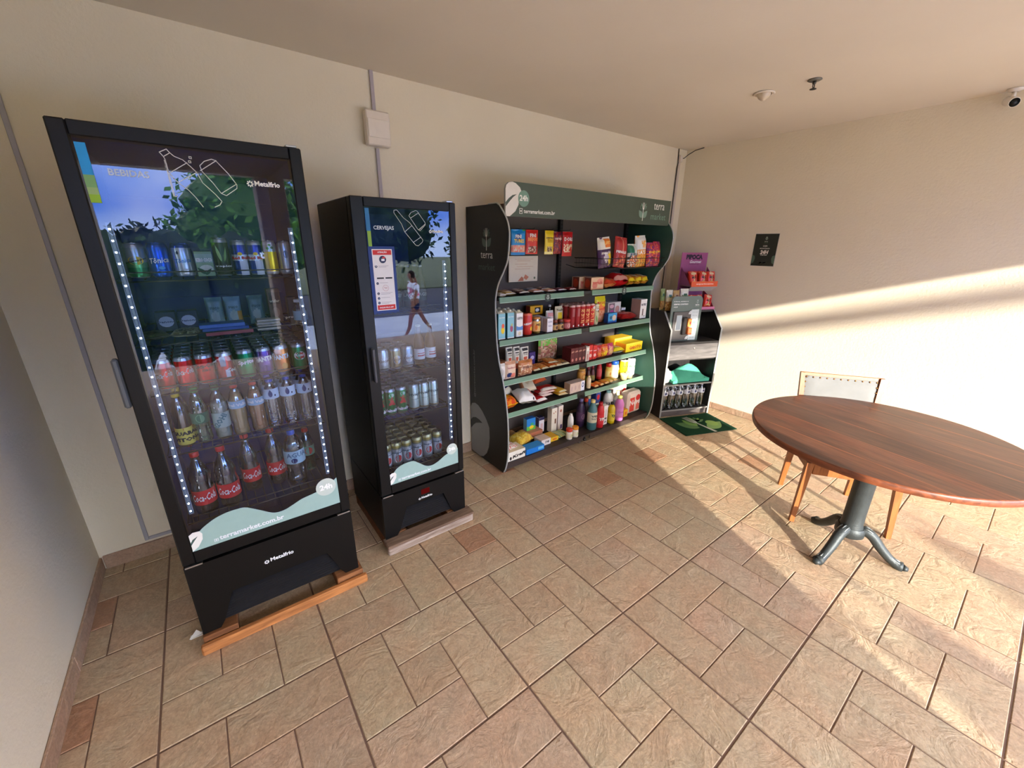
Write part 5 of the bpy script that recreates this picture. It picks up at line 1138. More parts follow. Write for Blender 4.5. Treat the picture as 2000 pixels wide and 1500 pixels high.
bag('snack_bag', 'shiny red puffed bag lying on the top right shelf under the basket', 'snack bag', .175, .17, .115, K(196, 24, 28), [('r', -1, .06, 1, .16, K(226, 160, 140)), ('d', .2, .5, .3, .2, K(230, 200, 190))], (3.750, -.375, ZS[0]+.060), rot=(LIE, 0, -.12), seed=4, texts=[('PAO', 0, .4, .6, wht)])
for k, x in enumerate((3.90, 4.00, 4.10)):
    bag('bun_bag', f'yellow bun bag, {("left", "middle", "right")[k]} one of three at the right end of the top right shelf', 'bread', .096, .16, .082, K(222, 150, 50), [('d', 0, .45, .6, .25, K(236, 196, 140)), ('d', 0, .45, .35, .15, K(236, 216, 190)), ('r', -1, 0, 1, .12, K(240, 210, 40))], (x, -.375, ZS[0]+.0465), rot=(LIE+.15, 0, .05*k), seed=8+k)
# ---- left bay, second shelf
def B(nm, lb, cat, x0, x1, y, z, h, d, f, s, t, sh=(), **k): return carton(nm, lb, cat, x1-x0, h, d, f, s, t, sh, ((x0+x1)/2, y, z+.0005), **k)
Z = ZS[1]; teal = K(140, 196, 206)
def gable(lb, x, y, f, sh, w=.062, h=.190):
    t = B('juice_carton', lb, 'carton', x-w/2, x+w/2, y, Z, h, .062, f, K(40, 110, 120) if f == teal else K(220, 224, 226), wht, sh)
    M().add([(-w/2, .001, h), (w/2, .001, h), (w/2, .061, h), (-w/2, .061, h), (-w/2+.006, .026, h+.012), (w/2-.006, .026, h+.012), (w/2-.006, .036, h+.012), (-w/2+.006, .036, h+.012)], [(0, 1, 5, 4), (2, 3, 7, 6), (1, 2, 6, 5), (3, 0, 4, 7), (4, 5, 6, 7)], 'card', K(226, 218, 190)).lathe([(.012, h+.010), (.012, h+.022), (.010, h+.023)], 'plastic', K(240, 230, 200), seg=12, T=Matrix.Translation((0, .018, 0))).build('screw_cap', t); return t
g1_ = gable('teal juice carton with mango picture at the left end of the second left shelf', 2.435, -.365, teal, [('d', .25, .35, .5, .14, yel), ('d', .3, .52, .4, .09, K(230, 100, 70)), ('t', 'Del Valle', 0, .82, .8, wht, .03, .2), ('r', -1, 0, 1, .04, wht)])
g2x = gable('teal juice carton with grape picture, second on the second left shelf', 2.517, -.365, teal, [('d', .2, .38, .45, .14, K(170, 80, 110)), ('d', .3, .52, .25, .06, K(190, 190, 120)), ('t', 'Del Valle', 0, .82, .8, wht, .03, .2), ('r', -1, 0, 1, .04, wht)])
for p, wd in ((g1_, 'mango'), (g2x, 'grape')): rows(p, 2, .068, f'teal {wd} juice carton in the rows behind the front one', f'{wd} juice cartons behind the front one')
p = gable('white milk carton with blue wave on the second left shelf', 2.603, -.362, wht, [('r', -1, .28, 1, .46, K(90, 140, 200)), ('d', 0, .50, .9, .08, wht), ('t', 'LEITE', 0, .74, .8, K(50, 60, 80)), ('d', 0, .14, .5, .08, crm)], h=.180)
rows(p, 2, .068, 'white milk carton in the rows behind the front one', 'milk cartons behind the front one')
can('powder_tin', 'tall red chocolate powder tin on the second left shelf', 'tin', .038, .168, [(.04, dred), (.92, K(206, 46, 36)), (1, K(226, 100, 70))], [('t', 'NESCAU', 0, .5, 1.4, wht, .04, .1, .1, .2), ('d', .3, .3, .3, .1, yel)], (2.706, -.325, Z), lid=K(230, 110, 80), mat='plastic')
bottle('glass_jar', 'glass jar with orange-yellow round label right of the red tin', 'jar', [(.0, .002), (.032, 0), (.035, .006), (.035, .105), (.030, .116), (.030, .120)], 'clear_plastic', WHITE, (.032, .114, .130), K(190, 130, 60), (.02, .10, K(226, 180, 110), [('d', 0, .6, .75, .35, yel), ('t', 'MEL', 0, .55, .6, brn), ('d', -.6, .4, .3, .3, org)]), (K(200, 150, 70), .11), (2.796, -.325, Z))
for k in range(3): B('milk_pack', ('small white milk drink pack in front beside the glass jar', 'small white milk drink pack second in its row', 'small white milk drink pack at the back of its row')[k], 'carton', 2.885, 2.947, -.360+.066*k, Z, .110, .060, K(236, 232, 232), K(190, 170, 172), K(210, 210, 214), [('t', 'Leite', 0, .7, .7, K(150, 150, 170), .02, .2), ('t', 'Ninho', 0, .4, .7, K(170, 160, 180), .02, .2)])
for k, x in enumerate((2.990, 3.052)):
    bottle('coffee_jar', f'small dark instant coffee jar, {("left", "right")[k]} one of the two', 'jar', [(.0, .002), (.024, 0), (.027, .006), (.027, .060), (.022, .070)], 'plastic', K(60, 34, 22), (.023, .068, .090), K(110, 44, 24), (.008, .05, K(206, 160, 100), [('d', 0, .5, .4, .35, K(80, 40, 26))]), None, (x, -.335, Z), group='small coffee jars on the second left shelf')
bottle('jam_jar', 'small red jam jar at the right end of the second left shelf', 'jar', [(.0, .002), (.028, 0), (.030, .005), (.030, .056), (.026, .064)], 'plastic', K(150, 50, 50), (.031, .062, .082), K(206, 60, 54), (.01, .05, K(190, 110, 110), [('d', 0, .5, .5, .4, K(226, 180, 180))]), None, (3.124, -.335, Z))
B('coffee_pack', 'dark brown coffee pack supporting the yellow pack behind the jars', 'box', 2.878, 3.000, -.155, Z, .112, .06, brn, K(70, 40, 26), brn)
B('coffee_pack', 'yellow and black coffee pack raised behind the jars on the second left shelf', 'box', 2.874, 3.012, -.155, Z+.113, .072, .06, K(236, 170, 30), K(150, 60, 30), K(236, 180, 40), [('r', -.3, .2, .6, .8, blk), ('d', .1, .5, .3, .2, wht)])
bag('sugar_pack', 'white and pink packet standing behind the coffee jars', 'packet', .078, .150, .05, K(230, 224, 214), [('r', -.8, .4, .8, .9, K(226, 150, 150))], (3.016, -.235, Z), seed=2, texts=[('União', 0, .6, .7, wht)])
bottle('oil_bottle', 'slim green olive oil bottle between the white packet and the yellow bag', 'bottle', [(.0, .002), (.018, 0), (.020, .01), (.020, .12), (.010, .15), (.010, .17)], 'green_plastic', WHITE, (.0115, .165, .182), wht, (.03, .10, K(90, 110, 50), []), None, (3.095, -.15, Z))
bag('snack_pouch', 'cream pouch with yellow picture standing behind the small jars', 'packet', .084, .180, .045, K(226, 214, 180), [('r', -.6, .3, .6, .7, yel), ('d', 0, .15, .5, .1, org)], (3.114, -.240, Z), seed=5, texts=[('Nesfit', 0, .78, .8, K(90, 80, 40))])
# ---- right bay, second shelf
for k in range(5):
    p = can('crisps_tube', f'tall red crisps tube, {("first", "second", "third", "fourth", "fifth")[k]} from the left of five in a row', 'tube', .0275, .192, [(.03, SILVER), (.97, (K(150, 22, 28), K(160, 24, 28), K(180, 26, 30), K(190, 28, 32), K(206, 34, 36))[k]), (1, K(220, 130, 110))], [('t', 'PRINGLES', .25, .48, 2.2, K(236, 190, 120) if k > 1 else K(200, 150, 140), .04, 0, .18, PI/2) if k > 1 else ('r', -.5, .5, .5, .85, K(170, 90, 90)), ('d', 0, .82, .5, .07, wht) if k == 4 else ('d', .0, .1, .3, .04, wht)], (3.190+.0575*k, -.325-.003*k, Z), lid=K(214, 170, 160), mat='card')
    rows(p, 2, .062, 'tall red crisps tube in the rows behind the five front ones', 'red crisps tubes behind the front five')
can('crisps_tube', 'tall cream and green crisps tube right of the red ones', 'tube', .0290, .180, [(.03, SILVER), (1, K(206, 200, 160))], [('d', 0, .72, .6, .10, blk), ('l', 0, .1, .4, .6, .2, K(120, 160, 80)), ('t', 'nuts', 0, .7, .8, wht)], (3.482, -.325, Z), mat='card', lid=K(226, 220, 190))
bag('snack_pouch', 'tall yellow-topped orange pouch standing behind the crisps tubes', 'packet', .135, .235, .06, K(222, 130, 84), [('r', -1, .60, 1, 1, K(240, 220, 40)), ('r', -1, .48, 1, .62, K(214, 70, 40)), ('d', -.2, .62, .5, .08, org), ('n', -.8, .05, .8, .42, [K(230, 160, 120), K(214, 120, 80), K(226, 190, 150)], 4)], (3.590, -.27, Z), seed=6, texts=[('MAGGI', -.1, .72, .7, red)])
B('wafer_box', 'blue biscuit pack with round biscuit picture on the second right shelf', 'box', 3.615, 3.735, -.365, Z, .088, .05, K(50, 150, 206), K(24, 60, 130), K(40, 110, 180), [('r', -1, 0, 1, .18, K(20, 70, 150)), ('d', -.4, .55, .3, .18, K(30, 90, 120)), ('d', .35, .5, .45, .3, K(214, 190, 160))])
B('cereal_box', 'white box with purple and brown picture at the back of the second right shelf', 'box', 3.800, 3.985, -.200, Z, .152, .07, K(226, 222, 216), K(190, 170, 160), wht, [('r', -.9, .1, .0, .95, K(130, 110, 116)), ('d', -.45, .75, .35, .12, K(226, 180, 190)), ('d', .45, .55, .35, .22, K(200, 150, 140)), ('d', -.4, .4, .3, .12, K(190, 70, 150))])
bag('biscuit_pack', 'shiny red multipack lying at the front of the second right shelf', 'packet', .22, .16, .062, K(190, 40, 34), [('r', -1, 0, 1, .14, K(150, 24, 26)), ('d', .3, .4, .4, .2, K(226, 130, 110))], (3.915, -.375, Z+.034), rot=(LIE, 0, -.06), seed=2, texts=[('Clube Social', 0, .3, .8, K(240, 190, 180))])
B('biscuit_box', 'white box with dark biscuits lying behind the red multipack', 'box', 4.000, 4.062, -.200, Z, .090, .08, K(60, 40, 34), wht, K(230, 228, 222), [('r', -1, .75, 1, 1, wht), ('d', 0, .4, .6, .25, K(110, 60, 40))])
B('cracker_box', 'tall white box with brown-striped side at the right end of the second right shelf', 'box', 4.075, 4.172, -.365, Z, .182, .11, K(236, 232, 226), K(176, 140, 126), wht, [('t', 'NUTRY', 0, .66, .8, K(60, 60, 70), .05, 0, .12, 0), ('r', -.35, .15, .0, .5, K(110, 90, 84)), ('r', .1, .1, .6, .14, K(150, 150, 150))])
# ---- left bay, third shelf
Z = ZS[2]
bag('flour_pack', 'narrow white packet at the left end of the third left shelf', 'packet', .075, .130, .04, K(226, 222, 214), [('d', 0, .5, .4, .2, K(190, 186, 180))], (2.425, -.365, Z), seed=1)
bag('cookie_pouch', 'cream pouch with blue and pink pictures on the third left shelf', 'packet', .098, .140, .05, K(226, 196, 170), [('d', -.4, .25, .45, .16, K(30, 50, 110)), ('d', .3, .2, .45, .14, K(226, 130, 110)), ('r', -1, .85, 1, 1, K(200, 150, 120))], (2.510, -.370, Z), seed=2, texts=[('bauducco', 0, .6, .8, K(170, 90, 90))])
bag('cookie_bag', 'brown cookie bag standing at the front of the third left shelf', 'packet', .140, .125, .06, K(190, 140, 100), [('r', -1, .7, 1, 1, K(190, 120, 70)), ('n', -1, 0, 1, .7, [K(170, 110, 80), K(226, 196, 160), K(190, 130, 90)], 4)], (2.660, -.365, Z), seed=3, texts=[('cookies', 0, .5, .7, K(90, 50, 30))])
for k in range(3): bag('toast_packet', ('brown crispbread packet on top of the pile at the left of the third left shelf', 'brown crispbread packet in the middle of the left pile', 'brown crispbread packet at the bottom of the left pile')[k], 'packet', .17, .12, .030, K(186, 110-8*k, 60+10*k), [('r', -1, .1, 1, .25, K(200, 150, 110)), ('r', -1, .0, 1, .08, K(220, 180, 150))], (2.500, -.255, Z+.0860-.034*k), rot=(LIE, 0, .1*(k-1)), seed=k)
for k, (x, h_, w_) in enumerate(((2.630, .195, .066), (2.700, .192, .066), (2.780, .180, .086))):
    bag('popcorn_packet', ('cream packet with red dot standing behind, left of three', 'cream packet standing behind, middle of three', 'white packet with red base standing behind, right of three')[k], 'packet', w_, h_, .035, K(226, 218, 200), [('r', -.7, .86, .7, .93, K(60, 56, 56)), ('r', -.5, .74, .5, .78, K(60, 56, 56)), ('d', 0, .48, .45, .10, K(214, 80, 50)), ('r', -1, 0, 1, .3, K(200, 90, 60))], (x, -.190-.006*k, Z), seed=k, texts=[('YOKI', 0, .62, .6, K(90, 80, 70))])
B('gum_box', 'small purple box behind the crackers at the centre of the third left shelf', 'box', 2.838, 2.905, -.20, Z, .12, .05, K(60, 40, 110), K(40, 30, 80), K(110, 90, 150), [('d', 0, .6, .6, .15, K(180, 170, 210))])
bag('salad_snack_bag', 'big green-topped snack bag standing against the back of the third left shelf', 'snack bag', .225, .228, .05, K(200, 150, 116), [('r', -1, .80, 1, 1, K(90, 190, 50)), ('n', -1, .60, 1, .85, [K(120, 200, 70), K(190, 200, 120), K(206, 160, 120)], 4), ('n', -1, .0, 1, .62, [K(206, 150, 116), K(176, 100, 84), K(226, 190, 160), K(150, 130, 80)], 4), ('r', -1, 0, -.93, 1, K(220, 236, 210))], (3.110, -.125, Z), seed=4, sq=8, texts=[('Granola', 0, .84, .7, K(220, 240, 200))])
FL = [(2.795, K(206, 110, 40), 'flat orange instant meal packet, first right of the cookie bag'), (2.885, K(214, 140, 60), 'flat yellow-orange meal packet, second in the row on the third left shelf'), (2.970, K(206, 106, 44), 'flat orange meal packet, third in the row on the third left shelf'), (3.050, K(214, 150, 90), 'flat tan meal packet, fourth in the row on the third left shelf'), (3.122, K(120, 96, 76), 'flat brown meal packet at the right end of the third left shelf')]
for k, (x, c, lb) in enumerate(FL):
    bag('meal_packet', lb, 'packet', .078, .15, .026, c, [('r', -1, 0, 1, .12, K(226, 222, 190)), ('d', .1, .55, .6, .25, K(226, 190, 90)), ('n', -.8, .3, .8, .8, [c, K(226, 160, 70), K(176, 60, 30)], 3)], (x, -.37, Z+.0145), rot=(LIE+.04, 0, .10-.04*k), seed=k)
bag('meal_packet', 'second orange meal packet piled on top of the third one', 'packet', .10, .15, .024, K(214, 120, 50), [('r', -1, 0, 1, .12, K(226, 222, 190)), ('n', -.8, .2, .8, .9, [K(214, 120, 50), K(236, 180, 80)], 3)], (2.99, -.345, Z+.0440), rot=(LIE, 0, -.15), seed=12)
# ---- right bay, third shelf
for k in range(4): B('noodle_box', f'dark maroon box, {("first", "second", "third", "fourth")[k]} from the left of four on the third right shelf', 'box', 3.168+.046*k, 3.212+.046*k, -.365, Z, .140, .11, K(96-6*k, 30, 34), K(80, 20, 26), K(120, 40, 44), [('d', 0, .25, .5, .10, K(190, 120, 110)), ('t', 'galo', 0, .7, .8, K(206, 150, 130))])
B('biscuit_pack', 'slim white-fronted box next to the maroon boxes', 'box', 3.346, 3.392, -.372, Z, .134, .05, K(206, 190, 176), K(110, 60, 56), wht, [('r', -.6, .7, .6, .9, wht), ('r', -.4, .1, .4, .5, K(190, 130, 120))])
for k in range(2): B('stock_cube_box', f'bright red box, {("left", "right")[k]} one of two on the third right shelf', 'box', 3.396+.056*k, 3.446+.056*k, -.360, Z, .138-.01*k, .10, K(214, 50, 44), K(170, 30, 34), K(200, 60, 60), [('d', 0, .3, .6, .12, K(236, 190, 180)), ('t', 'fondor', 0, .6, .8, wht)])
for k, (x, w_, c1, c2, lb) in enumerate(((3.542, .07, K(190, 40, 50), K(226, 120, 60), 'dark red seasoning pouch standing beside the red boxes'), (3.622, .080, K(214, 90, 40), yel, 'orange seasoning pouch with yellow flower picture'), (3.703, .072, K(206, 70, 110), K(226, 180, 120), 'pink seasoning pouch on the third right shelf'))):
    bag('seasoning_pouch', lb, 'packet', w_, .118, .045, c1, [('n', -1, 0, 1, .75, [c1, c2, c1], 4), ('d', 0, .3, .6, .18, c2)], (x, -.340, Z), seed=k)
bag('candy_packet', 'yellow, white and red candy packet lying right of the pink pouch', 'packet', .15, .15, .060, K(230, 226, 190), [('r', -1, 0, 1, .25, K(236, 220, 40)), ('r', -.2, .3, 1, .6, K(214, 44, 50)), ('d', .2, .35, .4, .1, K(230, 170, 210))], (3.815, -.375, Z+.033), rot=(LIE, 0, -.05), seed=5)
bag('candy_packet', 'white and red candy packet piled behind the yellow one', 'packet', .15, .13, .055, K(230, 226, 220), [('r', -1, .1, 1, .4, K(206, 50, 50))], (3.80, -.215, Z+.030), rot=(LIE, 0, .1), seed=6)
B('chocolate_box', 'bright yellow chocolate box in front at the right end of the third right shelf', 'box', 3.905, 4.160, -.372, Z, .085, .13, K(244, 216, 20), K(236, 150, 30), K(240, 200, 30), [('r', -1, .72, 1, 1, K(240, 200, 50)), ('t', 'GAROTO', .1, .25, .7, K(214, 50, 40))])
B('chocolate_box', 'yellow chocolate box stacked behind and above the front one', 'box', 3.900, 4.165, -.235, Z, .112, .13, K(240, 206, 30), K(236, 170, 30), K(240, 190, 40), [('r', -1, .8, 1, 1, K(244, 226, 90))])
# ---- left bay, fourth shelf
Z = ZS[3]
bag('corn_snack_bag', 'puffy orange snack bag at the left end of the fourth left shelf', 'snack bag', .175, .17, .105, K(222, 110, 30), [('n', -1, 0, 1, 1, [K(230, 130, 30), K(214, 70, 30), K(236, 160, 50)], 3), ('r', -1, 0, 1, .08, yel)], (2.505, -.385, Z+.054), rot=(LIE, 0, .1), seed=1, texts=[('FANDANGOS', 0, .4, .8, yel)])
bag('flour_bag', 'big white flour bag with red square lying at the front of the fourth left shelf', 'packet', .165, .18, .085, K(236, 232, 226), [('r', .55, .35, 1, .75, K(206, 70, 50)), ('d', .6, .08, .08, .03, blk)], (2.690, -.385, Z+.044), rot=(LIE+.25, .05, -.15), seed=2)
bag('flour_bag', 'white flour bag with dark blue band leaning behind the front one', 'packet', .15, .17, .06, K(232, 222, 200), [('r', -1, .3, 1, .55, nvy), ('r', -1, .62, 1, .68, nvy)], (2.620, -.215, Z+.080), rot=(LIE+.5, .1, .5), seed=3)
bag('sugar_bag', 'beige sugar bag leaning across the middle of the fourth left shelf', 'packet', .13, .17, .05, K(232, 214, 184), [('r', -1, .0, -.6, 1, K(200, 130, 90)), ('d', .1, .5, .3, .15, K(214, 190, 150))], (2.805, -.255, Z+.075), rot=(LIE+.45, -.2, -.4), seed=4)
for k in range(3): bag('pasta_packet', ('white-ended red pasta packet on top of its pile on the fourth left shelf', 'white-ended red pasta packet in the middle of its pile', 'white-ended red pasta packet at the bottom of its pile')[k], 'packet', .165, .13, .030, K(196, 44, 40), [('r', -1, 0, 1, .25, K(236, 222, 206)), ('r', -1, .8, 1, 1, K(236, 222, 206))], (2.950, -.355+.02*k, Z+.0845-.0335*k), rot=(LIE, 0, .06*(k-1)), seed=k+3)
bag('pasta_packet', 'red pasta packet with white edge lying at the front centre of the fourth left shelf', 'packet', .12, .11, .034, K(196, 30, 34), [('r', -1, 0, 1, .22, K(240, 232, 226))], (2.845, -.385, Z+.0185), rot=(LIE, 0, .1), seed=9)
for k in range(2): bag('spaghetti_packet', ('yellow spaghetti packet lying at the right end of the fourth left shelf', 'yellow and green spaghetti packet beneath the right-hand one')[k], 'packet', .10, .19, .026, K(226, 176, 50), [('r', -1, 0, 1, .12, K(226, 220, 180)), ('r', -1, .5, 1, .8, (K(200, 130, 30), K(120, 140, 60))[k])], (3.098, -.375, Z+.0430-.028*k), rot=(LIE, 0, .12-.2*k), seed=k)
bag('pasta_packet', 'orange-brown pasta packet at the back of the fourth left shelf', 'packet', .16, .13, .05, K(200, 90, 50), [('r', -1, .3, 1, .5, K(226, 150, 110))], (2.975, -.212, Z+.115), rot=(LIE+.2, 0, .2), seed=11)
# ---- right bay, fourth shelf
for k in range(4): B('cream_box', f'small beige cream carton, {("first", "second", "third", "fourth")[k]} from the left on the fourth right shelf', 'carton', 3.205+.048*k-.03, 3.251+.048*k-.03, -.370+.002*k, Z, .094, .075, K(206, 180, 160), K(176, 150, 134), K(196, 176, 166), [('d', 0, .5, .4, .25, K(190, 160, 150))] if k < 3 else [('r', -1, 0, 1, 1, K(226, 226, 232)), ('d', 0, .6, .6, .25, K(60, 70, 130)), ('d', 0, .6, .35, .15, K(220, 220, 230))])
bottle('spice_jar', 'orange-brown spice tub raised behind the small cartons', 'jar', [(.0, .002), (.036, 0), (.038, .01), (.038, .150), (.034, .158)], 'plastic', K(190, 130, 60), (.036, .156, .172), K(200, 150, 70), (.06, .14, K(214, 150, 70), [('d', 0, .45, .6, .35, K(140, 80, 40)), ('d', 0, .45, .4, .2, K(230, 190, 120))]), None, (3.425, -.26, Z))
bottle('spice_jar', 'small cream salt shaker beside the small cartons', 'jar', [(.0, .002), (.020, 0), (.022, .006), (.022, .085), (.012, .11)], 'plastic', K(226, 200, 160), (.012, .108, .120), K(226, 190, 130), None, None, (3.440, -.345, Z))
for k, (x, c, lb, lc) in enumerate(((3.552, K(70, 20, 24), 'dark red sauce bottle with green label, left of two in the shade', K(120, 150, 70)), (3.612, K(90, 26, 34), 'dark red sauce bottle, right of two in the shade', K(140, 120, 60)))):
    bottle('sauce_bottle', lb, 'bottle', [(.0, .002), (.024, 0), (.026, .01), (.026, .08), (.014, .115), (.012, .14)], 'plastic', c, (.0145, .135, .160), K(120, 30, 40), (.02, .07, lc, []), None, (x, -.23, Z))
bottle('ketchup_bottle', 'red ketchup bottle with white cap behind the mustard', 'bottle', [(.0, .002), (.025, 0), (.028, .01), (.027, .10), (.022, .14), (.012, .162)], 'plastic', K(190, 40, 40), (.014, .160, .190), K(236, 216, 150), (.03, .11, K(206, 80, 80), []), None, (3.725, -.215, Z))
bottle('mustard_bottle', 'yellow mustard bottle with red cap on the fourth right shelf', 'bottle', [(.0, .002), (.029, 0), (.031, .01), (.031, .11), (.028, .130)], 'plastic', K(240, 206, 90), (.027, .130, .168), K(206, 44, 30), (.03, .09, K(244, 222, 130), [('d', 0, .5, .4, .3, K(220, 150, 50))]), None, (3.800, -.268, Z))
bottle('mayonnaise_jar', 'cream mayonnaise jar with blue cap on the fourth right shelf', 'jar', [(.0, .002), (.040, 0), (.044, .01), (.044, .10), (.036, .135)], 'plastic', K(240, 232, 190), (.037, .135, .172), K(40, 96, 190), (.03, .10, K(244, 240, 214), [('d', .2, .5, .4, .3, yel)]), None, (3.900, -.262, Z))
bottle('mustard_bottle', 'small yellow bottle behind the mayonnaise jar', 'bottle', [(.0, .002), (.024, 0), (.026, .01), (.026, .10), (.015, .125)], 'plastic', K(240, 210, 60), (.015, .122, .150), K(200, 140, 40), None, None, (3.965, -.200, Z))
can('milk_tin', 'bright yellow powder tin on the fourth right shelf', 'tin', .042, .172, [(.03, SILVER), (.93, K(240, 222, 30)), (1, K(226, 216, 190))], [('d', 0, .6, .5, .12, K(226, 190, 20)), ('t', 'Ninho', 0, .56, 1.0, K(60, 90, 60))], (4.018, -.280, Z), mat='plastic', lid=K(230, 226, 206))
can('milk_tin', 'white powder tin with green print at the right end of the fourth right shelf', 'tin', .042, .180, [(.03, SILVER), (1, K(238, 240, 230))], [('d', 0, .5, .5, .12, K(200, 220, 190)), ('t', 'Molico', 0, .47, 1.2, K(110, 150, 120))], (4.108, -.300, Z), mat='plastic', lid=K(230, 230, 226))
for k, (x, y) in enumerate(((3.925, -.386), (3.995, -.386))): bottle('butter_tub', f'small cream margarine tub, {("left", "right")[k]} one by the front edge', 'tub', [(.0, .002), (.030, 0), (.036, .045), (.036, .05)], 'plastic', K(240, 220, 150), (.038, .048, .058), K(240, 232, 200), None, None, (x+.012*k, y+.02, Z), group='margarine tubs')
for k, (x, a, c) in enumerate(((3.51, .5, K(220, 100, 40)), (3.585, .8, K(226, 120, 50)), (3.655, .35, K(222, 130, 50)), (3.72, .9, K(230, 180, 60)), (3.775, .5, K(236, 200, 70)))):
    bag('sachet', f'{("orange", "orange", "light orange", "golden", "yellow")[k]} seasoning sachet lying on the fourth right shelf, {("first", "second", "third", "fourth", "fifth")[k]} from the left', 'sachet', .060, .095, .022, c, [('r', -1, 0, 1, .15, K(236, 190, 130)), ('d', 0, .6, .5, .2, K(236, 160, 70))], (x, -.395, Z+.0125+.003*k), rot=(LIE+.10, 0, a*.35), seed=k)
# ---- left bay, base shelf
Z = ZS[4]
B('soap_box', 'white box with black scribble print at the front left corner of the base shelf', 'box', 2.405, 2.580, -.492, Z, .078, .13, K(236, 230, 214), K(220, 214, 200), K(232, 216, 180), [('t', 'Kraft', .3, .3, .8, blk, .05, .2, .35, .1), ('d', -.7, .3, .12, .2, blk)])
bag('bread_mix_packet', 'pink and white packet lying on the white box', 'packet', .13, .11, .032, K(232, 214, 196), [('n', -1, 0, 1, 1, [K(232, 214, 196), K(214, 120, 110), K(240, 230, 220)], 3), ('r', -.9, .7, -.3, .9, blk)], (2.465, -.475, Z+.095), rot=(LIE, 0, .1), seed=1)
B('sponge_pack', 'flat bright blue pack at the front of the left base shelf', 'box', 2.592, 2.785, -.492, Z, .048, .09, K(20, 120, 210), K(20, 100, 190), K(60, 150, 220), [('r', .3, .3, .9, .8, K(110, 190, 230))])
bag('pet_food_bag', 'pillow-shaped golden yellow bag lying on the left base shelf', 'bag', .185, .17, .105, K(222, 188, 70), [('n', -1, 0, 1, 1, [K(222, 188, 70), K(206, 160, 50), K(220, 200, 110)], 3), ('r', -1, .9, 1, 1, K(214, 140, 50))], (2.690, -.385, Z+.054), rot=(LIE, 0, .25), seed=2)
B('match_box', 'small white and pink box lying beside the golden bag', 'box', 2.795, 2.900, -.445, Z, .055, .10, K(236, 226, 222), K(220, 210, 206), K(230, 200, 180), [('t', '198', .2, .3, .4, blk)])
B('candle_box', 'yellow packet with two orange circles on the left base shelf', 'box', 2.915, 3.005, -.430, Z, .038, .11, K(240, 200, 40), K(236, 190, 40), K(236, 180, 50), [('d', 0, .5, .6, .3, org)])
for k in range(2): bag('seed_packet', ('pale green striped packet lying near the tall white boxes', 'pale green striped packet lying further right')[k], 'packet', .066, .125, .022, K(180, 200, 150), [('r', -.6, 0, -.3, 1, K(110, 150, 90)), ('r', .2, 0, .5, 1, K(200, 180, 90))], (3.048+.072*k, -.428, Z+.0125), rot=(LIE, 0, .10), seed=k)
B('tissue_box', 'orange and brown packet pile under the upright blue box', 'box', 2.775, 2.945, -.285, Z, .060, .11, K(196, 120, 90), K(150, 80, 60), K(206, 140, 110), [('r', -1, .35, 1, .5, K(226, 180, 150))])
B('insecticide_box', 'upright bright blue box with green swirl at the back of the left base shelf', 'box', 2.800, 2.900, -.235, Z+.061, .112, .05, K(40, 130, 206), K(140, 190, 210), K(40, 100, 180), [('r', -1, 0, 1, .35, K(100, 190, 80)), ('d', .1, .25, .5, .15, yel), ('d', .2, .5, .4, .12, K(60, 170, 120))])
B('repellent_box', 'upright white box with dark top next to the blue one', 'box', 2.952, 3.014, -.225, Z, .145, .05, K(232, 226, 230), K(90, 80, 110), K(40, 36, 80), [('r', -1, .82, 1, 1, K(40, 36, 80)), ('r', -.5, .2, .5, .6, K(226, 190, 190))])
B('notebook', 'blue booklet lying at the back left of the left base shelf', 'booklet', 2.420, 2.560, -.33, Z, .035, .12, K(60, 110, 190), K(220, 220, 220), K(70, 120, 200))
B('playing_card_box', 'orange and white booklet lying on the left base shelf behind the golden bag', 'booklet', 2.600, 2.745, -.205, Z, .035, .12, K(222, 150, 90), K(226, 220, 210), K(226, 170, 110))
B('wax_box', 'tall cream box with small brown marks, left of the two tall boxes', 'box', 3.045, 3.112, -.290, Z, .235, .06, K(236, 226, 206), K(220, 206, 184), wht, [('r', .1, .35, .6, .55, brn), ('d', -.3, .8, .2, .03, K(190, 130, 100)), ('d', .3, .84, .2, .03, K(190, 130, 100))])
B('wax_box', 'tall cream box with purple mark, right of the two tall boxes', 'box', 3.125, 3.186, -.290, Z, .240, .06, K(236, 222, 210), K(214, 190, 190), wht, [('r', .0, .05, .7, .22, K(90, 60, 120)), ('d', 0, .8, .4, .06, K(190, 120, 100))])
bottle('lotion_bottle', 'slim white bottle right of the tall cream boxes', 'bottle', [(.0, .002), (.025, 0), (.027, .01), (.027, .12), (.024, .15), (.014, .175)], 'plastic', K(236, 232, 224), (.013, .172, .188), K(236, 232, 224), None, None, (3.192, -.385, Z))
bottle('bleach_tub', 'big pale grey squat bottle at the back right of the left base shelf', 'bottle', [(.0, .002), (.045, 0), (.050, .01), (.050, .16), (.046, .17), (.053, .18), (.053, .225), (.040, .238)], 'plastic', K(190, 182, 192), None, None, (.05, .09, K(150, 150, 190), [('r', -.6, .3, .6, .8, K(60, 70, 120))]), None, (3.175, -.17, Z))
for k, (x, y, c, lb) in enumerate(((3.095, -.47, K(214, 60, 30), 'small white bottle with red-orange cap at the right front of the left base shelf'), (3.170, -.47, K(236, 150, 40), 'small white bottle with orange cap at the far right front of the left base shelf'))):
    bottle('glue_bottle', lb, 'bottle', [(.0, .002), (.026, 0), (.028, .006), (.028, .065), (.024, .075)], 'plastic', K(232, 226, 216), (.029, .074, .100), c, (.015, .06, K(230, 220, 196), [('d', 0, .5, .5, .3, K(160, 180, 110))]), None, (x, y, Z))
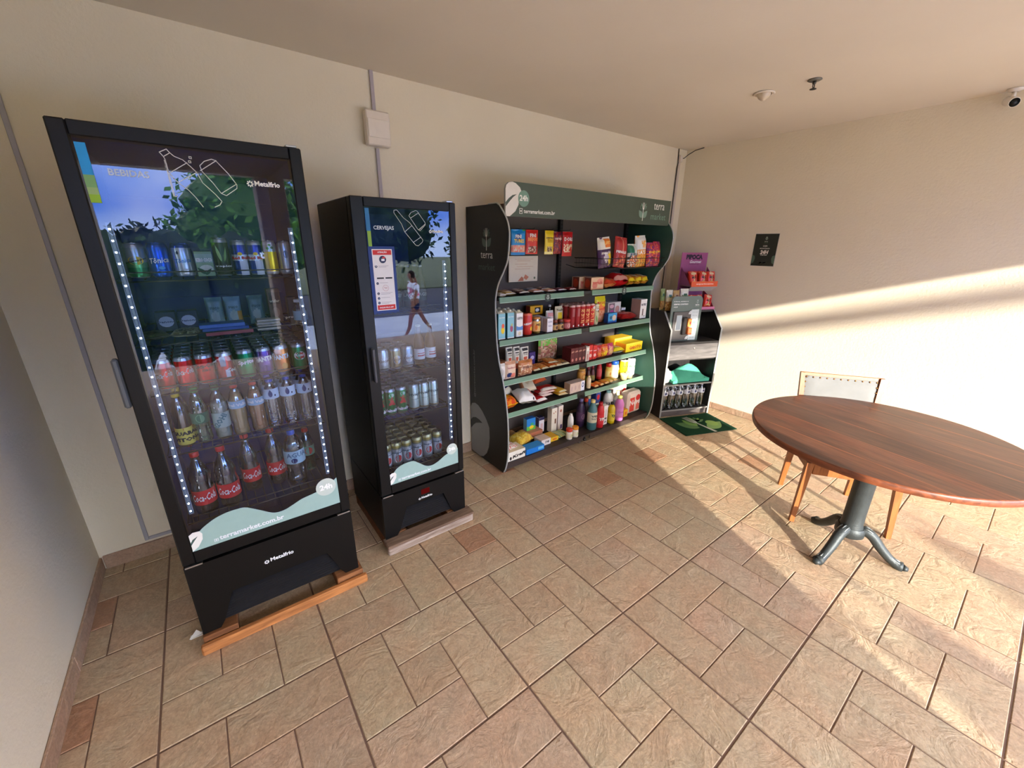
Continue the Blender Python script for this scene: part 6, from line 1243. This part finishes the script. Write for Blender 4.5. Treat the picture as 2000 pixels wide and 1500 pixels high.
# ---- right bay, base shelf: cleaning goods
bottle('detergent_bottle', 'dark purple bottle at the back left of the right base shelf', 'bottle', [(.0, .002), (.036, 0), (.040, .01), (.040, .17), (.026, .22), (.016, .25)], 'plastic', K(56, 34, 66), (.019, .245, .275), K(110, 100, 140), (.06, .15, K(90, 60, 90), [('d', 0, .5, .5, .3, K(200, 160, 180))]), None, (3.375, -.33, Z))
bottle('disinfectant_bottle', 'big teal bottle with cream label and cap at the left of the right base shelf', 'bottle', [(.0, .003), (.040, 0), (.045, .012), (.045, .17), (.042, .20), (.024, .25), (.018, .265)], 'plastic', K(70, 118, 124), (.020, .262, .290), K(226, 200, 130), (.075, .175, K(222, 214, 186), [('t', 'VEJA', 0, .5, 1.0, K(70, 90, 90), .05, 0, .25), ('t', 'limpeza', 0, .25, .9, K(110, 120, 110))]), None, (3.415, -.44, Z))
bottle('cleaner_bottle', 'bottle with orange-red cap behind the teal one', 'bottle', [(.0, .002), (.028, 0), (.030, .01), (.030, .17), (.016, .22)], 'plastic', K(60, 50, 60), (.020, .216, .250), K(206, 60, 30), None, None, (3.475, -.30, Z))
bottle('cleaner_bottle', 'dark blue bottle with cream cap at the back of the right base shelf', 'bottle', [(.0, .002), (.028, 0), (.030, .01), (.030, .17), (.016, .22)], 'plastic', K(40, 90, 170), (.018, .216, .248), K(230, 216, 170), (.05, .12, K(60, 110, 190), []), None, (3.555, -.26, Z))
bottle('bleach_bottle', 'tall bright red bottle at the front of the right base shelf', 'bottle', [(.0, .003), (.034, 0), (.037, .012), (.037, .16), (.026, .21), (.017, .225)], 'plastic', K(200, 26, 40), (.019, .222, .250), K(180, 20, 36), (.04, .13, K(214, 50, 60), [('t', 'YPÊ', 0, .4, 1.0, wht, .06, .15, .4)]), None, (3.508, -.455, Z))
B('stain_remover_box', 'blue and red box with white cap top behind the white one', 'box', 3.600, 3.668, -.31, Z, .270, .06, K(60, 80, 150), K(40, 60, 130), wht, [('r', -1, .0, 1, .55, K(40, 110, 90)), ('d', 0, .84, .6, .10, K(214, 40, 50)), ('r', -1, .56, 1, .62, wht)])
B('stain_remover_box', 'slim white box with dark stripes next to the red bottle', 'box', 3.562, 3.618, -.455, Z, .195, .05, K(236, 232, 230), K(200, 190, 200), wht, [('r', -.2, .1, .2, .8, K(190, 190, 196)), ('r', -.5, .3, .5, .36, blk), ('r', -.5, .12, .5, .16, blk)])
bottle('dish_soap_bottle', 'clear yellow dish soap bottle with dark cap', 'bottle', [(.0, .003), (.032, 0), (.035, .01), (.035, .15), (.026, .175), (.014, .19)], 'liquid', K(206, 180, 20), (.013, .188, .215), blk, (.03, .11, K(226, 206, 60), [('t', 'Ypê', 0, .4, .9, K(60, 90, 50), .05, .1)]), None, (3.672, -.455, Z))
bottle('bleach_bottle', 'white bleach bottle with grey lettering behind the yellow one', 'bottle', [(.0, .003), (.044, 0), (.048, .01), (.048, .20), (.040, .24), (.022, .262)], 'plastic', K(240, 240, 236), (.024, .26, .282), K(150, 210, 214), (.12, .20, K(236, 236, 232), [('t', 'VANISH', 0, .2, 1.3, K(90, 90, 96), .05, 0, .5)]), None, (3.752, -.335, Z))
bottle('softener_bottle', 'lilac-pink fabric softener bottle with yellow cap', 'bottle', [(.0, .003), (.040, 0), (.045, .012), (.043, .12), (.045, .17), (.030, .215), (.020, .225)], 'plastic', K(222, 130, 206), (.023, .222, .250), K(236, 230, 120), (.05, .13, K(226, 150, 214), [('t', 'Comfort', 0, .45, 1.0, K(190, 90, 170))]), None, (3.790, -.450, Z))
bottle('spray_bottle', 'white and blue bottle behind the pink softener', 'bottle', [(.0, .003), (.036, 0), (.040, .01), (.040, .18), (.022, .22)], 'plastic', K(232, 232, 236), (.018, .216, .262), K(236, 236, 190), (.10, .17, K(180, 190, 226), [('t', 'OMO', 0, .3, 1.0, K(60, 60, 120))]), None, (3.866, -.360, Z))
B('bar_soap_pack', 'small yellow and orange pack in front of the toilet paper', 'box', 3.872, 3.935, -.450, Z, .078, .05, K(240, 190, 40), K(214, 120, 40), K(226, 150, 50), [('r', -.5, .3, .5, .7, K(230, 120, 50))])
def tpack(lb, x, y, z, w, h, d):
    t = thing('toilet_paper_pack', lb, 'toilet paper', (x, y, z)); m_ = M()
    m_.box(-w/2, w/2, 0, d, 0.001, h, 'film', K(240, 222, 206), bev=.022)
    shapes_on(m_, flatfr(0), w, h, [('r', -.78, .12, -.05, .75, K(222, 70, 56)), ('d', .45, .7, .35, .14, K(214, 50, 44)), ('r', .2, .15, .75, .5, K(226, 110, 90)), ('t', 'Neve', .0, .4, .8, K(245, 230, 226))])
    m_.build('film_wrap', t); 
    return t
tpack('red and white toilet paper pack at the front right of the base shelf', 4.055, -.435, Z, .205, .235, .11)
tpack('pink-white toilet paper pack standing behind the front one', 4.035, -.27, Z, .200, .265, .11)
# ------------------------------------------------------------------ checkout stand goods
def SP(x, y, z): return sw(x, y, z)
for k, (x, c, lb) in enumerate(((.030, K(150, 170, 110), 'green-edged snack bag at the left end on top of the checkout stand'), (.080, K(226, 220, 196), 'cream snack bag with food picture, second on top of the checkout stand'), (.160, K(190, 150, 90), 'tan snack bag, third on top of the checkout stand'), (.255, K(232, 226, 206), 'cream snack bag with green lettering, rightmost of the loose bags on the stand'))):
    x -= .0; bag('snack_bag', lb, 'snack bag', (.05, .074, .074, .092)[k], (.215, .205, .200, .215)[k], .04, c, [('r', -1, 0, 1, .45, K(176, 120, 50)), ('n', -1, .02, 1, .45, [K(190, 130, 60), K(140, 90, 40), K(226, 190, 120)], 3), ('d', 0, .72, .5, .07, dgr if k != 2 else brn)], SP(x, .20 if k else .24, 1.100), rot=(-.05, 0, SA), seed=k, texts=[('Snack', 0, .62, .8, K(90, 130, 60))])
dsp = thing('snack_display', 'purple cardboard two-tier popcorn display on top of the checkout stand', 'display', sw(.46, .27, 1.100), SA)
PU = K(158, 80, 126)
hb_ = M().box(-.165, .150, .108, .112, .0, .560, 'card', PU).build('header_card', dsp)
m_ = M(); F = flatfr(.1075); dtext(m_, F, 'PIPOCA', -.01, .492, .20, K(44, 26, 50), align='C', bold=.08, h=.05); dtext(m_, F, 'Gourmet', .01, .455, .14, K(226, 216, 220), align='C', bold=.03, shear=.3, h=.03); dtext(m_, F, 'tradicional', -.01, .443, .12, K(90, 30, 70), align='C', bold=.03, h=.008); m_.build('header_lettering', hb_)
m_ = M(); m_.box(-.150, .165, -.080, -.076, .232, .285, 'card', K(230, 96, 50)); m_.box(-.150, .165, -.076, .107, .232, .236, 'card', K(190, 180, 176))
m_.prism([(-.076, .236), (.107, .236), (.107, .42)], 0, -.154, -.151, 'card', K(146, 74, 120)); m_.prism([(-.076, .236), (.107, .236), (.107, .42)], 0, .162, .165, 'card', PU); m_.build('upper_tray', dsp)
m_ = M(); dtext(m_, flatfr(-.0805), 'experimente', .01, .250, .21, K(250, 210, 190), align='C', bold=.04, h=.016); m_.build('tray_lettering', dsp)
m_ = M(); m_.add([(-.150, -.080, .231), (.165, -.080, .231), (.150, -.02, .185), (-.150, -.02, .185)], [(0, 3, 2, 1)], 'card', K(176, 170, 166)); m_.box(-.150, .150, -.02, .107, .183, .187, 'card', K(176, 170, 166)); m_.build('tray_underside', dsp)
m_ = M(); m_.box(-.150, .160, -.100, -.096, .001, .030, 'card', K(206, 120, 150)); m_.box(-.150, .160, -.096, .107, .001, .005, 'card', PU); m_.prism([(-.096, .006), (.107, .006), (.107, .18), (.0, .12)], 0, .157, .160, 'card', K(170, 60, 90)); m_.build('lower_tray', dsp)
def pop(lb, x, y, z, seed, rz=0): bag('popcorn_bag', lb, 'popcorn', .094, .140, .045, K(206, 50, 34), [('r', -.10, 0, .12, 1, K(226, 196, 150)), ('d', -.6, .5, .3, .2, K(230, 60, 40)), ('r', -.5, .78, .5, .95, K(226, 200, 160)), ('d', .0, .25, .5, .12, K(230, 190, 120)), ('n', -1, .0, 1, .2, [K(206, 50, 34), K(230, 130, 60)], 3)], sw(.46+x, .27+y, 1.100+z), rot=(-.12, rz, SA), seed=seed, texts=[('MIX', 0, .5, .6, K(60, 26, 22))])
for k, x in enumerate((-.098, .004, .106)): pop(f'red popcorn bag standing in the upper tray of the purple display, {("left", "middle", "right")[k]} one in front', x, -.040, .2395, k, (-.1, .1, 0)[k])
for k, x in enumerate((-.06, .05)): pop(f'red popcorn bag in the back row of the upper tray, {("left", "right")[k]} one', x, .040, .2395, k+5)
for k, x in enumerate((-.095, .005, .10)): pop(f'red popcorn bag in the lower tray of the purple display, {("left", "middle", "right")[k]} one', x, -.045, .006, k+9, (.05, -.1, .12)[k])
# folded green bag and white bag on the middle shelf
def blob(name, lb, cat, pts, faces, col, loc, rz, mat='cloth', sub=2, disp=.012, sc=14, seed=0):
    m_ = M(); m_.add(pts, faces, mat, col, True); o = m_.build(name, None, loc, rz, lb, cat)
    s = o.modifiers.new('s', 'SUBSURF'); s.levels = s.render_levels = sub
    return o
TQ = K(86, 176, 146)
m_ = M(); nU, nV = 20, 12; vs = []; fs = []
for i in range(nU+1):
    for j in range(nV+1):
        u, v = i/nU, j/nV
        ridge = math.sin(PI*u)**.8*(1-abs(v*2-1.05)**1.5)*.135
        edge = .030+.012*math.sin(u*9+v*3)
        vs.append((u*.445, v*.235, edge+ridge+.014*noise.noise(Vector((u*6, v*5, 2)))))
for i in range(nU):
    for j in range(nV): fs.append((i*(nV+1)+j, (i+1)*(nV+1)+j, (i+1)*(nV+1)+j+1, i*(nV+1)+j+1))
m_.add(vs, fs, 'cloth', TQ, False)
bt = [(x, y, .003) for x, y, z in vs]; m_.add(bt, [f[::-1] for f in fs], 'cloth', TQ)
bd = [i*(nV+1) for i in range(nU+1)]+[nU*(nV+1)+j for j in range(1, nV+1)]+[i*(nV+1)+nV for i in range(nU-1, -1, -1)]+[j for j in range(nV-1, 0, -1)]
ring = [vs[k] for k in bd]+[bt[k] for k in bd]; nb_ = len(bd); m_.add(ring, [(i, nb_+i, nb_+(i+1) % nb_, (i+1) % nb_) for i in range(nb_)], 'cloth', TQ)
m_.build('folded_bag', None, sw(.135, .030, .3605), SA, 'folded turquoise cloth bag on the middle shelf of the checkout stand', 'bag')
m_ = M(); vs = []; fs = []
for i in range(13):
    for k in range(18):
        th, ph2 = PI*i/12, 2*PI*k/18; d = Vector((math.sin(th)*math.cos(ph2), math.sin(th)*math.sin(ph2), math.cos(th))); s = 1+.32*noise.noise(d*2.1)+.12*noise.noise(d*6)
        vs.append((d.x*.052*s, d.y*.060*s, .068+d.z*.070*s))
mz = min(v[2] for v in vs); vs = [(x, y, max(z-mz, 0)+.0005) for x, y, z in vs]
for i in range(12):
    for k in range(18): fs.append((i*18+k, (i+1)*18+k, (i+1)*18+(k+1) % 18, i*18+(k+1) % 18))
m_.add(vs, fs, 'film', K(238, 234, 224), True); m_.build('plastic_bag', None, sw(.078, .085, .3605), SA, 'crumpled white plastic bag at the left of the middle shelf', 'bag')
for r_ in range(2):
    for k in range(6):
        x = .068+.091*k
        if r_ == 0:
            p = bottle('water_bottle', f'clear water bottle in the front row of the checkout stand, {("first", "second", "third", "fourth", "fifth", "sixth")[k]} from the left', 'bottle', [(q[0]*1.22, q[1]*1.08) for q in PET], 'clear_plastic', WHITE, (.0150, .230, .248), K(226, 226, 232), (.155, .200, K(222, 224, 232), [('d', -.1+.2*(k % 2), .5, .26, .30, K(30, 40, 90)), ('l', -.1+.2*(k % 2), .6, .34, .26, 0, K(30, 40, 90)), ('d', .5, .35, .1, .1, nvy)], .037), None, sw(x, .060, .0805), rz=SA)
        if r_ == 1: dup(p0[k], sw(x, .145, .0805), 'clear water bottle in the second row of the checkout stand', 'water bottles in the second row of the stand')
        if r_ == 0: p0 = [p] if k == 0 else p0+[p]
# ================================================================== the walker outside, reflected in the narrow fridge's door
def skinfig(name, verts, edges, mat, col, parent, root=0, sub=2):
    """verts: (x,y,z,radius)"""
    me = bpy.data.meshes.new(name); me.from_pydata([v[:3] for v in verts], edges, [])
    o = bpy.data.objects.new(name, me); COL.objects.link(o)
    o.modifiers.new('skin', 'SKIN'); s = o.modifiers.new('sub', 'SUBSURF'); s.levels = s.render_levels = sub
    for i, v in enumerate(verts):
        sv = me.skin_vertices[0].data[i]; r = v[3]; sv.radius = (r, r) if not isinstance(r, tuple) else r; sv.use_root = (i == root)
    bpy.context.view_layer.update(); dg = bpy.context.evaluated_depsgraph_get()
    m2 = bpy.data.meshes.new_from_object(o.evaluated_get(dg)); bpy.data.objects.remove(o)
    m_ = M(); m_.add([tuple(v.co) for v in m2.vertices], [list(p.vertices) for p in m2.polygons], mat, col, True)
    return m_
PX, PY = 5.42, -9.5
pr = thing('person', 'person walking outside in a white T-shirt and dark shorts, hand raised to head', 'person', (PX, PY, GZ))
SKN = rgb(150, 100, 76)
# joints in local metres, walking towards -x, right arm raised to the head, z up from the pavement
hip = (0, 0, .93)
V_ = [(0, 0, .93, .135), (-.01, 0, 1.08, .125), (-.02, 0, 1.26, .150), (-.03, 0, 1.42, .120), (-.04, 0, 1.50, .055), (-.06, 0, 1.58, .060),   # 0-5 pelvis..neck
      (-.03, .10, .88, .095), (-.20, .10, .52, .062), (-.235, .10, .30, .055), (-.36, .10, .085, .036), (-.47, .10, .035, .034),          # 6-10 front leg
      (.03, -.10, .88, .095), (.22, -.10, .56, .062), (.33, -.10, .36, .054), (.50, -.10, .15, .036), (.44, -.10, .045, .034),              # 11-15 rear leg
      (-.02, .19, 1.42, .060), (-.06, .25, 1.18, .042), (-.16, .24, .98, .030), (-.19, .235, .92, .026),                                     # 16-19 left arm
      (-.02, -.19, 1.42, .060), (.20, -.26, 1.44, .042), (.10, -.16, 1.60, .030), (.06, -.135, 1.65, .026)]                                 # 20-23 right arm
E_ = [(0, 1), (1, 2), (2, 3), (3, 4), (4, 5), (0, 6), (6, 7), (7, 8), (8, 9), (9, 10), (0, 11), (11, 12), (12, 13), (13, 14), (14, 15), (3, 16), (16, 17), (17, 18), (18, 19), (3, 20), (20, 21), (21, 22), (22, 23)]
body = skinfig('body', V_, E_, 'skin', SKN, pr)
# head with nose, brow and ears in the same mesh
hd_ = []; hf = []
for i in range(13):
    for k in range(18):
        th, ph2 = PI*i/12, 2*PI*k/18; d = Vector((math.sin(th)*math.cos(ph2), math.sin(th)*math.sin(ph2), math.cos(th)))
        x, y, z = d.x*.095, d.y*.075, d.z*.118
        if z < 0: x *= 1+z*1.2; y *= 1+z*2.2
        if d.x < -.9 and abs(d.y) < .3: x -= .018 if -.25 < d.z < .15 else 0
        hd_.append((x-.065, y, z+1.66))
for i in range(12):
    for k in range(18): hf.append((i*18+k, (i+1)*18+k, (i+1)*18+(k+1) % 18, i*18+(k+1) % 18))
body.add(hd_, hf, 'skin', SKN, True)
for sg in (-1, 1):
    body.lathe([(.0, 0), (.020, .002), (.016, .010), (.0, .012)], 'skin', SKN, seg=10, T=Matrix.Translation((-.055, sg*.072, 1.655)) @ Matrix.Rotation(-sg*PI/2, 4, 'X'), cap=False)
    body.lathe([(.0, 0), (.008, .001), (.0, .004)], 'skin', rgb(30, 24, 22), seg=8, T=Matrix.Translation((-.148, sg*.030, 1.675)) @ Matrix.Rotation(-PI/2, 4, 'Y'), cap=False)
body.tube([(-.142, -.022, 1.61), (-.150, 0, 1.608), (-.142, .022, 1.61)], .005, 'skin', rgb(130, 60, 54), seg=6)
# fingers
def hand(cx, cy, cz, dx, dy, dz):
    d = Vector((dx, dy, dz)).normalized(); s = d.cross(Vector((0, 0, 1)) if abs(d.z) < .9 else Vector((1, 0, 0))).normalized(); c = Vector((cx, cy, cz))
    n_ = s.cross(d).normalized()
    for k, L in enumerate((.062, .075, .070, .055)):
        b_ = c+d*.035+s*(-.027+.018*k); body.tube([b_, b_+d*L*.5+n_*.004, b_+d*L*.85+n_*.018], [.0095, .0085, .0065], 'skin', SKN, seg=6)
    b_ = c-s*.028; body.tube([b_, b_-s*.024+d*.020, b_-s*.032+d*.048], [.011, .010, .008], 'skin', SKN, seg=6)
    body.tube([c-d*.01, c+d*.045], [.026, .034], 'skin', SKN, seg=8, sq=.5)
hand(-.195, .235, .905, -.25, 0, -1); hand(.055, -.130, 1.655, -.7, .25, .5)
body.build('body', pr)
sh_ = skinfig('tshirt', [(0, 0, .98, .150), (-.01, 0, 1.12, .150), (-.02, 0, 1.27, .172), (-.03, 0, 1.415, .140), (-.035, 0, 1.475, .085), (-.02, .19, 1.42, .082), (-.045, .235, 1.27, .066), (-.02, -.19, 1.42, .082), (.11, -.235, 1.435, .066)], [(0, 1), (1, 2), (2, 3), (3, 4), (3, 5), (5, 6), (3, 7), (7, 8)], 'cloth', rgb(232, 232, 236), pr, 0)
for q in range(len(sh_.f)):
    c = Vector((0, 0, 0))
    for k in sh_.f[q]: c += Vector(sh_.v[k])/len(sh_.f[q])
    if abs(c.y) < .16 and 1.13 < c.z < 1.36 and noise.noise(c*9) > -.05: sh_.c[q] = rgb(214, 110, 140)
sh_.build('tshirt', pr)
skinfig('shorts', [(0, 0, .96, .150), (0, 0, .90, .150), (-.03, .10, .86, .112), (-.10, .10, .70, .092), (.04, -.10, .86, .112), (.115, -.10, .71, .092)], [(0, 1), (1, 2), (2, 3), (1, 4), (4, 5)], 'cloth', rgb(34, 42, 74), pr, 0).build('shorts', pr)
for (x, y, z, a) in ((-.40, .10, .035, 0), (.475, -.10, .085, .9)):
    Ts = Matrix.Translation((x, y, z)) @ Matrix.Rotation(a, 4, 'Y')
    M().tube([(.085, 0, .012), (.03, 0, .022), (-.06, 0, .012), (-.135, 0, .0)], [.040, .050, .042, .026], 'cloth', rgb(228, 228, 226), seg=12, T=Ts, sq=.8).box(-.15, .10, -.040, .040, -.034, -.012, 'plastic', rgb(240, 240, 238), T=Ts, bev=.008).build('shoe', pr)
m_ = M(); hv_ = [(x*1.0, y*1.0, z) for x, y, z in []]
vs = []; fs = []
for i in range(9):
    for k in range(18):
        th, ph2 = PI*.62*i/8, 2*PI*k/18; d = Vector((math.sin(th)*math.cos(ph2), math.sin(th)*math.sin(ph2), math.cos(th)))
        f_ = 1.08 if d.x > -.45 or d.z > .5 else .92
        vs.append((d.x*.098*f_-.058, d.y*.079*f_, d.z*.122*f_+1.665))
for i in range(8):
    for k in range(18): fs.append((i*18+k, (i+1)*18+k, (i+1)*18+(k+1) % 18, i*18+(k+1) % 18))
m_.add(vs, fs, 'cloth', rgb(40, 30, 24), True); m_.build('hair', pr)
